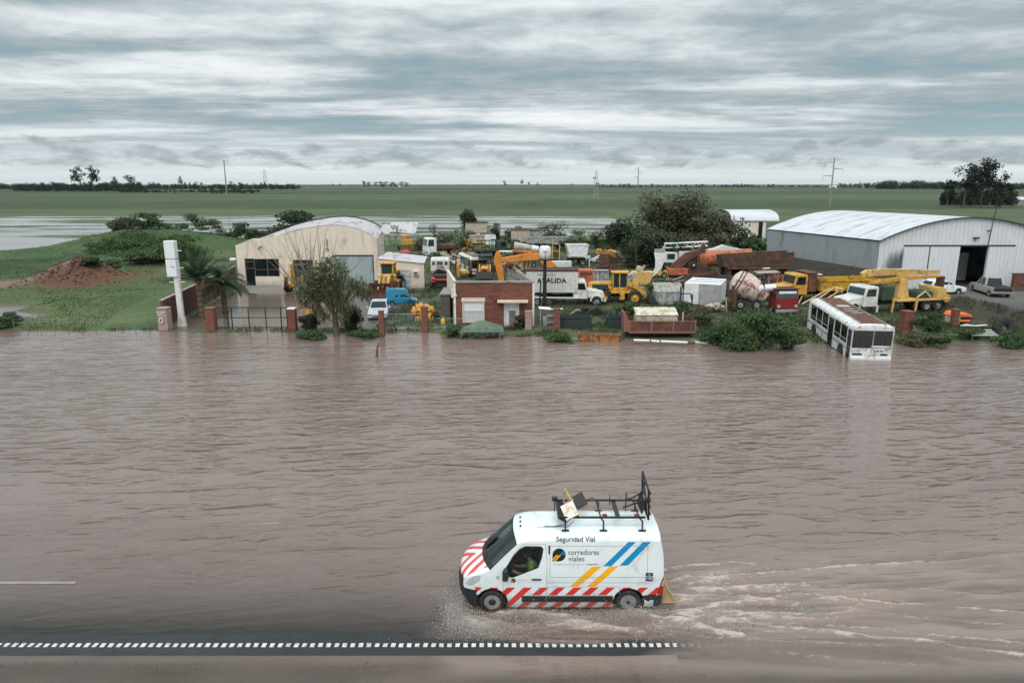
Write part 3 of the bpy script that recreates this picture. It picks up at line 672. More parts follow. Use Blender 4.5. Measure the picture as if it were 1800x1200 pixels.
    for sd_ in (-1,1):
        mb=MB(); mb.add([P(5.40,.60,.012,sd_),P(5.555,.58,.012,sd_),P(5.56,1.10,.012,sd_),P(5.50,1.02,.012,sd_),P(5.44,.80,.012,sd_)],[(0,1,2,3,4)]); mb.build('tail_light','lamp_red',root)
        mb=MB(); mb.add([P(5.50,.84,.016,sd_),P(5.55,.84,.016,sd_),P(5.556,1.02,.016,sd_),P(5.53,1.0,.016,sd_)],[(0,1,2,3)]); mb.build('lens','lamp_glass',root.children[-1])
    # underbody, cabin
    mb=MB(); mb.box(.5-HL,5.45-HL,-.80,.80,.22,.42); mb.box(.3-HL,.9-HL,-.45,.45,.25,1.0); mb.build('underbody','trim_black',root)
    mb=MB(); mb.box(2.46-HL,2.50-HL,-.86,.86,.42,2.0); mb.box(.8-HL,2.5-HL,-.85,.85,.42,.50); mb.box(1.9-HL,2.5-HL,-.74,.74,2.02,2.05); mb.box(.78-HL,1.22-HL,-.80,.80,.5,1.20)
    mb.box(1.9-HL,2.4-HL,-.72,-.22,.5,.86); mb.cb((2.33-HL,-.47,1.2),(.13,.48,.75),(0,-.12,0)); mb.cb((2.36-HL,.45,1.2),(.13,.9,.75),(0,-.12,0)); mb.box(1.9-HL,2.4-HL,.0,.85,.5,.86); mb.box(.85-HL,2.45-HL,.80,.83,.5,1.30); mb.box(.85-HL,2.45-HL,-.83,-.80,.5,1.02); mb.build('cabin','cabin_dark',root,.0)
    mb=MB(); mb.T((1.42-HL,-.56,1.10),(0,-.9,0)); mb.lathe([(.19,-.012),(.205,0),(.19,.012),(.175,0),(.19,-.012)],n=24); mb.tube((0,0,0),(0,0,-.25),.02); mb.box(-.18,.18,-.015,.015,-.01,.01); mb.build('steering_wheel','trim_black',root)
    mb=MB(); mb.path([(.72-HL,-.5,1.40),(.98-HL,-.1,1.66)],.010); mb.path([(.66-HL,.1,1.42),(.95-HL,.5,1.64)],.010); mb.build('wiper','trim_black',root)
    # wheels
    for s in (.955,4.63):
        for sd_ in (-1,1):
            w=MB(); w.T((s-HL,sd_*.80,.35),(0,0,0)); pr=[(.215,-.10),(.30,-.115),(.335,-.09),(.345,-.04),(.345,.04),(.335,.09),(.30,.115),(.215,.10)]
            w.lathe(pr+[pr[0]],ax='y',n=36,cap=False); tw=w.build('wheel','rubber',root)
            w=MB(); w.T((s-HL,sd_*.80,.35),(0,0,0)); d=sd_
            w.lathe([(.222,d*.10),(.222,d*.07),(.19,d*.055),(.14,d*.06),(.11,d*.085),(.06,d*.09),(.0,d*.09)],ax='y',n=36); w.build('rim','steel_rim',tw)
            w=MB(); w.T((s-HL,sd_*.80,.35),(0,0,0))
            for k in range(10):
                a=k*PI/5; c=(.172*math.cos(a),d*.066,.172*math.sin(a)); w.lathe([(.021,0),(.0,0.004*d)],c,'y',8)
            if s<1: w.lathe([(.105,d*.088),(.10,d*.10),(.0,d*.102)],ax='y',n=20)
            else: w.lathe([(.05,d*.092),(.045,d*.115),(.0,d*.117)],ax='y',n=16)
            w.build('hub_detail','trim_black',tw)
    # roof: front vents, hatch pressing
    mb=MB()
    for (s,y) in ((1.72,-.25),(1.72,.25),(1.72,.0)): mb.cb((s-HL,y,2.262),(.05,.09,.02),(0,-.3,0))
    mb.build('marker_lamp','trim_black',root,.008)
    mb=MB(); mb.box(2.15-HL,2.75-HL,-.42,.42,2.315,2.345); mb.build('roof_hatch','van_white',root,.012,2)
    mb=MB()
    for y in (-.3,0,.3): mb.box(3.0-HL,4.95-HL,y-.05,y+.05,2.325,2.345)
    mb.build('roof_rib','van_white',root,.008)
    # equipment rack bolted to the roof
    rk=MB(); Z0=2.30; Z1=2.60
    for s in (2.92,3.94,4.98):
        for y in (-.58,.56):
            rk.tube((s-HL,y,Z0),(s-HL,y,Z1-.04),.022); rk.box(s-.10-HL,s+.10-HL,y-.03,y+.03,Z0-.01,Z0+.012)
        rk.tube((s-HL,-.58,Z1-.04),(s-.06-HL,-.46,Z1),.022); rk.tube((s-.06-HL,-.46,Z1),(s-.06-HL,.56,Z1),.022)
    for y in (-.46,.56): rk.cb(((2.80+5.05)/2-HL,y,Z1+.02),(2.3,.045,.045))
    rk.cb((4.35-HL,.05,Z1),(.12,1.0,.03)); rack=rk.build('roof_rack','rack_black',root)
    mb=MB(); mb.cb((2.84-HL,.02,Z1-.02),(.26,1.15,.03),(0,.5,0)); mb.build('deflector_plate','rack_black',rack)
    mb=MB(); mb.cb((3.04-HL,-.36,Z1+.17),(.38,.04,.42),(-.75,-.50,0)); mb.build('signal_board','board_cream',rack,.01)
    mb=MB(); mb.cb((3.36-HL,.16,Z1+.20),(.34,.04,.38),(-.6,-.55,0)); mb.build('signal_board_back','trim_black',rack,.01)
    mb=MB(); mb.tube((2.95-HL,.5,Z1),(2.98-HL,.5,Z1+.42),.022); mb.tube((2.98-HL,.5,Z1+.42),(3.2-HL,.05,Z1+.05),.03); mb.cb((2.99-HL,.46,Z1+.36),(.1,.06,.08)); mb.cb((3.12-HL,.22,Z1+.2),(.12,.1,.1),(.4,.4,0)); mb.build('hinge_arm','wood_tan',rack)
    mb=MB()
    for (s,y) in ((3.22,-.44),(3.98,-.44),(4.85,-.44),(3.75,.54),(4.75,.54)): mb.cb((s-HL,y,Z1+.06),(.13,.07,.09),(0,0,.2))
    mb.build('rusty_clamp','rust_brown',rack,.01)
    mb=MB(); mb.box(2.62-HL,2.78-HL,.50,.62,Z1+.02,Z1+.12); mb.tube((2.7-HL,.56,Z0),(2.7-HL,.56,Z1+.02),.018); mb.build('beacon','rack_black',rack,.015)
    fr=MB(); s0=5.16
    def F(y,z): return (s0+.10*(z-2.6)*(-.3)-HL+.02*y,y,z)
    pts=[F(-.50,2.58),F(-.50,3.40),F(.50,3.52),F(.50,2.62)]
    for a,b in zip(pts,pts[1:]+pts[:1]): fr.tube(a,b,.028,n=6)
    fr.tube(F(-.5,3.3),F(.1,2.6),.024); fr.tube(F(.5,3.4),F(-.1,2.95),.024); fr.tube(F(-.1,2.95),F(-.2,2.6),.024); fr.tube(F(-.5,3.0),F(.5,3.0),.018)
    fr.tube(F(-.1,2.95),(4.55-HL,.1,Z1+.02),.022); fr.tube(F(.3,3.0),(4.7-HL,.5,Z1+.02),.022); fr.cb((5.06-HL,.1,2.78),(.03,.7,.34),(0,.25,0)); fr.tube((4.72-HL,.56,2.3),(4.72-HL,.56,2.86),.018); fr.tube((4.25-HL,.5,2.5),(4.25-HL,.5,2.82),.012)
    fr.build('tilted_arrow_frame','rack_black',rack)
    mb=MB()
    for y,z in ((-.5,3.35),(-.5,3.15),(-.5,2.95),(-.5,2.75),(.46,3.2),(.3,3.25)): mb.lathe([(.05,0),(.045,.04),(0,.05)],(F(y,z)[0]+.02,y,z),'x',10)
    mb.build('arrow_lamp','rust_brown',rack)
    mb=MB(); mb.path([(2.35-HL,-.40,2.335),(2.6-HL,-.44,2.34),(2.9-HL,-.36,2.36),(3.1-HL,-.30,2.5)],.010); mb.path([(2.35-HL,-.42,2.335),(3.0-HL,-.46,2.35),(3.15-HL,-.44,2.5)],.008); mb.build('cable','rack_black',rack)
    # folding wooden frame behind the rear doors
    mb=MB(); a=(5.60-HL,-.62,.82); b=(5.98-HL,-.62,.16); c=(5.60-HL,-.62,.16)
    mb.path([a,b],.022,4); mb.path([c,b],.03,4); mb.path([(5.60-HL,.3,.82),(5.98-HL,.3,.16)],.022,4); mb.add([(5.61-HL,-.60,.78),(5.95-HL,-.60,.2),(5.95-HL,.3,.2),(5.61-HL,.3,.78)],[(0,1,2,3)]); mb.add([(5.60-HL,-.60,.78),(5.60-HL,-.6,.18),(5.95-HL,-.6,.18)],[(0,1,2)])
    mb.build('rear_step_board','wood_tan',root)
    return root
VAN=build_van()
# ---- driver, seated behind the wheel ----
def skinfig(name,pts,edges,m,parent=None,sub=2,rootv=0):
    me=bpy.data.meshes.new(name); me.from_pydata([p[:3] for p in pts],edges,[]); o=bpy.data.objects.new(name,me); COL.objects.link(o); me.materials.append(MATS[m])
    sk=o.modifiers.new('skin','SKIN'); sk.use_smooth_shade=True
    if not me.skin_vertices: 
        bpy.context.view_layer.objects.active=o; o.select_set(True); bpy.ops.mesh.customdata_skin_add()
    for i,p in enumerate(pts):
        r=p[3]; me.skin_vertices[0].data[i].radius=r if isinstance(r,tuple) else (r,r); me.skin_vertices[0].data[i].use_root=(i==rootv)
    s=o.modifiers.new('sub','SUBSURF'); s.levels=sub; s.render_levels=sub
    if parent: o.parent=parent
    return o
def driver():
    x0=-1.49; y=17.28-.57; r=thing('person','driver in a lime hi-vis jacket gripping the wheel of the van','person',(x0,y,-.19))
    # body: pelvis, torso, neck, head, arms, hands, legs facing -x
    pts=[(2.14,0,.97,(.13,.16)),(2.10,0,1.14,(.11,.15)),(2.07,0,1.33,(.11,.17)),(2.03,0,1.47,(.07,.12)),(1.99,0,1.55,(.05,.055)),(1.96,0,1.63,(.075,.065)),(1.95,0,1.73,(.10,.08)),(1.95,0,1.80,(.07,.06)),
         (2.05,-.19,1.43,.06),(1.90,-.25,1.22,.05),(1.66,-.17,1.26,.038),(1.56,-.15,1.30,.03),(2.05,.19,1.43,.06),(1.90,.25,1.22,.05),(1.66,.17,1.26,.038),(1.56,.15,1.30,.03),
         (1.75,-.11,.93,.085),(1.66,-.11,.62,.06),(1.55,-.11,.54,.045),(1.75,.11,.93,.085),(1.66,.11,.62,.06),(1.55,.11,.54,.045)]
    E=[(0,1),(1,2),(2,3),(3,4),(4,5),(5,6),(6,7),(3,8),(8,9),(9,10),(10,11),(3,12),(12,13),(13,14),(14,15),(0,16),(16,17),(17,18),(0,19),(19,20),(20,21)]
    # fingers wrapped on the rim, thumbs from the side of the palm
    for sg,base in ((-1,11),(1,15)):
        for k,(dz,L) in enumerate(((.024,.032),(.008,.036),(-.008,.033),(-.024,.026))):
            i=len(pts); pts+= [(1.535,sg*.15,1.30+dz,.010),(1.50,sg*.15,1.312+dz,.009),(1.49+.0,sg*(.15-L*.7),1.318+dz,.008)]; E+=[(base,i),(i,i+1),(i+1,i+2)]
        i=len(pts); pts+=[(1.55,sg*.12,1.335,.011),(1.515,sg*.105,1.345,.009)]; E+=[(base,i),(i,i+1)]
    b=skinfig('body',pts,E,'skin',r,1)
    jp=[(2.14,0,1.0,(.15,.18)),(2.10,0,1.15,(.135,.175)),(2.07,0,1.32,(.135,.195)),(2.03,0,1.46,(.09,.14)),(2.01,0,1.51,(.07,.075)),(2.05,-.20,1.43,.078),(1.90,-.26,1.22,.066),(1.70,-.18,1.26,.052),(2.05,.20,1.43,.078),(1.90,.26,1.22,.066),(1.70,.18,1.26,.052)]
    skinfig('hi_vis_jacket',jp,[(0,1),(1,2),(2,3),(3,4),(3,5),(5,6),(6,7),(3,8),(8,9),(9,10)],'hivis',r,1)
    skinfig('trousers',[(2.14,0,.94,(.15,.18)),(1.75,-.11,.95,.10),(1.66,-.11,.66,.075),(1.75,.11,.95,.10),(1.66,.11,.66,.075)],[(0,1),(1,2),(0,3),(3,4)],'cabin_dark',r,1)
    h=MB(); h.T((1.965,0,1.735)); pr=[(.0,.125),(.05,.118),(.085,.09),(.102,.05),(.104,.01),(.09,-.04)]; h.lathe(pr,n=16); h.build('hair','hair_dark',r)
    f=MB(); f.T((1.86,0,1.70)); f.cb((-.012,0,-.01),(.03,.022,.045),(0,.3,0)); f.cb((.004,0,-.05),(.012,.05,.01)); f.build('nose_and_mouth','skin',r,.006)
    f=MB()
    for sg in (-1,1): f.cb((1.862,sg*.032,1.722),(.01,.022,.010))
    f.build('eyes','hair_dark',r)
    f=MB(); f.T((2.10,0,1.22)); f.lathe([(.158,-.03),(.160,0),(.158,.03)],n=20); f.build('reflective_band','reflect_band',r)
driver()
# ---- spray thrown by the wheels and hull ----
mat('spray_white',(.60,.56,.53),.3,var=.1)
def spray():
    rg=np.random.RandomState(8); P_=[]; Sz=[]
    def burst(px,py,n,sx,sy,sz_,lean=(0,0),size=.012):
        n=int(n*2.2)
        cx,cy=at(px,py); a=rg.normal(size=(n,2)); h=rg.exponential(sz_,n); 
        p=np.stack([cx+a[:,0]*sx+lean[0]*h,cy+a[:,1]*sy+lean[1]*h,h+.0],1); P_.append(p); Sz.append(rg.exponential(size,n)+.004)
    burst(815,1085,2500,.20,.28,.16,(-.6,-.3),.010); burst(850,1105,2500,.40,.16,.08,(-.2,-.2),.010); burst(822,1095,5200,.26,.22,.10,(-.5,-.4)); burst(805,1075,3000,.16,.3,.14,(-.8,0)); burst(800,1015,1800,.12,.7,.09,(-1,0),.009)
    burst(860,1112,4000,.55,.18,.06); burst(930,1082,3600,.5,.12,.09); burst(1000,1092,3600,.5,.14,.08); burst(1070,1085,3400,.45,.16,.08); burst(1140,1080,3400,.4,.12,.10)
    burst(1230,1104,4400,.7,.14,.07); burst(1220,1024,3000,.45,.12,.08); burst(1330,1098,2200,.5,.1,.05); burst(1255,1085,1800,.5,.12,.06); burst(1250,1045,3000,.8,.3,.04,(0,0),.009); burst(1000,1125,1800,1.8,.12,.03,(0,0),.009); burst(1420,1076,1000,.3,.08,.05)
    P=np.concatenate(P_); s=np.concatenate(Sz)[:,None]*.34; n=len(P)
    d=rg.normal(size=(n,4,3)); d/=np.linalg.norm(d,axis=2,keepdims=True)
    base=np.array([[1,1,1],[1,-1,-1],[-1,1,-1],[-1,-1,1]])/1.7
    co=(P[:,None,:]+(base[None]*.8+d*.4)*s[:,None,:]).reshape(-1,3)
    F=(np.arange(n)[:,None,None]*4+np.array([[0,1,2],[0,2,3],[0,3,1],[1,3,2]])[None]).reshape(-1,3)
    o=npmesh('spray',co,F,3,'spray_white'); tag(o,'white spray and droplets thrown up around the moving van','spray',kind='stuff')
spray()
# ================= BUILDINGS, WALLS, POSTS =================
CREAM=(.72,.62,.49)
mat('render_cream',(.71,.615,.52),.85,var=.08,dirt=(.48,.40,.31),dm=.40,ds=1.1,stretch=(1,1,.3),mud=(-.1,.9))
mat('render_white',(.74,.70,.64),.8,var=.08,dirt=(.42,.38,.32),dm=.41,ds=2,stretch=(1,1,.4),mud=(-.1,.8))
mat('roof_sheet',(.52,.49,.50),.45,.1,var=.12,dirt=(.28,.22,.20),dm=.43,ds=.9,stretch=(1,.35,1))
mat('roof_light',(.62,.63,.66),.45,.1,var=.09,dirt=(.40,.39,.40),dm=.43,ds=.5,stretch=(.35,1.8,1))
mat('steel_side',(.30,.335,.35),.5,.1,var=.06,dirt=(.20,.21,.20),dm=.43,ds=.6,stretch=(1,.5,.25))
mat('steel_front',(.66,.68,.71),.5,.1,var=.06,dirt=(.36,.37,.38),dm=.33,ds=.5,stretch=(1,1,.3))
def sootmat():
    m,q=newmat('steel_soot'); tc=q.n('TexCoord').outputs['Object']; sp=q.n('SeparateXYZ',i_0=tc).outputs
    n=q.noise(q.vmul(tc,(2.4,1,.35)),1.0,4,.6); n2=q.noise(tc,1.2,4,.6)
    dx=q.math('DIVIDE',q.math('SUBTRACT',sp[0],2.1),1.75); dz=q.math('DIVIDE',q.math('SUBTRACT',sp[2],1.6),2.5)
    d=q.math('ADD',q.math('MULTIPLY',dx,dx),q.math('MULTIPLY',dz,dz)); d=q.math('ADD',d,q.math('MULTIPLY_ADD',n,1.5,-.75))
    f=q.ramp(d,[(.35,.95),(1.25,0.0)]); c=q.mix(q.ramp(n2,[(.3,0),(.7,1)]),(.60,.62,.65),(.70,.71,.74)); c=q.mix(f,c,(.10,.11,.115))
    b=q.n('BsdfPrincipled',i_Base_Color=c,i_Roughness=.5,i_Metallic=.1); o=q.n('OutputMaterial'); q.L(b.outputs[0],o.inputs[0])
sootmat()
mat('door_grey',(.34,.40,.41),.5,.1,var=.1,dirt=(.22,.25,.25),dm=.46,ds=.9,stretch=(1,1,.3),mud=(-.2,1.0))
mat('dark_line',(.035,.037,.04),.6); mat('shutter_white',(.74,.74,.75),.5,var=.04); mat('iron_dark',(.035,.033,.032),.6,.3,var=.4)
mat('bark',(.12,.095,.07),.95,var=.4,vs=6,bump=.5,bs=10); mat('concrete',(.28,.27,.25),.85,var=.2,dirt=(.15,.14,.12),dm=.44,ds=1.5); mat('concrete_dark',(.10,.09,.08),.9,var=.3); mat('interior_dark',(.02,.02,.021),.9)
mat('ac_brown',(.16,.11,.08),.7); mat('tank_white',(.72,.69,.68),.4,var=.05); mat('sign_white',(.75,.76,.77),.45,var=.05); mat('post_white',(.70,.66,.62),.8,var=.08,dirt=(.42,.38,.34),dm=.40,ds=2)
mat('clean_grey',(.62,.66,.66),.6); mat('sign_ink',(.18,.20,.22),.6)
def brickmat(name,a,b,mort,dirt,axis='xz'):
    m,q=newmat(name); tc=q.n('TexCoord').outputs['Object']; sp=q.n('SeparateXYZ',i_0=tc).outputs
    u=q.math('ADD',sp[0],sp[1]); v=q.comb(u,sp[2],0.0)
    br=q.n('TexBrick',i_Vector=v,i_Color1=(*a,1),i_Color2=(*b,1),i_Mortar=(*mort,1)); br.inputs['Scale'].default_value=1.0; br.inputs['Brick Width'].default_value=.26; br.inputs['Row Height'].default_value=.085; br.inputs['Mortar Size'].default_value=.010
    n=q.noise(q.vmul(tc,(.5,.5,2.2)),1.6,6,.65,.3); c=q.mix(q.ramp(n,[(.48,0),(.62,.75)]),br.outputs['Color'],dirt)
    b_=q.n('BsdfPrincipled',i_Base_Color=c,i_Roughness=.85); bp=q.n('Bump',i_Strength=.5,i_Distance=.01,i_Height=br.outputs['Fac']); bp.invert=True; q.L(bp.outputs[0],b_.inputs['Normal'])
    o=q.n('OutputMaterial'); q.L(b_.outputs[0],o.inputs[0])
brickmat('brick_red',(.185,.056,.033),(.235,.075,.046),(.15,.085,.065),(.075,.038,.026)); brickmat('brick_wall',(.130,.045,.032),(.17,.062,.043),(.11,.065,.05),(.055,.032,.024)); brickmat('brick_pier',(.20,.058,.038),(.25,.078,.052),(.17,.095,.075),(.11,.045,.032)); brickmat('stone_purple',(.24,.19,.20),(.17,.13,.14),(.30,.26,.25),(.12,.09,.09)); brickmat('brick_pink',(.36,.23,.20),(.42,.28,.25),(.40,.33,.30),(.25,.15,.13))
SK=-.17      # the plots lie askew: depth lines lean left by this much per metre
def hpx(y,py0,py1): return zat(y,py0)-zat(y,py1)

def workshop():
    y=77.0; X=lambda px:xat(px,y,3)-xat(420,y,3)
    ox=xat(420,y,0); r=thing('workshop','long cream workshop with a curved roof and a grey roller door','building',(ox,y,0))
    s=sc(y,2.5)
    Z=lambda py:zat(y,py)
    top=[(0,Z(431))]
    for px,py in ((460,421.5),(500,413),(530,404.5),(560,398.5),(580,396.3),(597,395.6),(615,397),(635,402),(652,409),(668,419.5)): top.append((X(px),Z(py)))
    # front wall with openings
    L=top[-1][0]
    holes={'window':(X(433.6),X(494),Z(501)+0,Z(454.5)),'door':(X(591.6),X(661),-.1,Z(448))}
    dv=Matrix.Identity(4)
    mb=MB(); xs=sorted(set([0,X(433.6),X(450.4),X(494),X(591.6),X(661),L]+[p[0] for p in top]))
    def topz(x): return float(np.interp(x,[p[0] for p in top],[p[1] for p in top]))
    zb=-.2
    for a,b in zip(xs[:-1],xs[1:]):
        if b-a<1e-4: continue
        m_=(a+b)/2; lo=zb
        if X(433.6)<m_<X(450.4): lo=Z(454.5)
        elif X(450.4)<m_<X(494): 
            mb.box(a,b,0,.25,zb,Z(486)); lo=Z(455)
        elif X(591.6)<m_<X(661): lo=Z(448)
        mb.prism([(a,lo),(b,lo),(b,topz(b)),(a,topz(a))],0,.25)
    D=9.5
    mb.add([(L,0,zb),(L,0,top[-1][1]),(L+SK*D*.6,D,top[-1][1]),(L+SK*D*.6,D,zb)],[(0,1,2,3)])
    mb.add([(0,.25,zb),(0,.25,top[0][1]),(SK*D,D,top[0][1]),(SK*D,D,zb)],[(0,1,2,3)]); mb.add([(SK*D,D,zb),(SK*D,D,top[0][1]),(L+SK*D*.6,D,top[-1][1]),(L+SK*D*.6,D,zb)],[(0,1,2,3)])
    mb.build('wall','render_cream',r)
    arch=[p for p in top if p[0]>=X(500)-.01]; mb=MB(); n=len(arch)
    zf=-.28
    v=[(a,.25,z+zf) for a,z in arch]+[(a+SK*D*(.95-.35*(a/L)),D,z+zf+.75) for a,z in arch]
    mb.add(v,[(i,i+1,n+i+1,n+i) for i in range(n-1)],True); mb.add([(0,.25,top[0][1]-.3),(X(500),.25,arch[0][1]-.3),v[n],(SK*D,D,top[0][1]-.3)],[(0,1,2,3)]); mb.build('roof','roof_sheet',r)
    mb=MB(); mb.path([(a[0],a[1]+.02,a[2]+.05) for a in v[n:]],.10,5); mb.build('back_ridge_beam','dark_line',r)
    mb=MB(); mb.path([(a,.02,z+.03) for a,z in arch],.06,4); mb.build('roof_edge','roof_sheet',r)
    # glazed shopfront
    mb=MB(); mb.box(X(433.6),X(494),.12,.15,-.1,Z(454.5)); gl=mb.build('shop_window','pane_black',r)
    mb=MB(); t_=.05
    for x in (X(433.6)+t_,X(450.4),X(473),X(494)-t_): mb.box(x-t_,x+t_,.07,.12,(-.1 if x<X(452) else Z(486)),Z(454.5))
    for z in (Z(460),Z(472)): mb.box(X(433.6),X(450.4),.06,.11,z-.04,z+.04)
    mb.box(X(450.4),X(494),.065,.115,Z(474)-.04,Z(474)+.04); mb.build('frame','concrete_dark',gl)
    mb=MB(); mb.box(X(591.6),X(661),.14,.18,-.1,Z(448)); dr=mb.build('garage_door','door_grey',r)
    mb=MB(); mb.box(X(591.6),X(661),.10,.14,Z(448)-.14,Z(448)); mb.box(X(659),X(661),.10,.139,-.1,Z(448)-.14); mb.build('door_frame','dark_line',dr)
    mb=MB(); mb.box(X(519),X(553),-.02,.0,Z(500),Z(458)); wd=mb.build('side_doorway','pane_teal',r); mb=MB(); mb.box(X(518.5),X(553.5),-.05,-.02,Z(458)-.0,Z(456.5)); mb.build('lintel','rust_brown',wd)
    mb=MB(); cx,cz=X(462),Z(437); mb.path([(cx+.35,-.1,cz+.25),(cx+.1,-.3,cz+.2),(cx,-.3,cz-.15)],.07); mb.build('wall_lamp','ac_brown',r)
    mb=MB(); mb.path([(X(581),-.06,Z(420)),(X(581),-.12,Z(434))],.05); mb.lathe([(.16,0),(.14,.1),(0,.14)],(X(581),-.15,Z(438))); mb.build('flood_lamp','ac_brown',r)
    mb=MB(); mb.tube((X(418),0,Z(456)),(X(410),-.3,Z(456)),.18); mb.build('camera_box','sign_white',r)
    # lean-to office
    y2=74.6; r2=thing('office_annex','small cream lean-to office with a barred white window and wall air conditioner','building',(xat(666,y2,0),y2,0))
    X2=lambda px:xat(px,y2,1.5)-xat(666,y2,1.5); Z2=lambda py:zat(y2,py); Lx=X2(746.5); D=2.5
    zl,zr=Z2(454.5),Z2(462.7); mb=MB(); mb.prism([(0,-.2),(Lx,-.2),(Lx,zr),(0,zl)],0,.2); mb.prism([(-.2,zr-.1),(D+0,zr+.3),(D+0,-.2),(-.2,-.2)][::-1],Lx-.2,Lx,'x') if False else None
    mb.add([(Lx,.2,-.2),(Lx,.2,zr),(Lx+SK*D,D,zr+.5),(Lx+SK*D,D,-.2)],[(0,1,2,3)]); mb.build('wall','render_cream',r2)
    mb=MB(); v=[(-.05,-.12,zl-.02),(Lx+.06,-.12,zr-.02),(Lx+.1,D+.1,zr+.44),(.65,D+.1,zl+.44)]; mb.add(v+[(a,b,c+.05) for a,b,c in v],[(0,1,2,3),(4,5,6,7),(0,1,5,4),(1,2,6,5),(2,3,7,6),(3,0,4,7)]); mb.build('roof','roof_sheet',r2)
    mb=MB(); x0,x1,z0,z1=X2(699.5),X2(721.7),Z2(504),Z2(475); mb.box(x0,x1,-.03,0,z0,z1); w=mb.build('window','shutter_white',r2)
    mb=MB()
    for k in range(8): mb.box(x0+(x1-x0)*k/7-.012,x0+(x1-x0)*k/7+.012,-.08,-.05,z0,z1)
    for k in range(4): mb.box(x0,x1,-.105,-.08,z0+(z1-z0)*k/3-.012,z0+(z1-z0)*k/3+.012)
    mb.build('security_bars','concrete_dark',w)
    mb=MB(); mb.box(X2(728),X2(737),-.35,.02,Z2(483),Z2(475.6)); a_=mb.build('air_conditioner','render_white',r2,.02); mb=MB(); mb.box(X2(729.2),X2(735.8),-.36,-.35,Z2(481.8),Z2(477)); mb.build('grille','ac_brown',a_)
workshop()

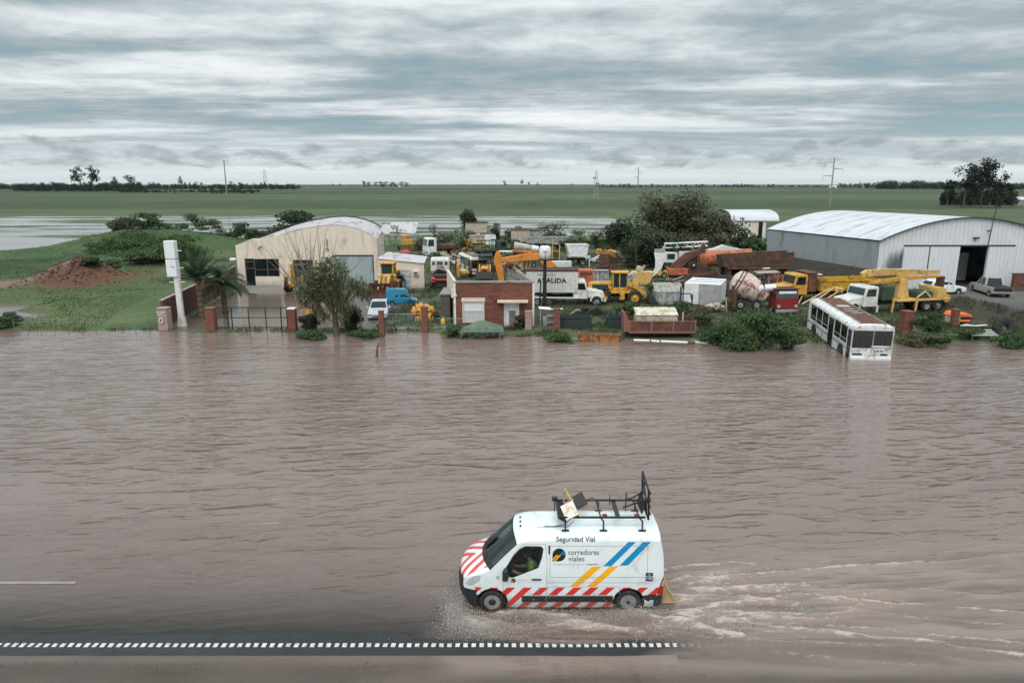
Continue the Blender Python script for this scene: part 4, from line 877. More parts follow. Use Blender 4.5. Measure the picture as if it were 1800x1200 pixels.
def brick_house():
    y=53.6; r=thing('brick_house','small flat roofed red brick house with cream corner trim at the flooded roadside','building',(xat(799,y,0),y,0))
    X=lambda px:xat(px,y,1.5)-xat(799,y,1.5); Z=lambda py:zat(y,py); L=X(939); H=Z(494.5); D=7.2
    mb=MB(); wx0,wx1,wz0,wz1=X(815),X(850.5),Z(565),Z(530); dx0,dx1=X(888),X(911)
    zc=H-.12
    mb.box(0,wx0,0,.22,-.3,zc); mb.box(wx0,wx1,0,.22,-.3,wz0); mb.box(wx0,wx1,0,.22,wz1,zc); mb.box(wx1,dx0,0,.22,-.3,zc); mb.box(dx0,dx1,0,.22,Z(531),zc); mb.box(dx1,L,0,.22,-.3,zc); mb.build('front_wall','brick_red',r)
    mb=MB()
    mb.add([(0,.22,-.3),(0,.22,H),(SK*D,D,H+.05),(SK*D,D,-.3)],[(0,1,2,3)]); mb.add([(.2,.22,-.3),(.2,.22,H),(SK*D+.2,D,H+.05),(SK*D+.2,D,-.3)],[(0,1,2,3)]); mb.add([(0,.22,H),(.2,.22,H),(SK*D+.2,D,H+.05),(SK*D,D,H+.05)],[(0,1,2,3)]); mb.build('side_wall','render_cream',r)
    mb=MB(); mb.add([(L,.22,-.3),(L,.22,H-.02),(L+SK*D,D,H),(L+SK*D,D,-.3)],[(0,1,2,3)]); mb.add([(L-.2,.22,0),(L-.2,.22,H-.02),(L-.2+SK*D,D,H),(L-.2+SK*D,D,0)],[(0,1,2,3)]); mb.add([(L,.22,H-.02),(L-.2,.22,H-.02),(L-.2+SK*D,D,H),(L+SK*D,D,H)],[(0,1,2,3)]); mb.build('side_wall','concrete',r)
    mb=MB(); mb.add([(.2,.22,H-.75),(L-.2,.22,H-.75),(L-.2+SK*4.8,4.8,H-.8),(.2+SK*4.8,4.8,H-.8)],[(0,1,2,3)]); mb.box(.2+SK*4.8,L-.2+SK*4.8,4.8,4.95,-.2,H-.78); mb.build('roof','concrete',r)
    mb=MB(); mb.box(-.03,L+.03,-.05,.42,H-.12,H); mb.build('parapet_cap','concrete',r,.01)
    for x in (-.02,L-.12):
        mb=MB(); mb.box(x,x+.16,-.04,.0,-.3,H-.12); mb.build('corner_trim','render_white',r)
    mb=MB(); mb.box(wx0-.07,wx0,-.05,.0,wz0,wz1); mb.box(wx1,wx1+.07,-.05,.0,wz0,wz1); mb.box(wx0-.14,wx1+.14,-.07,.0,wz1,wz1+.30); mb.box(wx0-.1,wx1+.1,-.08,.0,wz0-.08,wz0); wf=mb.build('window_frame','render_cream',r)
    mb=MB(); mb.box(wx0,wx1,.06,.10,wz0,wz1); mb.build('roller_shutter','shutter_white',wf)
    mb=MB()
    for k in range(15): x=wx0+.1+(wx1-wx0-.2)*k/14; mb.box(x-.008,x+.008,-.02,.0,wz0,wz0+.85)
    mb.box(wx0,wx1,-.024,-.0,wz0+.84,wz0+.87); mb.build('window_rail','door_grey',wf)
    mb=MB(); mb.box(dx0,dx1,.08,.12,-.2,Z(531)); d=mb.build('door','shutter_white',r); mb=MB(); mb.box(dx0-.07,dx0,-.03,.0,-.2,Z(531)); mb.box(dx1,dx1+.09,-.03,.0,-.2,Z(531)); mb.build('door_frame','render_white',d)
    mb=MB(); mb.box(X(875),X(928.5),-.55,.0,Z(530.5),Z(527)); mb.build('porch_slab','render_cream',r,.01)
    mb=MB(); mb.tube((X(871),-.02,Z(518)),(X(872),-.02,Z(501)),.014); mb.lathe([(.1,0),(.09,.14),(.0,.16)],(X(870.5),-.12,Z(526))); mb.build('wall_lamp','rust_brown',r)
    mb=MB(); mb.box(X(797),X(804),-.1,.0,Z(521),Z(517)); mb.build('wall_bracket','render_white',r)
    mb=MB(); mb.box(-.28,-.02,.6,1.2,Z(530)+.2,Z(516)+.2); mb.build('electric_meter_box','render_white',r,.02)
    # grey screen wall + gas bottle beside it
    r2=thing('screen_wall','narrow grey concrete screen wall beside the brick house with a pale cap','wall',(X(773)+xat(799,y,0),y+1.0,0)); mb=MB(); mb.box(0,.75,0,3.5,-.2,2.55); mb.build('wall','concrete_dark',r2); mb=MB(); mb.box(-.06,.82,-.08,3.5,2.55,2.65); mb.build('cap','concrete',r2)
    mb=MB(); gx,gy=xat(777.5,y,0)+.0,y+.75; mb.lathe([(.16,0),(.19,.05),(.19,.42),(.12,.52),(.05,.56),(.05,.62),(.09,.62),(.09,.66),(0,.66)],(gx,gy,.12)); o=mb.build('gas_bottle','gas_yellow'); tag(o,'yellow gas bottle standing against the grey screen wall','gas bottle')
mat('gas_yellow',(.62,.50,.05),.45,var=.1)
brick_house()

def totem():
    x,y=at(320,573); r=thing('sign_totem','tall white roadside sign totem on a concrete post','sign',(x,y,0)); H=6.9
    mb=MB(); mb.prism([(-.34,-.1),(.36,-.1),(.27,.75),(-.20,.75)],-.2,.2); mb.box(-.18,.24,-.16,.16,.75,4.15); mb.build('post','post_white',r,.02)
    mb=MB(); mb.box(-.62,.20,-.30,.30,4.05,5.42); a=mb.build('sign_box','sign_white',r,.03); mb=MB(); mb.box(-.62,.20,-.30,.30,5.48,H); mb.build('sign_box','sign_white',r,.03)
    mb=MB(); mb.box(-.56,.14,-.25,.25,5.40,5.50); mb.build('joint','dark_line',r)
    mb=MB()
    for z,k in ((3.6,1),(4.75,0),(6.1,0)): mb.tube((.2,0,z),(.62,0,z),.035,n=5); 
    mb.tube((-.62,0,3.6),(-.18,0,3.6),.03,n=5); mb.build('step_peg','sign_white',r)
    for i,(t_,z,h) in enumerate((('LOPEZ',4.86,.16),('MAQUINAS',4.62,.11))): pass
    v,f=text_mesh('VIAL',1,.02); w=max(p[0] for p in v); mb=MB(); mb.v=[(-.22+p[0]*.34/w,-.305,4.78+p[1]*.22) for p in v]; mb.f=f; mb.sm=[False]*len(f); mb.build('lettering','sign_ink',a,recalc=False)
totem()
def pier(px0,px1,ptop,pbot,label,m='brick_pier',cap=None,y=None,tilt=0):
    x,y=at((px0+px1)/2,pbot,.05) if y is None else (xat((px0+px1)/2,y),y); w=(px1-px0)*sc(y,1); h=zat(y,ptop)
    r=thing('gate_pier',label,'brick pillar',(x,y,0),group='brick pillars along the roadside boundary',rot=(0,tilt,0)); mb=MB(); mb.box(-w/2,w/2,-w/2,w/2,-.4,h-.08); mb.build('shaft',m,r)
    mb=MB(); mb.box(-w/2-.03,w/2+.03,-w/2-.03,w/2+.03,h-.08,h); mb.build('cap',cap or m,r,.01); return r
p0=pier(283,300,540,578,'pink painted pillar with a meter hatch at the end of the brick wall','brick_pink')
mb=MB(); mb.box(-.17,.07,-.50,-.40,.62,1.05); hh=mb.build('meter_hatch','sign_white',p0); mb=MB(); mb.box(-.11,.01,-.51,-.50,.68,.99); mb.build('dark_pane','dark_line',hh)
for t_,z,w_ in (('EL VIGIA',1.42,.62),('1378',1.22,.40)):
    v,f=text_mesh(t_[:3] if w_<.5 else t_[:2]+' VIAL',1,.03); w=max(p[0] for p in v); mb=MB(); mb.v=[(-.35+p[0]*w_/w,-.405,z+p[1]*.16) for p in v]; mb.f=f; mb.sm=[False]*len(f); mb.build('painted_lettering','sign_white',p0,recalc=False)
pier(366,381,540,580,'brick pillar at the left end of the iron gate','brick_pier'); pier(509,522,541,580,'brick pillar with a white cap at the right end of the iron gate','brick_pier','sign_white')
pier(667.5,676,546,590,'tall thin brick pillar in front of the white hatchback'); pier(742,752.5,539,583,'brick pillar in front of the orange machine parts')
pier(819,829,544,573,'brick pillar in front of the white roller shutter'); pier(895,906,545,575,'purple stone pillar in front of the brick house door','stone_purple'); pier(923,934.5,546,579,'pale pink brick pillar at the right corner of the brick house','brick_pink'); pier(972,984,542,580,'brick pillar beside the dark green skip','brick_pier','rust_brown')
pier(1582,1598,546,588,'brick pillar standing in weeds right of the bus','brick_pier'); pier(1671,1681,543,575,'short brick pillar with the orange car front beside it','brick_pier')
def wall_run():
    a=at(289,577); b=(at(424,503)[0]-.6,at(424,503)[1]); r=thing('brick_boundary_wall','low red brick boundary wall running back from the roadside to the workshop','wall',(a[0],a[1],0),math.atan2(b[1]-a[1],b[0]-a[0])); L=math.hypot(b[0]-a[0],b[1]-a[1])
    mb=MB(); mb.box(0,L,-.1,.1,-.3,2.22); 
    for z in (.5,.95,1.4,1.85): mb.box(0,L,-.125,-.1,z,z+.10)
    mb.build('wall','brick_wall',r); mb=MB(); mb.box(-.03,L,-.14,.14,2.22,2.30); mb.build('coping','brick_pink',r)
    for k in range(4):
        mb=MB(); x=L*(k+.7)/4.4; mb.box(x-.15,x+.15,-.22,-.1,-.3,2.22); mb.build('buttress','brick_wall',r)
wall_run()
def gate():
    x0,y0=at(382,578); x1,_=at(506,578); r=thing('iron_gate','wide dark iron double gate across the flooded forecourt entrance','gate',(x0,y0,0)); L=x1-x0; H=1.75
    mb=MB()
    for z in (.12,.92,H-.02): mb.box(0,L,-.03,.03,z-.03,z+.03)
    mb.build('rail','iron_dark',r)
    for f in (.0,.165,.22,.46,.70,.915,1.0):
        mb=MB(); mb.box(L*f-.035,L*f+.035,-.035,.035,-.1,H+.02); mb.build('upright','iron_dark',r)
gate()
def railing(px0,px1,pb,label,H=1.3,n=40,m='door_grey'):
    x0,y0=at(px0,pb); x1,y1=at(px1,pb); r=thing('metal_fence',label,'fence',(x0,y0,0)); L=x1-x0
    mb=MB(); mb.box(0,L,-.15,.15,-.2,.18); mb.build('kerb','concrete',r)
    mb=MB(); mb.box(0,L,-.015,.015,H-.02,H+.02); mb.box(0,L,-.015,.015,.25,.28); mb.build('rail',m,r)
    mb=MB(); k_=int(L/.14)
    for k in range(k_+1): x=L*k/k_; mb.box(x-.007,x+.007,-.007,.007,.15,H)
    o=mb.build('bars',m,r); o['kind']='stuff'
railing(525,666,581,'pale metal railing on a kerb in front of the parked white hatchback'); railing(678,741,580,'short pale railing between two brick pillars near the orange machine parts')
railing(752,818,579,'pale railing running up to the shuttered window of the brick house',.9)
def wirefence():
    r=thing('wire_fence','sagging wire fence on thin stakes along the grassy water edge','fence',(0,0,0)); pts=[]
    for i,px in enumerate(range(-30,285,24)): 
        x,y=at(px,579); h=.8+.1*math.sin(i*2.1); pts.append((x,y+.4,h)); mb=MB(); mb.tube((x,y+.4,-.2),(x+.05*math.sin(i),y+.4,h),.035,n=5); mb.build('stake','concrete',r)
    for dz in (0,-.3): mb=MB(); mb.path([(a,b,c+dz) for a,b,c in pts],.012,4); mb.build('wire','concrete',r)
wirefence()

def hangar():
    dG=67.5; dB=84.6; ZF=1.05
    A=Vector((xat(1537,dG,1),dG,ZF)); B=Vector((xat(1843,dG,1),dG,ZF)); u=(B-A).normalized(); Wd=(B-A).length; ang=0
    r=thing('steel_hangar','huge arched white steel hangar with a half open sliding door','building',tuple(A))
    He=zat(dG,423)-ZF; Hp=zat(dG,382.5)-ZF; He_b=zat(dB,403)-ZF; Zm=zat(dG,475)-ZF
    loc=Vector((xat(1347,dB,3)-A.x,dB-dG,0))
    N=28; arch=[]
    for k in range(N+1):
        t=k/N; arch.append((Wd*t,He+(Hp-He)*math.sin(PI*t)**.85))
    D=loc
    def zt(x): return float(np.interp(x,[p[0] for p in arch],[p[1] for p in arch]))
    # openings (in local x): sliding door leaves and gap
    def lx(px,z=3): # local x where the pixel column meets the gable plane at height z
        best=None
        for k in range(600):
            t=k/599*Wd; p=A+u*t
            q=proj(p.x,p.y,z+ZF)[0]
            if best is None or abs(q-px)<best[0]: best=(abs(q-px),t)
        return best[1]
    g0,g1=lx(1681,2),lx(1731,2); d0,d1=lx(1588,4),lx(1783,4); Hd=zat(dG,433)-ZF
    mb=MB(); 
    for a,b in ((0,g0),(g1,Wd)): 
        xs=[a]+[p[0] for p in arch if a<p[0]<b]+[b]
        for p,q_ in zip(xs[:-1],xs[1:]): mb.prism([(p,0),(q_,0),(q_,zt(q_)),(p,zt(p))],0,.12)
    xs=[g0]+[p[0] for p in arch if g0<p[0]<g1]+[g1]
    for p,q_ in zip(xs[:-1],xs[1:]): mb.prism([(p,Hd),(q_,Hd),(q_,zt(q_)),(p,zt(p))],0,.12)
    x=.1
    while x<Wd-.1:
        z0=.2 if not (g0-.1<x<g1+.1) else Hd+.02
        mb.prism([(x,z0),(x+.09,z0),(x+.09,zt(x+.09)-.02),(x,zt(x)-.02)],-.05,0); x+=.42
    mb.build('front_wall','steel_soot',r)
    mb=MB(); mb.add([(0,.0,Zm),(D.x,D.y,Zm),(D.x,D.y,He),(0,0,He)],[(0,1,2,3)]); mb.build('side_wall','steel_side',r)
    mb=MB(); mb.add([(-.03,-.02,-1.3),(D.x-.03,D.y,-1.3),(D.x-.03,D.y,Zm+.02),(-.03,-.02,Zm+.02)],[(0,1,2,3)]); mb.box(-.03,lx(1585,1),-.09,-.055,-1.2,Zm+.02); mb.build('plinth','concrete_dark',r)
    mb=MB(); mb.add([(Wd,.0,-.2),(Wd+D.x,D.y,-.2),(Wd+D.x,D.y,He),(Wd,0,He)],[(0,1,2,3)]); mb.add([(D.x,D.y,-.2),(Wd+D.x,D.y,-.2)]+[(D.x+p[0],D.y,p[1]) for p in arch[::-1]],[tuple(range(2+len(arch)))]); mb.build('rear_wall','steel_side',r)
    mb=MB(); n=len(arch); v=[(a+(-.12 if i==0 else (.12 if i==n-1 else 0)),-.25,z+.04) for i,(a,z) in enumerate(arch)]; v+=[(p[0]+D.x,D.y+.2,p[2]) for p in v]
    M_=10; vv=[]
    for j in range(M_+1):
        for i in range(n): a,b=v[i],v[n+i]; vv.append(tuple(a[k]+(b[k]-a[k])*j/M_ for k in range(3)))
    mb.add(vv,[(j*n+i,j*n+i+1,(j+1)*n+i+1,(j+1)*n+i) for j in range(M_) for i in range(n-1)],True); mb.build('roof','roof_light',r)
    mb=MB(); mb.path([(p[0],-.28,p[2]-.02) for p in v[:n]],.06,4); mb.path([(0,-.2,He-.02),(D.x,D.y,He-.02)],.07,4); mb.build('roof_edge_flashing','dark_line',r)
    mb=MB(); mb.box(d0,d1,-.16,-.06,Hd,Hd+.14); mb.build('door_track','dark_line',r)
    for a,b in ((d0,lx(1633,4)-.05),(lx(1633,4)+.05,g0),(g1,d1)):
        mb=MB(); mb.box(a,b,-.13,-.06,.05,Hd); x=a+.05
        while x<b-.1: mb.box(x,x+.08,-.17,-.13,.05,Hd-.02); x+=.40
        mb.build('sliding_door','steel_front',r)
    mb=MB(); mb.box(lx(1633,4)-.05,lx(1633,4)+.05,-.15,-.05,0,Hd); mb.build('door_post','dark_line',r)
    mb=MB(); mb.box((g0+g1)/2-.25,(g0+g1)/2+.25,-.3,-.05,Hd+.75,Hd+.9); mb.build('door_lamp','dark_line',r)
    # inside
    mb=MB(); mb.box(g0+.5,g1+1.2,4.5,4.8,.3,3.2); iw=mb.build('inner_office','clean_grey',r); mb=MB(); mb.box(g0+.9,g0+1.6,4.44,4.5,2.0,2.7); mb.box(g0+1.9,g0+2.6,4.44,4.5,2.0,2.7); mb.build('window','pane_black',iw)
    mb=MB(); mb.box(0.2,Wd-.2,.2,28,-.2,.12); mb.build('floor_slab','concrete_dark',r)
    # masonry base beside the door and outbuilding
    r2=thing('brick_outbuilding','low brown brick wall against the right side of the steel hangar','wall',(xat(1776,66,2),65.6,ZF),ang); mb=MB(); mb.box(0,9,0,.3,.3,(zat(65.6,482)-ZF)); mb.build('wall','brick_wall',r2); mb=MB(); mb.box(-.05,9,-.05,.35,(zat(65.6,482)-ZF),(zat(65.6,482)-ZF)+.08); mb.build('cap','concrete_dark',r2)
    # retaining face of the raised drive
hangar()
def small_shed():
    y=128; x0=xat(1285,y,0); r=thing('small_arched_shed','small pale shed with an arched white roof behind the big bush','shed',(x0,y,0)); X=lambda px:xat(px,y,2)-xat(1285,y,2); Z=lambda py:zat(y,py); L=X(1344); Lf=X(1365)
    mb=MB(); mb.box(0,L,0,.2,0,Z(388)); mb.build('wall','render_cream',r)
    mb=MB(); n=10; pr=[(8.0*(1-math.cos(PI*k/n))/2,Z(388)+1.9*math.sin(PI*k/n)**.8) for k in range(n+1)]
    mb=MB(); v=[]
    for x in (-.35,Lf): v+=[(x+(-1.3*(a/8) if x<0 else -1.6*(a/8)),a-.3,z) for a,z in pr]
    mb.add(v,[(i,i+1,n+2+i,n+1+i) for i in range(n)],True); mb.build('roof','roof_light',r)
    mb=MB(); mb.add([(0,0,0)]+[(-1.2*(a/8)-.02,a,z-.05) for a,z in pr]+[(-1.2,8,0)],[tuple(range(n+3))]); mb.build('end_wall','concrete',r)
    for px0,px1,m_ in ((1299,1309,'steel_front'),(1309,1319,'render_white'),(1331,1338,'pane_black'),(1338,1343,'steel_front')): mb=MB(); mb.box(X(px0),X(px1),-.06,0,0.1,Z(390)); mb.build('door_panel',m_,r)
    mb=MB(); mb.box(X(1347),X(1362),0,.2,0.3,1.0); mb.box(X(1347),X(1362),0,.2,1.6,1.9); mb.build('open_bay_rail','concrete',r)
small_shed()
# ================= VEHICLES AND MACHINES IN THE YARD =================
def pm(n,c,dirt=None,dm=.40,ds=1.3,rough=.45,**k):
    return mat(n,c,rough+.1,var=.20,dirt=dirt,dm=dm+.035,ds=ds*1.3,**k)
pm('old_white',(.66,.64,.61),(.30,.20,.15),.33,2.2); pm('bus_white',(.70,.71,.71),(.34,.26,.21),.385,1.8); pm('trough_orange',(.42,.16,.03),(.16,.07,.03),.46,2.0); pm('clean_white',(.74,.75,.76),(.45,.44,.42),.30); pm('cat_yellow',(.62,.33,.045),(.20,.12,.05),.37,1.8); pm('pale_yellow',(.66,.42,.13),(.30,.20,.10),.38,1.5); pm('dump_yellow',(.62,.36,.03),(.22,.13,.04),.40,1.6)
pm('exc_orange',(.66,.24,.035),(.30,.12,.04),.32,1.2); pm('tank_orange',(.50,.14,.06),(.26,.08,.04),.42,1.0); pm('rust',(.19,.075,.045),(.09,.045,.03),.50,1.6,.85); pm('rust_dark',(.075,.045,.035),(.14,.065,.04),.42,1.4,.9); pm('rust_purple',(.20,.13,.14),(.26,.10,.07),.52,1.6,.85)
pm('army_green',(.035,.060,.040),(.10,.09,.06),.36,1.5,.7); pm('dark_green_steel',(.022,.040,.040),(.06,.055,.045),.36,1.4,.6); pm('pale_green',(.11,.16,.11),(.10,.12,.08),.40,2,.6); pm('car_blue',(.012,.20,.34),(.08,.16,.20),.28,1.5,.3,coat=.4); pm('car_silver',(.52,.545,.57),(.30,.30,.30),.28,1.5,.25,coat=.5,metal=.2); pm('pickup_silver',(.40,.385,.36),None,.3,1,.3,coat=.4,metal=.3)
pm('truck_red',(.22,.018,.016),(.12,.03,.03),.36,1.5); pm('maroon',(.060,.022,.022),(.14,.07,.05),.38,1.3,.8); pm('grey_box',(.36,.35,.37),(.26,.25,.25),.30,.8,.6); pm('lid_grey',(.36,.35,.31),(.20,.19,.15),.42,1.2,.8); pm('galv',(.36,.39,.38),(.22,.22,.21),.42,2,.6); pm('oil_black',(.015,.015,.015),(.05,.04,.03),.38,2,.6); pm('cream_old',(.50,.45,.36),(.26,.18,.12),.40,2.2,.8); pm('moss_lid',(.42,.36,.20),(.62,.58,.50),.47,1.6,.8); pm('drum_pink',(.60,.50,.45),(.25,.09,.055),.43,.9,.6,stretch=(1,1,1)); pm('bright_orange',(.78,.17,.04),None); pm('red_small',(.48,.05,.06),None); pm('rim_yellow',(.62,.32,.06),None); pm('rim_grey',(.30,.30,.29),(.12,.1,.09),.42)
pm('beam_buff',(.55,.42,.22),(.30,.2,.1),.38,2); pm('brown_box',(.22,.13,.06),(.12,.07,.04),.42,1.5,.8)
def V(name,label,cat,px,row,rz=0.0,z=None,group=None,rot=None,s=1.0):
    if z is None:
        z=.1; 
        for _ in range(4): x,y=at(px,row,z); z=max(gz(x,y),-.10)
    x,y=at(px,row,z); return thing(name,label,cat,(x,y,z),rz,group,rot,s)
def part(root,name,m,ops,bev=.015,seg=1,loc=None,rot=None):
    mb=MB()
    if loc or rot: mb.T(loc or (0,0,0),rot or (0,0,0))
    for o in ops:
        k=o[0]
        if k=='b': mb.box(*o[1:])
        elif k=='c': mb.cb(*o[1:])
        elif k=='t': mb.tube(*o[1:])
        elif k=='p': mb.prism(*o[1:])
        elif k=='l': mb.lathe(*o[1:])
        elif k=='q': mb.add(list(o[1]),[tuple(range(len(o[1])))])
        elif k=='w': mb.path(*o[1:])
    return mb.build(name,m,root,bev)
def wheel(root,x,y,r,w=.3,rim='rim_grey',z=None,name='wheel',rr=.52):
    z=r if z is None else z; sd=1 if y>0 else -1; mb=MB(); mb.T((x,y,z)); h=w/2
    mb.lathe([(r*rr,-h*.8),(r*.86,-h),(r,-h*.55),(r,h*.55),(r*.86,h),(r*rr,h*.8),(r*rr,-h*.8)],ax='y',n=22,cap=False); t=mb.build(name,'rubber',root)
    mb=MB(); mb.T((x,y,z)); mb.lathe([(r*rr,sd*h*.85),(r*rr*.92,sd*h*.45),(r*.25,sd*h*.35),(r*.22,sd*h*.75),(.0,sd*h*.8)],ax='y',n=18,cap=False); mb.lathe([(r*rr,-sd*h*.7),(0,-sd*h*.6)],ax='y',n=14,cap=False); mb.build('rim',rim,t); return t
def sidewin(root,prs,y,m='pane_black',name='window',t=.02):
    for sd in (-1,1):
        for pr in prs: mb=MB(); mb.prism(pr,sd*y,sd*(y+t)); mb.build(name,m,root)
def car(root,paint,L=4.2,Wd=1.7,H=1.45,kind='hatch',glass='pane_black'):
    b=L/2; w=Wd/2
    if kind=='hatch': low=[(-b,.30),(-b,.72),(-b+.1,.86),(b-1.3,.90),(b-.35,.78),(b-.03,.60),(b,.32)]; top=[(-b+.08,.86),(-b+.45,H-.06),(-b+.8,H),(b-2.15,H),(b-1.25,.90)]
    elif kind=='pickup': low=[(-b,.42),(-b,.98),(b-1.45,1.02),(b-.3,.92),(b,.70),(b,.40)]; top=[(-b+1.75,1.0),(-b+1.95,H-.08),(-b+2.2,H),(b-2.1,H),(b-1.35,1.02)]
    elif kind=='kangoo': low=[(-b,.28),(-b,1.0),(b-1.05,1.0),(b-.25,.74),(b,.55),(b,.28)]; top=[(-b,1.0),(-b+.06,H-.25),(-b+.2,H-.02),(-b+.5,H),(b-1.5,H-.05),(b-1.35,H-.12),(b-.70,.90),(b-1.05,.98)]
    else: low=[(-b,.3),(-b,.8),(b-1.1,.88),(b,.6),(b,.3)]; top=[(-b+.4,.85),(-b+.8,H),(b-2,H),(b-1.1,.88)]
    def arched(pr):
        out=list(pr)
        pts=[]
        for cx in (b-.85,-b+.75):
            pts+=[(cx+.36*math.cos(a*PI/6),.28+.36*math.sin(a*PI/6)) for a in range(0,7)]
        return out+pts
    body=part(root,'body',paint,[('p',arched(low),-w,w)],.05,3)
    mb=MB(); n=len(top); cz=.9; v=[]
    for sd in (-1,1):
        for x,z in top: k=max(0,(z-cz)/(H-cz)); v.append((x,sd*(w-.03-.16*k),z))
    mb.add(v,[tuple(range(n)),tuple(range(2*n-1,n-1,-1))]+[(i,(i+1)%n,n+(i+1)%n,n+i) for i in range(n)]); mb.build('cabin',paint,root,.04,2)
    def yk(z): return w-.03-.16*max(0,(z-cz)/(H-cz))
    xa=min(p[0] for p in top); xb=max(p[0] for p in top); zt=H-.1; zb=.95
    fr=[p for p in top]
    def wx(z,side): # glass edge following the pillars
        xs=[]
        for (x1,z1),(x2,z2) in zip(top,top[1:]+top[:1]):
            if (z1-z)*(z2-z)<=0 and abs(z1-z2)>1e-6: xs.append(x1+(x2-x1)*(z-z1)/(z2-z1))
        return (max(xs) if side>0 else min(xs)) if xs else 0
    for sd in (-1,1):
        if kind=='kangoo': spans=[((wx(zb+.1,1)-.75,wx(zb+.1,1)-.08),(wx(zt-.05,1)-.42,wx(zt-.05,1)-.10)),((.35-.45,.35-.12),(.35-.45,.35-.12)),((-.42,-.70),(-.42,-.70))]
        elif kind=='pickup': m_=(wx(zb+.1,1)+wx(zb+.1,-1))/2; spans=[((m_+.05,wx(zb+.12,1)-.10),(m_+.05,wx(zt,1)-.10)),((wx(zb+.12,-1)+.12,m_-.05),(wx(zt,-1)+.08,m_-.05))]
        else: m_=0.0; spans=[((m_+.05,wx(zb,1)-.12),(m_+.05,wx(zt,1)-.08)),((wx(zb,-1)+.15,m_-.05),(wx(zt,-1)+.12,m_-.05))]
        for (a0,a1),(c0,c1) in spans:
            z0,z1=(zb+.06,zt-.02) if kind!='kangoo' else (1.06,1.38)
            mb=MB(); mb.add([(a0,sd*(yk(z0)+.008),z0),(a1,sd*(yk(z0)+.008),z0),(c1,sd*(yk(z1)+.008),z1),(c0,sd*(yk(z1)+.008),z1)],[(0,1,2,3)]); mb.build('side_window',glass,root)
    def slab(z0,z1,side,inset=.1,off=.012):
        x0,x1=wx(z0,side),wx(z1,side); o=off*side; return [(x0+o,-yk(z0)+inset,z0+.01),(x0+o,yk(z0)-inset,z0+.01),(x1+o,yk(z1)-inset,z1+.01),(x1+o,-yk(z1)+inset,z1+.01)]
    mb=MB(); mb.add(slab(.98 if kind!='kangoo' else 1.02,H-.08 if kind!='kangoo' else H-.15,1),[(0,1,2,3)]); mb.build('windshield',glass,root)
    mb=MB(); mb.add(slab(1.02,H-.1 if kind!='kangoo' else H-.3,-1,.16),[(0,1,2,3)]); mb.build('rear_window',glass,root)
    part(root,'grille','trim_black',[('b',b-.02,b+.01,-.38,.38,.48,.58),('b',b-.02,b+.012,-.5,.5,.30,.40)],0)
    for sd in (-1,1):
        part(root,'headlight','lamp_glass',[('b',b-.16,b+.004,sd*(w-.40),sd*(w-.06),.58,.70)],.02); part(root,'tail_light','lamp_red',[('b',-b-.008,-b+.06,sd*(w-.22),sd*(w-.03),.72,.90)],0)
        part(root,'wing_mirror',paint,[('c',(wx(.98,1)-.18,sd*(w+.10),.98),(.12,.20,.13))],.03)
        wheel(root,b-.85,sd*(w-.12),.30,.2); wheel(root,-b+.75,sd*(w-.12),.30,.2)
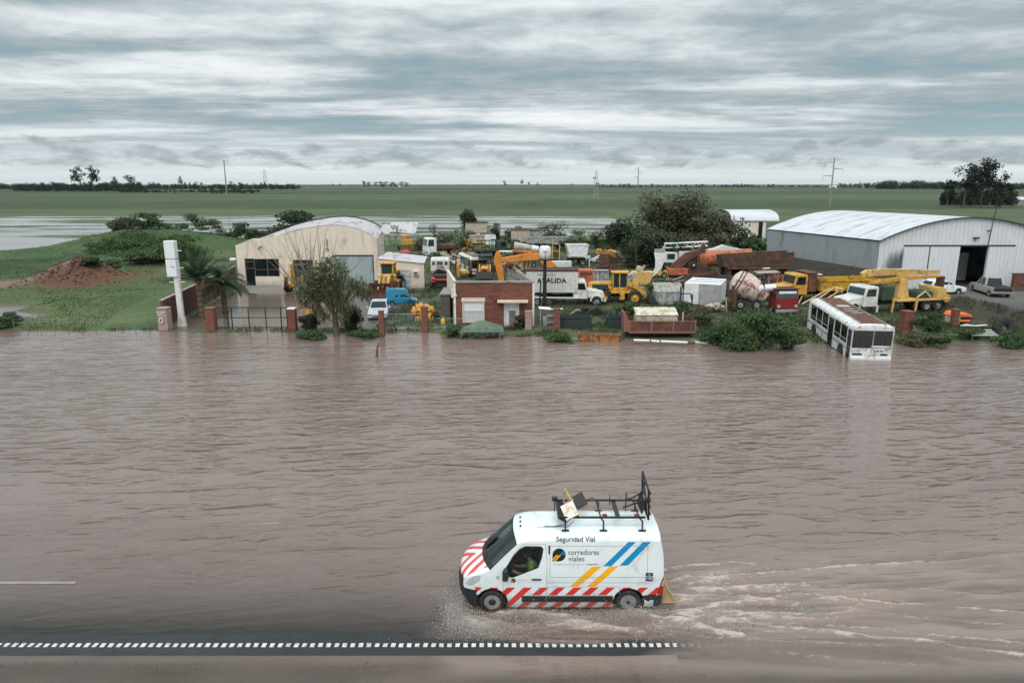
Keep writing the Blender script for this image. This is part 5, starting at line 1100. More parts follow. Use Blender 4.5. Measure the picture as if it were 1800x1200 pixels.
def loader(root,paint='cat_yellow',bucket='oil_black',bz=.0,lift=0.0):
    part(root,'engine_hood',paint,[('p',[(-3.4,1.25),(-3.4,2.0),(-3.1,2.22),(-.95,2.30),(-.95,1.25)],-.62,.62)],.06,2); part(root,'hood_grille','dark_green_steel',[('b',-3.0,-1.35,-.64,-.62,1.62,2.05),('b',-3.0,-1.35,.62,.64,1.62,2.05),('b',-3.42,-3.4,-.45,.45,1.4,1.95)],0)
    part(root,'frame','oil_black',[('b',-3.3,1.9,-.42,.42,.75,1.28)],.03); part(root,'side_platform',paint,[('b',-1.1,.9,-1.05,1.05,1.18,1.40),('b',-.2,.3,-1.1,-.95,.55,1.2),('b',-.2,.3,.95,1.1,.55,1.2)],.03)
    cb=part(root,'cab_frame',paint,[('b',-.95,-.80,-.68,-.55,1.4,3.20),('b',-.95,-.80,.55,.68,1.4,3.20),('b',.52,.64,-.68,-.56,1.4,3.20),('b',.52,.64,.56,.68,1.4,3.20),('b',-.28,-.14,-.70,-.60,1.4,3.2),('b',-.28,-.14,.60,.70,1.4,3.2),('b',-.95,.64,-.68,.68,1.40,1.75),('b',-1.05,.80,-.78,.78,3.20,3.36)],.03)
    part(root,'cab_glass','pane_teal',[('b',-.88,.58,-.63,.63,1.75,3.19)],.0); part(root,'seat','cabin_dark',[('b',-.6,-.1,-.25,.25,1.76,2.5)],0)
    for sd in (-1,1):
        wheel(root,-1.85,sd*.95,.78,.55,'rim_yellow'); wheel(root,1.35,sd*.95,.78,.55,'rim_yellow')
        part(root,'mudguard','oil_black',[('b',-2.5,-1.2,sd*.68,sd*1.22,1.62,1.70)],.02)
        part(root,'mirror_arm',paint,[('w',[(.6,sd*.72,3.0),(.75,sd*1.05,3.0),(.75,sd*1.05,2.5)],.03,5)],0)
        part(root,'headlamp','lamp_glass',[('l',[(.13,0),(.12,.08),(0,.1)],(.85,sd*.85,2.05),'x',10)],0)
    a=(.75,2.05); e=(2.75,.75+lift)
    for sd in (-1,1): part(root,'lift_arm',paint,[('p',[(a[0]-.2,a[1]-.15),(a[0],a[1]+.18),(a[0]+.9,a[1]+.05),(e[0]+.15,e[1]+.15),(e[0]-.1,e[1]-.2),(a[0]+.7,a[1]-.45)],sd*.40,sd*.58)],.02)
    part(root,'front_frame',paint,[('p',[(.6,1.1),(.6,2.15),(1.0,2.2),(1.6,1.5),(1.9,.8),(1.0,.7)],-.38,.38)],.03)
    part(root,'hydraulic_ram','rim_grey',[('t',(1.0,0,2.0),(2.4,0,1.6+lift),.09),('t',(2.4,0,1.6+lift),(2.75,0,1.05+lift),.08),('t',(1.1,-.3,1.2),(2.1,-.45,1.1+lift*.6),.07),('t',(1.1,.3,1.2),(2.1,.45,1.1+lift*.6),.07)],0)
    z=lift; part(root,'bucket',bucket,[('p',[(2.75,1.35+z),(2.85,1.45+z),(3.75,.25+z),(3.75,.15+z),(2.9,.12+z),(2.65,.35+z),(2.62,.9+z)],-1.45,-1.38),('p',[(2.75,1.35+z),(2.85,1.45+z),(3.75,.25+z),(3.75,.15+z),(2.9,.12+z),(2.65,.35+z),(2.62,.9+z)],1.38,1.45),('p',[(2.75,1.45+z),(2.80,1.45+z),(2.70,.9+z),(2.75,.40+z),(2.98,.18+z),(3.80,.18+z),(3.80,.12+z),(2.9,.10+z),(2.65,.35+z),(2.60,.9+z)],-1.45,1.45)],.02)
def ribs(x0,x1,n,y,z0,z1,t=.07,w=.10):
    return [('b',x0+(x1-x0)*k/(n-1)-w/2,x0+(x1-x0)*k/(n-1)+w/2,min(y,y+t),max(y,y+t),z0,z1) for k in range(n)]
def tipper_box(root,m,x0,x1,z0,z1,w=1.22,n=7,name='tipper_body',inner='rust_dark'):
    t=.07; b=part(root,name,m,[('b',x0,x1,-w,-w+t,z0,z1),('b',x0,x1,w-t,w,z0,z1),('b',x0,x0+t,-w+t,w-t,z0,z1),('b',x1-t,x1,-w+t,w-t,z0,z1+.12),('b',x0,x1,-w+t,w-t,z0,z0+.12)]+ribs(x0+.1,x1-.1,n,-w-.07,z0,z1)+ribs(x0+.1,x1-.1,n,w,z0,z1)+[('b',x0,x1,-w-.09,-w,z1-.1,z1+.03),('b',x0,x1,w,w+.09,z1-.1,z1+.03)],.0)
    part(b,'floor_rust',inner,[('b',x0+t,x1-t,-w+t,w-t,z0+.12,z0+.16)],0); return b
def cabover(root,m,x=0.0,w=1.15,H=2.75,zb=.75,L=1.6,glass='pane_teal',strip=None):
    part(root,'cab',m,[('p',[(x,zb),(x,H-.15),(x+.1,H),(x+L-.35,H),(x+L-.18,H-.1),(x+L,zb+.95),(x+L+.03,zb)],-w,w)],.06,2)
    zc=zb+1.0; mb=MB(); f=lambda z:x+L-(z-zb-.95)/(H-.1-zb-.95)*.18+.012
    part(root,'windshield',glass,[('q',[(f(zc),-w+.12,zc),(f(zc),w-.12,zc),(f(H-.2),w-.16,H-.2),(f(H-.2),-w+.16,H-.2)])],0)
    for sd in (-1,1): part(root,'side_window',glass,[('q',[(x+.45,sd*(w+.008),zc),(x+L-.15,sd*(w+.008),zc),(x+L-.3,sd*(w+.008),H-.25),(x+.45,sd*(w+.008),H-.25)])],0); part(root,'headlight','lamp_glass',[('b',x+L+.02,x+L+.05,sd*(w-.35),sd*(w-.1),zb+.15,zb+.38)],.01)
    part(root,'bumper','rim_grey',[('b',x+L-.1,x+L+.12,-w,w,zb-.28,zb-.02)],.02)
def bonnet_cab(root,m,xf=3.2,w=1.05,H=2.55,zb=.8,glass='pane_teal',hz=1.75,hw=.85,cabL=1.35):
    xc=xf-1.55; part(root,'cab',m,[('p',[(xc-cabL,zb),(xc-cabL,H-.1),(xc-cabL+.12,H),(xc-.30,H),(xc-.18,H-.08),(xc,hz+.05),(xc,zb)],-w,w)],.05,2)
    part(root,'hood',m,[('p',[(xc,zb+.1),(xc,hz),(xf-.15,hz-.2),(xf,hz-.35),(xf,zb+.05)],-hw,hw)],.06,2)
    part(root,'grille','trim_black',[('b',xf,xf+.02,-hw+.2,hw-.2,zb+.35,hz-.42)],0)
    f=lambda z:xc-(z-hz)/(H-.1-hz)*.18+.012
    part(root,'windshield',glass,[('q',[(f(hz+.08),-w+.12,hz+.08),(f(hz+.08),w-.12,hz+.08),(f(H-.16),w-.14,H-.16),(f(H-.16),-w+.14,H-.16)])],0)
    for sd in (-1,1):
        part(root,'side_window',glass,[('q',[(xc-cabL+.28,sd*(w+.008),hz-.02),(xc-.16,sd*(w+.008),hz-.02),(xc-.32,sd*(w+.008),H-.22),(xc-cabL+.28,sd*(w+.008),H-.22)])],0)
        mb=MB(); cx=xf-.70; pr=[(cx+.62*math.cos(a*PI/8),.55+.62*math.sin(a*PI/8)) for a in range(0,9)]; pr+=[(cx+.48*math.cos(a*PI/8),.55+.48*math.sin(a*PI/8)) for a in range(8,-1,-1)]; mb.prism(pr,sd*.72,sd*1.12); mb.build('mudguard',m,root,.02)
        part(root,'headlight','lamp_glass',[('b',xf-.02,xf+.03,sd*(hw-.20),sd*(hw-.02),zb+.3,zb+.5)],.01)
    part(root,'bumper',m,[('b',xf+.02,xf+.16,-w,w,zb-.25,zb)],.02)
def chassis(root,x0,x1,wx,r=.5,m='oil_black',w=.95,z=.75,rim='rim_grey'):
    part(root,'chassis',m,[('b',x0,x1,-.42,-.30,z,z+.22),('b',x0,x1,.30,.42,z,z+.22)]+[('b',x0+(x1-x0)*k/4-.06,x0+(x1-x0)*k/4+.06,-.3,.3,z,z+.18) for k in range(5)],0)
    for x in wx:
        for sd in (-1,1): wheel(root,x,sd*w,r,.32,rim)

# --- left forecourt ---
r=V('wheel_loader','yellow wheel loader facing the road with a wide maroon bucket resting on the forecourt','wheel loader',684,515,-PI/2-.05,s=.98); loader(r,'cat_yellow','maroon')
part(r,'fuel_marker','car_blue',[('b',-.2,.1,1.75,1.95,.5,1.5)],0)
r=V('small_van','bright blue small van with two square side windows beside the loader bucket','van',706,536,R(10),z=-.16,s=.80); car(r,'car_blue',3.75,1.62,2.05,'kangoo')
r=V('hatchback_car','silver white hatchback facing the road behind the railing','car',667,558,-PI/2+R(6),z=-.15); car(r,'car_silver',3.9,1.68,1.50,'hatch')
def engine_lump():
    r=V('machine_axle','orange and yellow heap of a stripped machine axle and gears on the forecourt','machine part',744,563,R(-78),z=0); rg=random.Random(5)
    part(r,'core','cat_yellow',[('c',(0,0,.65),(1.6,.55,.6)),('c',(.6,0,1.0),(.7,.45,.4)),('c',(-.6,.0,1.05),(.6,.7,.35))]+[('c',(rg.uniform(-1,1),rg.uniform(-.6,.6),rg.uniform(.3,1.3)),(.3,.25,.22),(rg.random(),rg.random(),rg.random())) for _ in range(22)],.01)
    part(r,'tine','pale_yellow',[('c',(1.15,-.7+.2*k,.25),(.12,.09,.55)) for k in range(8)],.01)
    for y in (-.75,.75): part(r,'hub','exc_orange',[('l',[(.42,-.14),(.46,-.05),(.46,.05),(.42,.14)],(-.1,y,.75),'y',14),('l',[(.2,-.25),(.2,.25)],(-.1,y,.75),'y',10)],0)
    part(r,'hub','exc_orange',[('l',[(.33,-.12),(.36,.0),(.33,.12)],(-1.0,.4,.9),'y',14),('l',[(.33,-.12),(.36,.0),(.33,.12)],(-1.0,-.4,.9),'y',14)],0); wheel(r,.4,1.15,.42,.25,'pale_yellow',.42)
engine_lump()
r=V('front_digger','yellow backhoe digger with a big black tyre half hidden by the weeping tree','backhoe',527,515,R(-100),z=-.05)
part(r,'body','cat_yellow',[('p',[(-2,.8),(-2,1.6),(.9,1.7),(1.2,1.3),(1.2,.8)],-.45,.45)],.05); part(r,'stabiliser','beam_buff',[('t',(1.1,-1.0,2.2),(1.6,-1.15,.1),.09),('t',(1.1,1.0,2.2),(1.6,1.15,.1),.09)],0); part(r,'boom','cat_yellow',[('p',[(1.2,.9),(1.0,2.0),(1.5,3.3),(1.75,3.3),(1.5,1.9),(1.6,.9)],-.16,.16)],.02)
part(r,'dipper','beam_buff',[('p',[(1.5,3.2),(1.8,3.3),(2.1,1.2),(1.9,1.1)],-.12,.12)],.02); part(r,'back_plate','brown_box',[('b',1.0,1.15,-.8,1.3,.9,1.9)],.02); wheel(r,-.2,-1.35,.85,.5,'rim_yellow'); wheel(r,-.2,1.35,.85,.5,'rim_yellow'); part(r,'cab_post','iron_dark',[('w',[(-1.4,-.6,1.6),(-1.4,-.6,2.9),(.4,-.6,2.9),(.4,-.6,1.6)],.05),('w',[(-1.4,.6,1.6),(-1.4,.6,2.9),(.4,.6,2.9),(.4,.6,1.6)],.05),('b',-1.5,.5,-.7,.7,2.9,3.0)],0)
r=V('yellow_attachment','low yellow machine attachment sunk behind the gate pillar with the white cap','machine part',548,566,0,z=-.05); part(r,'beam','rust',[('b',-.95,.95,-.2,.2,1.25,1.36)],.02); part(r,'tooth','dump_yellow',[('p',[(-.3,.0),(-.38,1.25),(-.05,1.25),(-.1,.0)],-.15,.15)],.02); part(r,'tooth','dump_yellow',[('p',[(.12,-.1),(.05,1.0),(.42,1.1),(.40,-.15)],-.2,.1)],.02); part(r,'frame','pale_yellow',[('w',[(-.85,0,.2),(-.8,0,1.0),(-.4,0,1.0),(-.42,0,.3)],.05),('w',[(.7,0,.2),(.75,0,1.2)],.05)],0)
r=V('blue_drum','blue plastic drum beside the yellow gas bottle','drum',783,566,0,z=.02); part(r,'shell','plate_blue',[('l',[(.20,0),(.22,.05),(.22,.5),(.2,.56),(0,.56)],(0,0,0),'z',14)],0)

# --- middle: truck, loader, boxes ---
r=V('tipper_truck','white bonneted tipper truck with black block lettering on its long body','truck',1000,536,R(-3),z=.0)
bx0,bx1=-4.05,.78; part(r,'load_body','old_white',[('b',bx0,bx1,-1.15,1.15,1.35,3.35)],.03); bd=r.children[-1]
part(bd,'top_rim','maroon',[('b',bx0-.02,bx1+.02,-1.18,1.18,3.35,3.46)],0); part(r,'side_rail','shutter_white',[('b',bx0+.2,bx1,-1.2,-1.1,.82,.95)],0)
for t_,x,z,h,w_,bo in (('REGIONAL',-3.0,2.95,.24,1.65,0),('AVALIDA',-3.05,2.28,.62,2.75,.035)):
    v,f=text_mesh(t_,1,bo,1.1); x0=min(p[0] for p in v); w=max(p[0] for p in v)-x0; mb=MB(); mb.v=[(x+(p[0]-x0)*w_/w,-1.158,z+p[1]*h) for p in v]; mb.f=f; mb.sm=[False]*len(f); mb.build('lettering','text_grey' if bo==0 else 'logo_black',bd,recalc=False)
bonnet_cab(r,'old_white',3.25,1.05,2.45,.75,'pane_black',1.65); chassis(r,-4.0,3.1,(-3.0,-1.9),.5); wheel(r,2.55,-.92,.52,.3); wheel(r,2.55,.92,.52,.3); part(r,'side_panel_scuff','shutter_white',[('b',.5,.8,-1.06,-1.0,.8,1.4)],0)
r=V('yellow_wheel_loader','clean yellow wheel loader seen from the side in the weeds right of the white truck','wheel loader',1090,533,R(-2),z=.0,s=.93); loader(r,'cat_yellow','dark_green_steel',lift=.0)
r=V('orange_generator_box','orange louvred machine box behind the white truck cab','machine box',1028,520,0,z=.1); part(r,'box','tank_orange',[('b',-.75,.75,-.6,.6,.9,2.75)],.03); part(r,'louvre','rust',[('b',-.6,.6,-.63,-.6,2.2+.1*k,2.25+.1*k) for k in range(4)],0); part(r,'leg','rust',[('b',-.7,-.6,-.5,.5,0,.9),('b',.6,.7,-.5,.5,0,.9)],0)
r=V('steel_rack','grey steel rack with upright glass and metal panels behind the yellow loader','rack',1046,506,0,z=.1); part(r,'frame','galv',[('b',-1.6,-1.5,-.4,.4,0,1.95),('b',1.3,1.4,-.4,.4,0,1.95),('b',-1.6,1.4,-.4,.4,1.9,2.0)],0); part(r,'panel','galv',[('b',-1.45+.48*k,-1.05+.48*k,-.3,-.2,.2,1.85) for k in range(6)],0)
r=V('lidded_skip','grey corrugated steel bin with a sloping lid among the weeds','container',1172,534,0,z=.05); part(r,'box','galv',[('b',-1.25,1.35,-.75,.75,0,1.30)]+ribs(-1.15,1.25,6,-.79,.1,1.25,.04,.06),.02); part(r,'lid','lid_grey',[('p',[(-.78,1.30),(.8,1.95),(.8,1.88),(-.78,1.22)],-1.32,1.40,'x')]+[('p',[(-.78,1.35),(.8,2.0),(.8,1.9),(-.78,1.25)],-1.2+.5*k,-1.14+.5*k,'x') for k in range(6)],0)
r=V('box_body','white box truck body lying in the weeds with a flat grey end panel','container',1236,536,R(-24),z=.05)
part(r,'shell','clean_white',[('b',-1.7,1.6,-.9,3.4,.15,2.15)],.02); part(r,'end_panel','grey_box',[('b',-.35,1.62,-.925,-.90,.15,2.13)],0); part(r,'roof_batten','dark_line',[('b',-1.5,1.5,.4,.46,2.15,2.18),('b',-1.2,1.6,1.8,1.86,2.15,2.18)],0)
r=V('forklift_mast','small dark forklift mast leaning at the left of the white box','forklift',1206,541,R(5),z=.05); part(r,'mast','plate_blue',[('b',-.65,-.55,-.1,.1,0,2.0),('b',.5,.56,-.1,.1,0,1.3)],0); part(r,'frame','oil_black',[('w',[(-.55,0,1.3),(.35,0,1.35),(.5,0,.7)],.05)],0); wheel(r,.15,-.3,.28,.2); part(r,'block','beam_buff',[('b',-.7,-.2,-.4,.0,0,.2)],.02)
r=V('scrap_heap','pile of cream scrap castings and posts in front of the grey end panel','scrap pile',1247,550,0,z=.05); rg=random.Random(2)
part(r,'casting','cream_old',[('c',(rg.uniform(-.9,1.2),rg.uniform(-.5,.5),rg.uniform(.1,.8)),(rg.uniform(.25,.6),.35,rg.uniform(.2,.5)),(rg.random(),rg.random(),rg.random())) for _ in range(11)],.05,2); part(r,'post','beam_buff',[('t',(-.7,0,0),(-.8,0,1.1),.06),('t',(1.55,0,-.1),(1.4,0,1.35),.06)],0)
# white curved chute and hanging sheet
r=V('curved_chute','tall white curved metal chute standing upright between the machines','chute',1133,497,0,z=.1); mb=MB(); P0=[(0,0,.05),(.9,0,.9),(1.5,0,1.7),(1.65,0,2.6),(1.60,0,3.5)]
for (a,b_) in zip(P0[:-1],P0[1:]):
    wa=.10+.16*a[2]; wb=.10+.16*b_[2]; mb.add([(a[0]-wa,-.1,a[2]),(a[0]+wa,-.1,a[2]),(b_[0]+wb,-.1,b_[2]),(b_[0]-wb,-.1,b_[2]),(a[0]-wa,.05,a[2]),(a[0]+wa,.05,a[2]),(b_[0]+wb,.05,b_[2]),(b_[0]-wb,.05,b_[2])],[(0,1,2,3),(4,5,6,7),(0,3,7,4),(1,2,6,5)])
mb.build('chute_sheet','clean_white',r); part(r,'top_bracket','galv',[('b',1.0,2.2,-.1,.1,3.5,3.9)],.02)
r=V('steel_hopper','rusty yellow hopper with a dark red drum at its side','hopper',1125,500,0,z=.1); part(r,'hopper','pale_yellow',[('p',[(-1.0,.0),(-1.1,1.5),(1.4,1.5),(.9,0)],-.7,.7)],.03); part(r,'drum','maroon',[('l',[(.5,-.4),(.55,0),(.5,.4)],(-1.4,0,1.1),'y',14)],0); part(r,'motor','cream_old',[('c',(-.1,0,1.8),(.7,.5,.6),(0,.3,.4)),('t',(.1,0,1.6),(.5,0,2.2),.15)],.08,2)
r=V('white_scrap_blades','leaning white curved scrap blades right of the loader cab','scrap',1100,507,R(-15),z=.1); part(r,'blade','clean_white',[('p',[(-.9,1.1),(.8,2.0),(.9,1.85),(-.3,.9)],-.1,0)],.02); part(r,'blade','galv',[('p',[(-.7,.4),(.9,1.7),(1.2,1.6),(-.2,.2)],-.3,-.2)],.02)

# --- excavator with raised orange arm ---
def excav():
    y=72.0; r=thing('orange_excavator','orange excavator with its long arm stretched over the yard and stick pointing down','excavator',(xat(968,y),y,.1))
    X=lambda px:(px-968)*sc(y,3); Z=lambda py:zat(y,py)-.1
    part(r,'boom','exc_orange',[('p',[(X(880),Z(453)),(X(905),Z(449)),(X(930),Z(444)),(X(948),Z(445.5)),(X(965),Z(455)),(X(979),Z(468)),(X(975),Z(474)),(X(958),Z(471)),(X(946),Z(457)),(X(930),Z(457.5)),(X(905),Z(460)),(X(880),Z(460))],-.28,.28)],.04)
    part(r,'stick','exc_orange',[('p',[(X(868),Z(452)),(X(872),Z(442)),(X(877),Z(441)),(X(881),Z(452)),(X(883),Z(468)),(X(886),Z(497)),(X(877),Z(497)),(X(872),Z(476)),(X(868.5),Z(462))],-.22,.22)],.04)
    part(r,'hydraulic_ram','clean_white',[('t',(X(877),0,Z(442)),(X(900),0,Z(442)),.10)],0); part(r,'ram_cylinder','tank_orange',[('t',(X(900),0,Z(441.8)),(X(943),0,Z(444)),.17)],0)
    part(r,'house','exc_orange',[('b',X(966),X(992),-1.1,1.1,1.0,2.0)],.06,2); part(r,'cab','pane_black',[('b',X(968),X(978),-1.1,-.1,2.0,2.7)],.04)
    for sd in (-1,1): part(r,'track','oil_black',[('p',[(X(955),.1),(X(955),.6),(X(960),.85),(X(996),.85),(X(1000),.6),(X(997),.05)],sd*.7,sd*1.25)],.1,2)
    part(r,'link','beam_buff',[('t',(X(920),.3,Z(459)),(X(917),.3,Z(475)),.12),('t',(X(926),.3,Z(459)),(X(924),.3,Z(473)),.1),('t',(X(932),.3,Z(459)),(X(931),.3,Z(470)),.1),('t',(X(882),0,Z(456)),(X(887),0,Z(459)),.2)],0)
excav()
r=V('wooden_ramp_frame','weathered timber frame leaning on the brick house behind its parapet','frame',908,512,0,z=.1); part(r,'timber','cream_old',[('t',(-.4,0,2.6),(2.0,-.4,1.0),.10),('t',(-.6,.3,1.8),(1.6,-.2,.2),.06),('t',(1.6,-.2,.2),(2.2,-.2,1.0),.06)],0); part(r,'plate','lid_grey',[('q',[(-1.2,.4,.2),(-1.0,.4,2.2),(-.3,.4,2.4),(1.4,.1,.3)])],0)
# --- backhoes behind the brick house ---
def backhoe(r,full=True):
    part(r,'body','cat_yellow',[('p',[(-1.2,.7),(-1.2,1.5),(1.6,1.45),(1.9,1.2),(1.9,.7)],-.45,.45)],.05); part(r,'front_grille','exc_orange',[('p',[(1.9,.7),(1.9,1.5),(2.1,1.4),(2.1,.7)],-.5,.5)],.08,2); part(r,'grille_hole','oil_black',[('b',2.1,2.12,-.3,.3,.95,1.2)],.03)
    part(r,'canopy','iron_dark',[('w',[(-1,sd*.7,.9),(-1,sd*.7,2.65)],.05) for sd in (-1,1)]+[('w',[(.5,sd*.7,.9),(.5,sd*.7,2.65)],.05) for sd in (-1,1)]+[('b',-1.15,.75,-.85,.85,2.62,2.70)],0)
    part(r,'windscreen','glass_clear',[('q',[(.52,-.5,1.5),(.52,.5,1.5),(.52,.65,2.6),(.52,-.65,2.6)])],0)
    for sd in (-1,1): wheel(r,-.6,sd*.85,.72,.4,'rim_yellow'); wheel(r,1.5,sd*.75,.42,.28,'rim_yellow')
    for sd in (-1,1): part(r,'loader_arm','pale_yellow',[('t',(.6,sd*.65,1.6),(2.6,sd*.65,.7),.08)],0)
    part(r,'bucket','oil_black',[('p',[(2.5,.2),(2.5,1.0),(2.65,1.05),(3.2,.2)],-1.05,1.05)],.03)
r=V('backhoe_loader','yellow backhoe loader with a dark canopy parked between the bus wreck and orange arm','backhoe',853,487,-PI/2,z=.1); backhoe(r)
r=V('backhoe_loader','old yellow backhoe frame with an empty cab left behind the brick house','backhoe',815,489,-PI/2+.35,z=.1); part(r,'frame','iron_dark',[('w',[(-.6,-.8,.6),(-.6,-.8,2.4),(-.6,.9,2.4),(-.6,.9,.6)],.05)],0); part(r,'boom','cat_yellow',[('p',[(.4,.3),(.2,1.6),(.5,2.3),(.8,1.5),(.7,.3)],-.95,-.7)],.03); part(r,'body','pale_yellow',[('b',-1.2,.6,-.4,.5,.6,1.0)],.05); wheel(r,-.4,.9,.6,.35,'rim_yellow')

# --- buses ---
def bus(r,L=9.6,W_=2.5,H=2.75,paint='old_white',door=True):
    w=W_/2; f=0.0; b=-L
    zb=.35; zw0,zw1=1.22,2.36
    # side walls with real openings
    cols=[(-.75,-.12,'door'),(-2.08,-.90,'win'),(-3.34,-2.14,'win'),(-4.50,-3.48,'door2'),(-5.92,-4.66,'win'),(-7.24,-5.98,'win'),(-8.60,-7.30,'win')]
    cols=[c for c in cols if c[0]>b+.1]
    for sd in (-1,1):
        mb=MB(); y0,y1=sorted((sd*w,sd*(w-.05))); edges=[b]+sorted([c[0] for c in cols]+[c[1] for c in cols])+[f]
        for a,c in zip(edges[:-1],edges[1:]):
            k=[q_ for q_ in cols if abs(q_[0]-a)<1e-6]
            kind=k[0][2] if k else 'wall'
            if kind=='wall' or (kind.startswith('door') and sd==1): mb.box(a,c,y0,y1,zb,2.45)
            elif kind=='win': mb.box(a,c,y0,y1,zb,zw0); mb.box(a,c,y0,y1,zw1,2.45)
            else: mb.box(a,c,y0,y1,2.30,2.45)
        mb.box(b,f,*sorted((sd*(w+.001),sd*(w+.02))),.98,1.02) if False else None
        mb.build('side_wall',paint,r)
        part(r,'trim_line','trim_black',[('b',b+.1,-4.4,*sorted((sd*w,sd*(w+.012))),.92,.98),('b',-3.4,-.85,*sorted((sd*w,sd*(w+.012))),.92,.98)],0)
        for c in cols:
            if c[2]=='win': 
                g=part(r,'window','glass_grim',[('b',c[0],c[1],*sorted((sd*(w-.03),sd*(w-.02))),zw0,zw1)],0); part(g,'window_bar','galv',[('b',c[0],c[1],*sorted((sd*(w-.02),sd*w)),zw0+.26,zw0+.30)],0)
            elif sd==-1:
                g=part(r,'door','dark_green_steel',[('b',c[0]+k*(c[1]-c[0])/4+.02,c[0]+(k+1)*(c[1]-c[0])/4-.02,-w-.0+(.06 if k%2 else .0),-w+.04+(.06 if k%2 else .0),zb,2.28) for k in range(4)],0); part(g,'door_pane','glass_grim',[('b',c[0]+.08,c[1]-.08,-w-.012,-w-.006,.7,2.15)],0)
        for cx in (-1.75,-7.5):
            mb=MB(); pr=[(cx+.56*math.cos(a*PI/8),.45+.56*math.sin(a*PI/8)) for a in range(9)]; mb.prism(pr+[(cx-.56,.2),(cx+.56,.2)],*sorted((sd*(w+.005),sd*(w+.018)))); mb.build('wheel_arch','trim_black',r); wheel(r,cx,sd*(w-.1),.47,.3)
    # roof: rounded shoulders
    mb=MB(); n=14; pr=[]
    for k in range(n+1):
        t=-1+2*k/n; pr.append((w*math.sin(t*PI/2)*1.0,2.45+.30*max(0,1-abs(math.sin(t*PI/2))**4)**.5))
    xs=[b,b+.15,-4,-.2,f+.02]; 
    for i,x in enumerate(xs):
        dz=-.06 if i in (0,len(xs)-1) else 0
        mb.v+=[(x,y,z+dz*(z>2.5)) for y,z in pr]
    m_=len(pr); 
    for i in range(len(xs)-1):
        for k in range(n): mb.f.append((i*m_+k,i*m_+k+1,(i+1)*m_+k+1,(i+1)*m_+k)); mb.sm.append(True); mb.mi.append(0)
    mb.f.append(tuple(range(m_))); mb.f.append(tuple((len(xs)-1)*m_+k for k in range(m_))); mb.sm+=[False]*2; mb.mi+=[0]*2; mb.build('roof',paint,r)
    part(r,'rust_sheet','rust',[('b',b+.2,-.3,-.72,.94,2.752,2.77)],0)
    mb=MB(); rg=random.Random(6)
    for k in range(9): x=-3.2-rg.random()*3.6; mb.box(x,x+.06,-.5+.3*rg.random(),.3+.3*rg.random(),2.772,2.79)
    mb.build('paint_remnant',paint,r); part(r,'roof_seam','cream_old',[('b',b+.2,-.3,-.76,-.72,2.745,2.79),('b',b+.2,-.3,.80,.84,2.745,2.79)],0)
    # front
    part(r,'front_panel',paint,[('b',-.04,.0,-w,w,zb,1.15),('b',-.04,.0,-w,-w+.07,1.15,2.36),('b',-.04,.0,w-.07,w,1.15,2.36),('p',[(0.0,1.22),(w-.0,1.22),(w,1.34),(.1,1.34),(-.25,1.22)],-.04,.0,'x') if False else ('b',-.04,.0,.0,w-.1,1.20,1.32),('b',-.05,.04,-w+.05,w-.05,2.34,2.62)],.02)
    ws=part(r,'windshield','glass_grim',[('b',-.03,-.02,-w+.07,w-.07,1.15,2.34)],0); part(ws,'centre_bar','galv',[('b',-.02,.02,.02,.07,1.15,2.34)],0); part(ws,'handrail','galv',[('w',[(-.5,-.9,1.7),(-.5,-.3,1.8),(-.5,.2,1.8)],.02),('w',[(-.5,-.9,1.5),(-.5,.2,1.55)],.02),('w',[(-.45,-.8,1.2),(-.45,-.8,2.1)],.03)],0)
    part(r,'bumper',paint,[('b',0,.12,-w+.02,w-.02,.30,.58)],.04,2); part(r,'headlight','trim_black',[('b',.0,.015,-w+.15,-w+.75,.68,.80)],0); part(r,'headlight','trim_black',[('b',.0,.015,w-.70,w-.25,.68,.80)],0)
    part(r,'mirror','trim_black',[('w',[(-.1,-w,2.2),(.1,-w-.2,2.1)],.02),('c',(.1,-w-.22,1.9),(.1,.18,.35))],.01)
    part(r,'front_wiper','trim_black',[('w',[(.01,.0,.75),(.012,.0,1.1)],.012)],0)
    part(r,'floor','cabin_dark',[('b',b,-.05,-w+.05,w-.05,.42,.5)],0); part(r,'rear_wall',paint,[('b',b,b+.05,-w,w,zb,2.45)],0)
    for k in range(6): part(r,'seat','cabin_dark',[('b',-2.2-k*1.1,-1.8-k*1.1,-1.1,-.3,.5,1.4),('b',-2.2-k*1.1,-1.8-k*1.1,.3,1.1,.5,1.4)],.03)
xb,yb=at(1531,631,-.2); fr=Vector((xat(1532,43.6,1),43.6,0))
r=thing('sunken_bus','white city bus with a rusty roof sunk nose first at the water edge','bus',(fr.x,fr.y,-.38),rot=(0,R(1.8),-PI/2-R(6.3))); bus(r,9.2,2.6,2.75,'bus_white')
for t_,y_,z_,h,w_,m_ in (('ZOM 98',.12,.92,.16,.62,'truck_red'),('TT',.82,.93,.26,.24,'maroon')):
    v,f=text_mesh(t_,1,.03); x0=min(p[0] for p in v); w=max(p[0] for p in v)-x0; mb=MB(); mb.v=[(.006,y_+(p[0]-x0)*w_/w,z_+p[1]*h) for p in v]; mb.f=f; mb.sm=[False]*len(f); mb.build('painted_lettering',m_,r,recalc=False)
r=V('old_bus','old white bus wreck with a rusted roof standing behind the brick house','bus',842,486,-PI/2+R(16),z=.1,s=.86); bus(r,8.7,2.4)

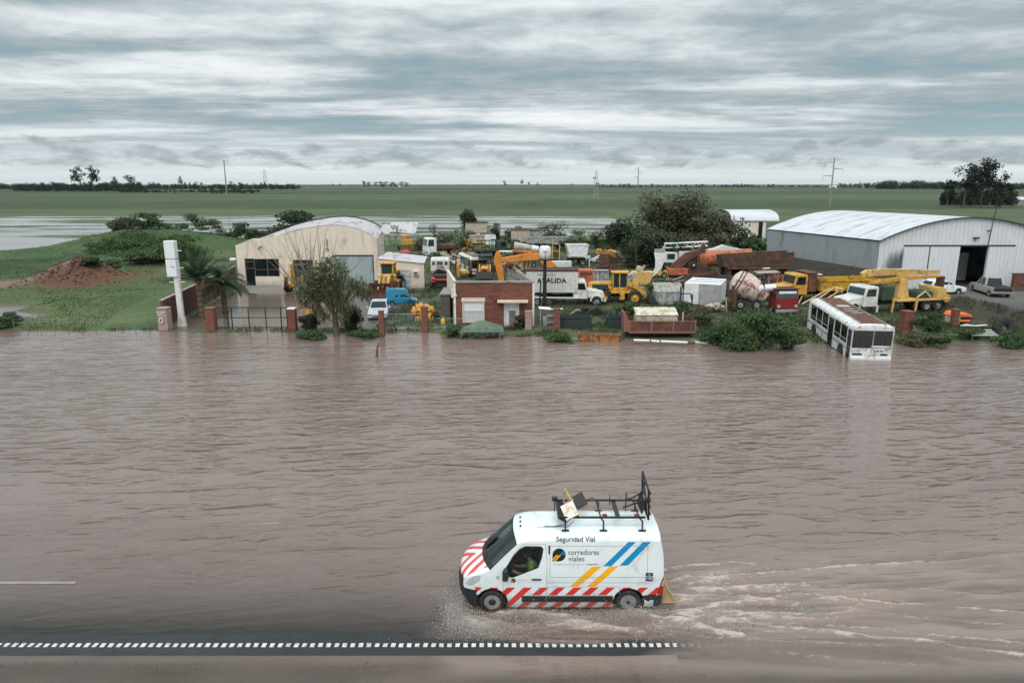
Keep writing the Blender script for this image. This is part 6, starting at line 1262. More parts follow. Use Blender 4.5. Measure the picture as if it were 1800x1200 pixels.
# --- concrete pump truck ---
def pump():
    r=V('concrete_pump_truck','white cab truck carrying a folded yellow concrete pump boom','truck',1572,546,PI+R(14),z=.15)
    bonnet_cab(r,'old_white',5.9,1.12,2.45,.70,'pane_teal',1.62,.95,1.45); chassis(r,-4.8,5.4,(-2.4,-3.6),.52); wheel(r,4.9,-.95,.52,.3); wheel(r,4.9,.95,.52,.3)
    part(r,'deck','pale_yellow',[('b',-4.8,.9,-1.15,1.15,1.0,1.16)],.02); part(r,'hopper','pale_yellow',[('b',-4.3,-3.4,-1.1,1.1,1.16,2.1)],.05); part(r,'rear_drum','cat_yellow',[('l',[(.4,-.4),(.42,0),(.4,.4)],(-5.2,0,1.0),'y',14)],0)
    part(r,'engine','army_green',[('b',-3.2,-1.6,-.8,.8,1.16,1.75),('b',1.0,2.2,-.9,.9,1.1,2.4)],.08); part(r,'pipework','cream_old',[('w',[(-2.8,.9,1.3),(-2.2,.9,1.8),(-1.4,.9,1.3)],.09),('w',[(-2.2,-.9,1.3),(-1.6,-.9,1.7),(-1.0,-.9,1.3)],.09)],0)
    part(r,'turret','pale_yellow',[('p',[(-.95,1.16),(-.55,2.9),(.05,2.9),(.35,1.16)],-.5,.5),('t',(-.3,0,2.8),(-.3,0,3.2),.45)],.04)
    part(r,'boom_section','pale_yellow',[('p',[(-4.6,3.15),(-4.6,3.4),(-.6,3.75),(3.2,3.75),(3.7,3.5),(3.6,3.1),(3.1,3.15),(-.5,3.2)],-.5,-.15)],.03)
    part(r,'boom_section','cat_yellow',[('p',[(-4.4,2.95),(-4.4,3.1),(.0,3.1),(3.0,2.75),(2.9,2.5),(-.3,2.75)],-.1,.3)],.03); part(r,'boom_section','beam_buff',[('p',[(-3.9,3.5),(-3.8,3.65),(2.6,3.95),(2.8,3.8)],.35,.6)],.03)
    part(r,'outrigger','pale_yellow',[('p',[(-1.15,.1),(-1.2,1.3),(-1.0,1.35),(-.98,.1)],1.15,1.3),('p',[(1.35,.1),(1.25,1.4),(1.45,1.4),(1.5,.1)],1.15,1.3)],.02); part(r,'boom_rest','rust',[('b',-4.7,-4.5,-.4,.4,1.2,3.0)],.02); part(r,'step','shutter_white',[('b',2.9,3.0,1.1,1.25,.2,.8)],0)
pump()
# --- yellow dump truck ---
def dump():
    r=V('yellow_dump_truck','yellow bonneted dump truck with a long ribbed yellow body','truck',1425,529,PI+R(8),z=.15)
    bonnet_cab(r,'cat_yellow',4.1,1.15,2.75,.8,'pane_black',1.8,.95,1.4); chassis(r,-5.5,4.0,(-3.2,-4.3),.5); wheel(r,3.4,-.95,.5,.3); wheel(r,3.4,.95,.5,.3); tipper_box(r,'dump_yellow',-6.4,.0,1.15,2.15,1.25,8); part(r,'head_board','rust',[('b',.3,1.1,-1.2,1.2,1.1,2.85),('b',.1,1.3,-1.25,1.25,2.85,2.95)],.03)
dump()
r=V('dump_trailer','yellow side panel of a second tipper behind the pump truck boom','trailer',1540,524,PI+R(5),z=.15); tipper_box(r,'dump_yellow',-1.6,2.2,1.05,2.1,1.1,5); chassis(r,-1.5,2.2,(-.9,1.2),.45)
# --- mixer ---
def mixer():
    r=V('concrete_mixer','pinkish rust streaked concrete mixer drum with a bright white chute','mixer',1313,541,R(0),z=.45,s=.90)
    ax_=Matrix.Rotation(R(58),4,'Y'); mb=MB(); mb.m=Matrix.Translation((-.05,0,2.0))@Matrix.Rotation(R(-18),4,'Z')@Matrix.Rotation(R(118),4,'Y')
    mb.lathe([(.55,-1.75),(1.1,-1.45),(1.32,-.9),(1.35,-.2),(1.2,.55),(.85,1.35),(.55,1.9),(.5,1.95)],n=36); d=mb.build('drum','drum_pink',r)
    mb=MB(); mb.m=Matrix.Translation((-.05,0,2.0))@Matrix.Rotation(R(-18),4,'Z')@Matrix.Rotation(R(118),4,'Y')
    for h,rr_ in ((-1.25,1.24),(-.95,1.34),(1.2,.95)): mb.lathe([(rr_,h-.05),(rr_+.05,h-.05),(rr_+.05,h+.05),(rr_,h+.05)],n=36,cap=False)
    mb.build('drum_ring','rust',d)
    part(r,'chute','sign_white',[('t',(1.15,-.7,2.1),(2.35,-.6,2.12),.36,.36,20)],0); part(r,'funnel','clean_white',[('t',(.55,-.8,2.0),(1.1,-.75,2.1),.42,.38,16)],0); part(r,'chute_bracket','dark_green_steel',[('b',.7,1.05,-.9,-.5,.6,1.75),('b',1.12,1.2,-1.1,-.3,1.4,2.7)],.03)
    part(r,'chassis','rust_dark',[('b',-2.0,1.6,-.6,.6,.6,.85),('b',-1.8,-1.6,-.7,.7,.8,2.3),('b',-1.7,-1.5,-1.2,1.0,.3,2.0)],.02); wheel(r,-1.0,-.9,.5,.3); wheel(r,.6,-.9,.5,.3)
mixer()
r=V('red_cab_truck','small red cab over truck with a white sun strip facing the road','truck',1366,548,-PI/2+R(6),z=.05); cabover(r,'truck_red',0.2,1.02,2.25,.55,1.5,'pane_teal'); part(r,'roof_sheet','maroon',[('b',.15,1.7,-1.05,1.05,2.26,2.32)],0); part(r,'sun_strip','sign_white',[('c',(1.60,0,2.02),(.02,1.6,.22),(0,-.2,0))],0); chassis(r,-3.2,1.5,(-2.4,.9),.42)
r=V('tractor_canopy','open tractor frame with a mossy flat canopy behind the mixer','tractor',1345,515,R(0),z=.15); part(r,'post','galv',[('t',(-.9,-.5,0),(-.8,-.5,2.1),.05),('t',(.1,-.5,0),(.1,-.5,2.1),.05),('t',(1.0,-.5,0),(.95,-.5,2.2),.05)],0); part(r,'canopy','lid_grey',[('c',(.0,0,2.2),(2.3,1.6,.07),(0,-.05,0))],0); part(r,'body','rust',[('b',-.8,1.2,-.4,.4,.4,1.1)],.05); wheel(r,-.5,-.7,.6,.35); wheel(r,.9,-.6,.4,.25)
r=V('rusty_loader_bucket','heap of orange rusty iron plates beside the yellow dump truck','scrap',1374,509,0,z=.15); part(r,'plate','rust',[('p',[(-2.2,.1),(-1.6,1.2),(-.2,1.5),(1.0,1.3),(1.5,.1)],-.4,.4)],.03); part(r,'teeth','tank_orange',[('c',(-.9+.35*k,-.2,1.5+.08*(k%2)),(.12,.3,.35),(0,.2,0)) for k in range(6)],.02)
# --- foreground trailer, crates, skips ---
def fore():
    r=V('rusty_trailer','rusty red flat trailer body with drop sides standing in the weeds','trailer',1155,590,0,z=.0); s_=1.0
    L0,L1=-2.35,2.62; w=1.05; zb,zt=.55,1.35
    part(r,'side_panel','rust',[('b',L0,L1,-w,-w+.05,zb,zt)],0); part(r,'side_panel','rust',[('b',L0,L1,w-.05,w,zb,zt)],0); part(r,'bed','rust_dark',[('b',L0,L1,-w+.05,w-.05,zb,zb+.08)],0)
    part(r,'frame_rail','rust_purple',[('b',L0,L1,-w-.05,-w,zb-.12,zb+.02),('b',L0,L1,-w-.05,-w,zt-.06,zt+.02)]+ribs(L0+.05,L1-.05,4,-w-.06,zb,zt,.06,.14)+[('b',L0+.5,L0+.55,-w-.03,-w,zb,zt),('b',L1-.35,L1-.3,-w-.03,-w,zb,zt)],0)
    part(r,'headboard','rust_purple',[('p',[(L0-.35,zb+.0),(L0-.42,zt+.62),(L0-.32,zt+.62),(L0-.02,zt),(L0-.02,zb)],-w,w-.8)],0); part(r,'tailboard','rust',[('b',L1-.05,L1,-w+.05,w-.05,zb+.08,zt)],0); part(r,'stake','shutter_white',[('t',(L1-.6,.5,zt-.3),(L1-.6,.5,zt+.4),.04)],0)
    part(r,'undercarriage','oil_black',[('b',L0+.3,L1-.3,-.6,.6,.1,zb-.12)],.02)
    c=thing('wooden_crate','long pale lidded crate lying on top of the rusty trailer','crate',(r.location.x-.15,r.location.y+.15,r.location.z+zb+.08)); part(c,'box','cream_old',[('b',-1.55,1.55,-.55,.60,.0,1.0)],.02); part(c,'lid','moss_lid',[('p',[(-.60,1.0),(.65,1.38),(.65,1.46),(-.60,1.08)],-1.6,1.6,'x')],.02)
    r=V('orange_trough','long orange steel trough half sunk at the waterline in front of the skips','trough',1054,601,R(-4),z=-.1); part(r,'trough','trough_orange',[('p',[(-1.55,.15),(-1.6,.72),(1.55,.62),(1.45,.0)],-.35,.35)],.02); part(r,'rib','rust',[('b',-1.6+.75*k,-1.54+.75*k,-.39,-.35,.15,.65) for k in range(5)],0); part(r,'lining','rust_dark',[('p',[(-1.5,.66),(-1.5,.735),(1.45,.64),(1.45,.58)],-.28,.28)],0)
    r=V('white_barrier_pole','long white and black pole barrier lying along the waterline under the trailer','pole',1160,606,R(-3),z=-.02); a,b=-1.9,3.4
    for k,(x0,x1) in enumerate(((-1.9,-.75),(-.65,-.05),(.05,1.95),(2.5,3.35))): part(r,'painted_band','sign_white',[('t',(x0,0,.32-.03*k),(x1,0,.30-.05*k),.085)],0)
    part(r,'pole','rust_dark',[('t',(-1.95,0,.32),(3.8,0,.14),.06)],0)
    for (px,row,w_,lab) in ((1010,577,2.6,'wide dark green steel skip beside the brick pillar'),(1080,577,1.3,'small dark green steel skip hidden behind the rusty trailer headboard')):
        r=V('steel_skip',lab,'skip',px,row,0,z=.02,group='dark green steel skips'); h=w_/2; part(r,'body','dark_green_steel',[('p',[(-h+.08,.0),(-h,1.0),(h,1.0),(h-.08,.0)],-.55,-.48),('p',[(-h+.08,.0),(-h,1.0),(h,1.0),(h-.08,.0)],.48,.55),('b',-h+.02,-h+.08,-.5,.5,.05,1.0),('b',h-.08,h-.02,-.5,.5,.05,1.0),('b',-h+.1,h-.1,-.5,.5,.02,.1)],0); part(r,'rim','dark_green_steel',[('b',-h,h,-.6,-.52,.94,1.02),('b',-h,h,.52,.6,.94,1.02)],0)
    r=V('green_boat_shell','upturned pale green moulded boat shell resting at the waterline by the brick house','boat shell',848,592,0,z=0); 
    mb=MB(); n=8; secs=[]
    for k in range(n+1):
        t=k/n; x=-1.65+3.3*t; h=.86+.36*math.sin(PI*t)**.8; w=.5+.3*math.sin(PI*t); secs.append([(x,-w,.25),(x,-w*.98,.55),(x*.9,-w*.85,.80),(x*.62,-w*.35,h),(x*.62,w*.35,h),(x*.9,w*.85,.80),(x,w*.98,.55),(x,w,.25)])
    for s1,s2 in zip(secs[:-1],secs[1:]): 
        for a,b,c_,d in zip(s1[:-1],s1[1:],s2[1:],s2[:-1]): mb.add([a,b,c_,d],[(0,1,2,3)],True)
    mb.add(secs[0],[tuple(range(8))]); mb.add(secs[-1],[tuple(range(8))]); h_=mb.build('hull','pale_green',r)
    for k in range(6): part(r,'scallop','dark_green_steel',[('l',[(.17,-.02),(.12,.0),(0,.0)],(-1.15+.45*k,-.55-.38*math.sin(PI*(.15+.14*k)),.42),'y',12)],0)
    part(r,'rim','pale_green',[('b',-1.75,1.75,-.98,-.9,.52,.62)],.02); part(r,'leg','pale_green',[('t',(-1.4,-.95,.6),(-1.75,-1.15,-.3),.05),('t',(1.35,-.95,.6),(1.3,-1.15,-.3),.05)],0)
fore()
r=V('water_tank_tower','white water tank on a thin dark steel post above the yard','water tank',957,545,0,z=.1)
H0=zat(r.location.y,455)-.1; H1=zat(r.location.y,432)-.1; part(r,'post','iron_dark',[('t',(0,0,-.2),(0,0,H0),.20,.14,8),('t',(-.5,.1,-.2),(-.35,.1,2.6),.06)],0); tk=part(r,'tank','tank_white',[('l',[(.42,H0),(.50,H0+.05),(.54,H0+.4),(.54,H0+.9),(.40,H0+1.15),(.36,H1),(0,H1+.02)],(0,0,0),'z',20)],0); part(tk,'base_plate','maroon',[('b',-.55,.55,-.55,.55,H0-.1,H0)],0); part(r,'mast_spike','iron_dark',[('t',(0,-.56,H0-.3),(0,-.56,H0+.7),.02),('t',(-.2,-.56,H0+.7),(.2,-.56,H0+.68),.02)],0)
r=V('white_table_frame','white metal table frame and scrap standing under the water tank post','frame',955,576,R(10),z=.0); part(r,'top','sign_white',[('c',(.1,0,1.6),(1.0,.6,.04),(.15,.1,0)),('c',(1.2,.3,1.45),(.9,.4,.04))],0); part(r,'leg','galv',[('t',(-.3,-.2,0),(-.3,-.2,1.5),.04),('t',(.6,.2,0),(.6,.2,1.5),.04),('b',-.05,.25,-.1,.1,.2,1.0),('b',-.1,1.1,-.1,.1,.95,1.0),('b',-.1,1.1,-.1,.1,.4,.46)],0)
r=V('leaning_tyre','pale tyre leaning near the right corner of the brick house','tyre_ring',943,541,R(10),z=.1); part(r,'tyre_ring','rim_grey',[('l',[(.50,-.05),(.56,-.05),(.56,.05),(.50,.05),(.50,-.05)],(0,0,.6),'y',20,True,False)],0)  # a leaning tyre, modelled as a thin pale ring
r=V('wheel_hubs_pile','dark heap of tyres and tarpaulin left of the skips','tyre heap',1035,553,0,z=.05); part(r,'tyre','rubber',[('l',[(.28,-.15),(.5,-.18),(.55,0),(.5,.18),(.28,.15),(.28,-.15)],(x,y,z),'z',16,True,False) for x,y,z in ((-.6,0,.2),(-.55,.05,.55),(.6,.2,.2))],0); part(r,'tarpaulin','oil_black',[('p',[(-1.8,0),(-1.0,.5),(-.2,.35),(.6,.8),(1.6,.1)],-.6,.5)],.05); part(r,'sheet','cream_old',[('q',[(-1.9,-.5,.05),(-1.2,-.5,.62),(-.9,-.5,.62),(-.3,-.5,.05)])],0)
# --- rear rows and right side junk ---
r=V('cab_shell','pinkish white lorry cab shell standing without wheels beyond the annex','truck cab',774,476,-PI/2+.05,z=.6); part(r,'shell','old_white',[('p',[(-.8,.0),(-.8,1.5),(-.65,1.7),(.5,1.7),(.72,1.45),(.8,.7),(.8,.0)],-1.15,1.15)],.1,2)
for y0,y1 in ((-1.0,-.55),(-.42,.42),(.55,1.0)): part(r,'window','pane_teal',[('c',(.77,(y0+y1)/2,1.12),(.02,(y1-y0)-.06,.55),(0,-.28,0))],.02)
part(r,'rust_patch','tank_orange',[('b',.80,.812,-.45,.5,.45,.70)],0); part(r,'stand','rust_dark',[('b',-.5,.6,-.9,-.7,-.6,0),('b',-.5,.6,.7,.9,-.6,0)],0)
r=V('lorry','white lorry cab with a dark flat load parked at the back left of the yard','truck',764,449,PI+R(25),z=.1); cabover(r,'clean_white',0,1.15,2.85,.6,1.6,'pane_teal'); part(r,'load','rust_dark',[('p',[(-3.8,1.0),(-3.6,1.7),(-1.2,1.7),(-.5,1.9),(-.2,1.0)],-1,1)],.1); chassis(r,-4.0,1.2,(-3,.8),.5)
r=V('bulldozer','yellow and brown bulldozer with a wide rusty blade behind the workshop','bulldozer',716,440,-PI/2+.5,z=.1); part(r,'body','cat_yellow',[('b',-1.4,1.2,-.6,.6,.8,1.9),('b',-1.2,.2,-.55,.55,1.9,2.6)],.08); part(r,'cab_hole','tank_orange',[('b',.21,.25,-.4,.4,1.9,2.5)],0); part(r,'blade','brown_box',[('p',[(1.8,.1),(1.7,.6),(1.8,1.2),(1.95,1.2),(1.9,.1)],-1.9,1.9)],.03)
for sd in (-1,1): part(r,'track','oil_black',[('p',[(-1.8,.2),(-1.7,.8),(1.4,.9),(1.7,.4),(1.3,.02),(-1.5,.02)],sd*.75,sd*1.25)],.1,2)
r=V('red_car_hood','small red car half hidden in grass behind the annex roof','car',706,451,R(170),z=.1,s=.8); car(r,'red_small',3.6,1.6,1.3,'hatch')
r=V('grey_lean_to','grey sheet roofed open shelter behind the workshop','shelter',712,434,0,z=.1); part(r,'roof','roof_sheet',[('q',[(-4.6,0,2.9),(2.0,0,2.4),(2.0,4,4.2),(-2.8,4,4.2)]),('q',[(-4.6,0,2.85),(2.0,0,2.35),(2.0,4,4.15),(-2.8,4,4.15)])],0); part(r,'post','galv',[('t',(x,y,0),(x,y,2.6),.07) for x,y in ((-4,.2),(-1,.2),(1.9,.2),(1.9,3.8))],0)
r=V('satellite_dish','white satellite dish on the right rear edge of the workshop roof','dish',680,417,0,z=5.6); part(r,'dish','sign_white',[('l',[(.0,0),(.3,-.03),(.55,-.12)],(0,0,.9),'y',16)],0); part(r,'pole','galv',[('t',(0,0,-1.2),(0,0,.8),.04),('t',(-.9,0,-.5),(-.4,0,-.9),.08)],0)
r=V('dumper','rusty cream and yellow dumper standing below the long cream wagon','dumper',841,441,PI+.3,z=.1); tipper_box(r,'cream_old',-2.0,1.4,1.4,2.7,1.1,4); part(r,'chassis','cat_yellow',[('b',-1.8,2.2,-.7,.7,.6,1.3),('b',1.6,2.4,-.6,.6,1.3,2.0)],.05); wheel(r,-1.2,.9,.5,.3); wheel(r,1.6,.9,.5,.3); wheel(r,-1.2,-.9,.5,.3); wheel(r,1.6,-.9,.5,.3)
def wagon(px,row,L,label,z0=1.0,H=1.5,m='cream_old',rz=0.0,top='rust_dark',n=8):
    r=V('freight_wagon',label,'wagon',px,row,rz,z=.1); part(r,'body',m,[('b',-L/2,L/2,-1.1,1.1,z0,z0+H)]+ribs(-L/2+.1,L/2-.1,n,-1.15,z0,z0+H,.05,.08),.02); part(r,'roof',top,[('b',-L/2-.05,L/2+.05,-1.2,1.2,z0+H,z0+H+.12)],0); chassis(r,-L/2,L/2,(-L/2+.8,L/2-.8),.45); return r
wagon(838,427,4.2,'long cream wagon body on the far edge of the yard beside the dark round tree',2.0,1.9)
wagon(862,426,4.0,'mossy cream wagon with a yellowish roof behind the green trucks',1.6,1.6,top='lid_grey')
wagon(915,436,3.4,'cream panelled wagon with a dark overhanging top near the far bushes',1.2,2.0); wagon(936,434,3.0,'pale blue grey wagon end beside the cream panelled wagon',1.1,1.9,'galv')
r=V('ribbed_bin','long grey ribbed open container lying along the back row','container',962,440,R(3),z=.1); tipper_box(r,'galv',-3.7,3.7,1.3,2.3,1.0,22,'body'); chassis(r,-3.5,3.5,(-2,2),.4)
for px,row,lab,rz in ((858,452,'dark green army lorry with an upright slatted back next to the old bus',.3),(884,450,'dark green army lorry cab parked behind the orange arm',.1)):
    r=V('army_truck',lab,'truck',px,row,rz,z=.1,group='green army lorries in the back row'); cabover(r,'army_green',1.4,1.05,2.6,.7,1.4,'pane_black'); part(r,'rear_frame','army_green',[('b',-2.0,1.2,-1.0,1.0,1.0,1.3)]+[('b',-1.9+.6*k,-1.8+.6*k,-1.0,-.92,1.3,2.7) for k in range(6)]+[('b',-2.0,1.3,-1.0,-.92,2.6,2.75)],0); chassis(r,-2.0,2.8,(-1.2,2.2),.5)
r=V('white_tarp_screen','white sheet panel standing behind the green lorries','sheet',862,446,0,z=.1); part(r,'sheet','clean_white',[('b',-.9,.9,-.02,.03,1.5,3.1)],0); part(r,'post','galv',[('t',(-.85,.06,0),(-.85,.06,3.1),.04),('t',(.85,.06,0),(.85,.06,3.1),.04)],0)
r=V('tapered_tank','cream and white tapered tank lying above the orange arm','tank',922,452,R(-6),z=.1); part(r,'shell','cream_old',[('t',(-1.6,0,1.7),(2.0,0,1.3),.70,.42,18)],0); part(r,'cradle','rust_dark',[('b',-1.2,1.5,-.5,.5,.2,1.0)],0); part(r,'cap','clean_white',[('t',(1.2,-.02,1.40),(2.2,-.02,1.28),.52,.44,16)],0)
r=V('yellow_ladder_frame','upright yellow steel frame between the water tank and the white skip','frame',977,456,0,z=.1); part(r,'frame','pale_yellow',[('b',-.62,-.48,-.1,.1,0,2.4),('b',.48,.62,-.1,.1,0,2.4),('b',-.62,.62,-.1,.1,2.28,2.42),('b',-.5,.5,-.1,.1,1.2,1.3)],0); part(r,'motor','rust_dark',[('c',(0,.3,.9),(.8,.6,1.1))],.05)
r=V('skip_lorry','dark lorry carrying a bright white battered dump box','truck',1012,466,R(4),z=.1); mb=MB(); 
part(r,'dump_box','clean_white',[('p',[(-1.45,2.95),(-1.0,1.35),(1.35,1.25),(1.6,2.95)],-1.1,-1.0),('p',[(-1.45,2.95),(-1.0,1.35),(1.35,1.25),(1.6,2.95)],1.0,1.1),('b',-1.1,1.4,-1.0,1.0,1.25,1.35),('p',[(-1.48,2.95),(-1.40,2.95),(-.95,1.35),(-1.03,1.35)],-1.0,1.0),('p',[(1.52,2.95),(1.60,2.95),(1.40,1.25),(1.32,1.25)],-1.0,1.0)],.0); part(r,'lip','shutter_white',[('b',-1.0,1.62,-1.16,-1.0,2.85,3.0)],0); chassis(r,-1.3,1.3,(-.8,.8),.45)
r=V('white_concrete_block','long weathered white concrete block behind the white truck body','block',986,480,R(3),z=.1); part(r,'block','old_white',[('b',-1.2,1.3,-.4,.4,.8,1.55)],.04); part(r,'base','rust_dark',[('b',-1.1,1.2,-.35,.35,0,.8)],.02)
r=V('rusty_machine_row','row of rusty frames and girders in front of the big bush','scrap',1092,470,0,z=.1); part(r,'girder','maroon',[('b',-2.6,3.6,-.3,.3,.6,.9),('b',-1.8,3.0,-.1,.2,1.1,1.3)],0); part(r,'a_frame','rust',[('w',[(.9,0,.8),(1.5,0,2.2),(2.2,0,.8)],.07),('w',[(-.9,0,.9),(-.5,0,1.6),(.1,0,.9)],.07)],0); part(r,'box','rust',[('b',-3.0,-1.6,-.5,.5,.3,1.9)],.03); part(r,'winch','cat_yellow',[('c',(-1.2,0,1.9),(.8,.6,.9),(.3,.2,0))],.08); part(r,'white_pipe','sign_white',[('t',(-4.4,0,.9),(-3.0,0,1.7),.06),('t',(-4.4,0,0),(-4.4,0,1.2),.06),('t',(.2,-.3,.95),(1.0,-.3,.95),.05),('t',(2.3,-.3,.95),(3.4,-.3,1.0),.05)],0)
r=V('orange_bin','small orange brown bin at the left foot of the big bush','bin',1054,436,0,z=.1); part(r,'body','pale_yellow',[('b',-.75,.75,-.6,.6,0,1.9)],.03); part(r,'opening','rust_dark',[('b',-.1,.5,-.62,-.6,.3,.9)],0)
r=V('hanging_sheet','torn grey metal sheet caught upright in the big bush','sheet',1107,452,0,z=.1); part(r,'sheet','galv',[('q',[(-1.0,0,.6),(-.5,0,.9),(.5,0,2.6),(.95,0,3.7),(.2,.1,3.6),(-.2,.1,2.4),(-.6,.1,1.4)]),('q',[(-1.0,.05,.6),(-.5,.05,.9),(.5,.05,2.6),(.95,.05,3.7),(.2,.15,3.6),(-.2,.15,2.4),(-.6,.15,1.4)])],0)
# crane, rusty excavator arm, tank
r=V('mobile_crane','white lattice boom crane truck at the foot of the big bush','crane',1195,474,R(176),z=.1); y_=-.6
part(r,'cab','old_white',[('b',.5,2.6,-1,1,1.0,2.4)],.08,2); part(r,'cab_window','pane_teal',[('b',.9,1.9,1.0,1.03,1.5,2.2),('b',2.6,2.63,-.8,.8,1.5,2.2)],.0)
part(r,'boom','clean_white',[('t',(-3.4,sy,3.2+dz),(2.2,sy,2.9+dz),.07) for sy in (-.35,.35) for dz in (0,.55)]+[('t',(-3.4+.9*k,-.35,3.2-.04*k),(-3.4+.9*k+.45,-.35,3.72-.04*k),.04) for k in range(6)]+[('t',(-2.95+.9*k,-.35,3.72-.04*k),(-2.5+.9*k,-.35,3.2-.04*k),.04) for k in range(5)],0)
part(r,'boom_stay','clean_white',[('t',(1.9,-.35,3.5),(2.6,-.35,2.4),.08),('t',(.6,-.35,3.3),(-.2,-.35,2.2),.08),('t',(-1.2,-.35,3.1),(-2.2,-.35,2.3),.08)],0); part(r,'deck','old_white',[('b',-3.0,.4,-1,1,1.7,2.5)],.04); chassis(r,-3.5,2.8,(-2.6,-1.3,1.8),.5)
r=V('rusty_excavator','rust orange excavator with a bent arm leaning against the tank','excavator',1200,487,R(0),z=.1); part(r,'arm','rust',[('p',[(-1.6,.2),(-1.5,1.5),(.2,3.0),(1.6,3.3),(2.3,4.1),(2.5,4.0),(2.5,2.7),(1.6,2.6),(.3,1.8),(-.2,.9),(-.2,.3)],-.3,.3)],.04); part(r,'body','tank_orange',[('b',-1.9,.5,-.7,.7,.3,1.1)],.05); part(r,'house','rust_dark',[('b',.6,2.8,-.8,.8,.3,1.8)],.05); part(r,'pulley','oil_black',[('l',[(.4,-.1),(.4,.1)],(1.0,-.9,1.6),'y',14)],0); part(r,'boss','cream_old',[('l',[(.15,-.1),(.1,.1)],(1.0,-1.0,1.6),'y',10)],0)
r=V('orange_tank','long orange cylindrical tank with a pale crusted top','tank',1258,486,R(-2),z=.1); part(r,'shell','tank_orange',[('t',(-2.3,0,2.2),(4.1,0,2.6),1.15,.85,26)],0); part(r,'support','rust',[('p',[(-2.2,.1),(-2.7,2.9),(-2.2,3.0),(-1.3,.1)],-1.0,1.0),('b',1.5,2.2,-.8,.8,0,1.6)],.03); part(r,'crust','old_white',[('p',[(-1.6,3.25),(-.4,3.5),(.6,3.9),(1.2,3.75),(2.6,3.45),(3.0,3.3),(-1.0,3.15)],-.5,.5)],.03)
r=V('dark_steel_hull','long dark rusty open steel hull on trestles behind the mixer','steel hull',1320,503,R(3),z=.1); part(r,'hull','rust_dark',[('p',[(-3.6,2.3),(-3.9,3.5),(4.2,3.9),(4.0,2.6)],-1.0,-.93),('p',[(-3.6,2.3),(-3.9,3.5),(4.2,3.9),(4.0,2.6)],.93,1.0),('b',-3.6,4.0,-.93,.93,2.3,2.4),('p',[(-3.9,3.5),(-3.85,3.5),(-3.55,2.3),(-3.6,2.3)],-.93,.93)],0); part(r,'trestle','rust',[('b',-3.0,-2.7,-.9,.9,0,2.3),('b',-1.6,-1.2,-.9,.9,0,2.3),('b',3.3,3.6,-.9,.9,0,2.3),('b',-3.2,3.8,-1.1,-.95,2.05,2.3)],0); part(r,'wall_plate','maroon',[('b',-3.4,-.2,.5,.6,0,2.1)],0); part(r,'lamp_tube','sign_white',[('t',(.7,-1.15,2.1),(1.5,-1.15,2.15),.07)],0)
r=V('reddish_low_wall','rusty red low steel sheets behind the white box','sheet pile',1222,500,0,z=.1); part(r,'sheets','rust',[('c',(0,0,.6),(3.4,.2,1.2),(.1,0,0)),('c',(1.5,.5,.7),(2.4,.2,1.3),(-.2,0,.2))],.02)
r=V('wrecked_car','wrecked car with a shattered windscreen behind the white box','car',1262,508,R(160),z=.1); car(r,'oil_black',4.2,1.7,1.5,'hatch','glass_clear')
r=V('wrecked_car','white wrecked pickup shell with no doors between the yellow body and the hangar','car',1458,504,R(-8),z=.15); car(r,'clean_white',4.3,1.7,1.5,'hatch')
r=V('wrecked_car','white crumpled car roof behind the doorless white shell','car',1447,492,R(12),z=.15); car(r,'clean_white',3.8,1.6,1.4,'hatch')
for px,lab,m_,w_ in ((1483,'tall brown wooden crate by the hangar wall','brown_box',1.7),(1496,'dark red machine crate under the end of the pump boom','maroon',1.5)):
    r=V('tall_crate',lab,'crate',px,508,0,z=.15,group='crates along the hangar wall'); part(r,'box',m_,[('b',-w_/2,w_/2,-.6,.6,0,2.1)],.02); part(r,'slat','rust',[('b',-w_/2+.05,-w_/2+.15,-.63,-.6,0,2.1),('b',w_/2-.15,w_/2-.05,-.63,-.6,0,2.1)],0)
r=V('shelf_frame','rusty open shelf frame against the hangar plinth','frame',1452,492,0,z=.15); part(r,'frame','brown_box',[('b',-2.3,-2.2,0,.1,0,2.6),('b',-.8,-.7,0,.1,0,2.6),('b',2.0,2.1,0,.1,0,2.5),('b',-2.3,2.1,0,.1,2.5,2.62)],0); part(r,'board','galv',[('b',-2.2,-.8,.1,.15,.6,2.4)],0)
r=V('yellow_jib','pile of pale yellow lattice jibs lying behind the sunken bus roof','scrap',1450,535,R(15),z=.15); part(r,'bar','beam_buff',[('t',(-2.8,-.3,.2),(.6,.2,1.5),.08),('t',(-2.0,-.5,.2),(1.0,.1,1.6),.08),('t',(-1.3,-.7,.2),(1.5,-.1,1.3),.08),('t',(-3.0,0,.1),(-2.6,0,.9),.06)],0); part(r,'end_cap','pale_yellow',[('c',(1.4,0,1.3),(.9,.5,.6),(0,.3,0))],.15,3); part(r,'jib_box','rust_dark',[('b',0,1.4,.2,.5,.1,.9)],.02)
def tyre(px,row,label,r_=.6,z=.1,lean=0.0,rz=0):
    r=V('big_tyre',label,'tyre',px,row,rz,z=z,group='loose tyres',rot=(lean,0,rz)); mb=MB(); mb.T((0,0,r_)); mb.lathe([(r_*.3,-.1),(r_*.5,-.2),(r_*.88,-.24),(r_,-.12),(r_,.12),(r_*.88,.24),(r_*.5,.2),(r_*.3,.1),(r_*.3,-.1)],ax='y',n=26,cap=False); mb.build('tread','rubber',r)
tyre(1389,536,'black tyre lying in the grass behind the bus tail',.75,.1,-1.1); tyre(1403,532,'black tyre leaning on another behind the bus tail',.75,.15,-1.0); tyre(1766,596,'huge black tyre half hidden in weeds at the right water edge',.85,-.15,-.25)
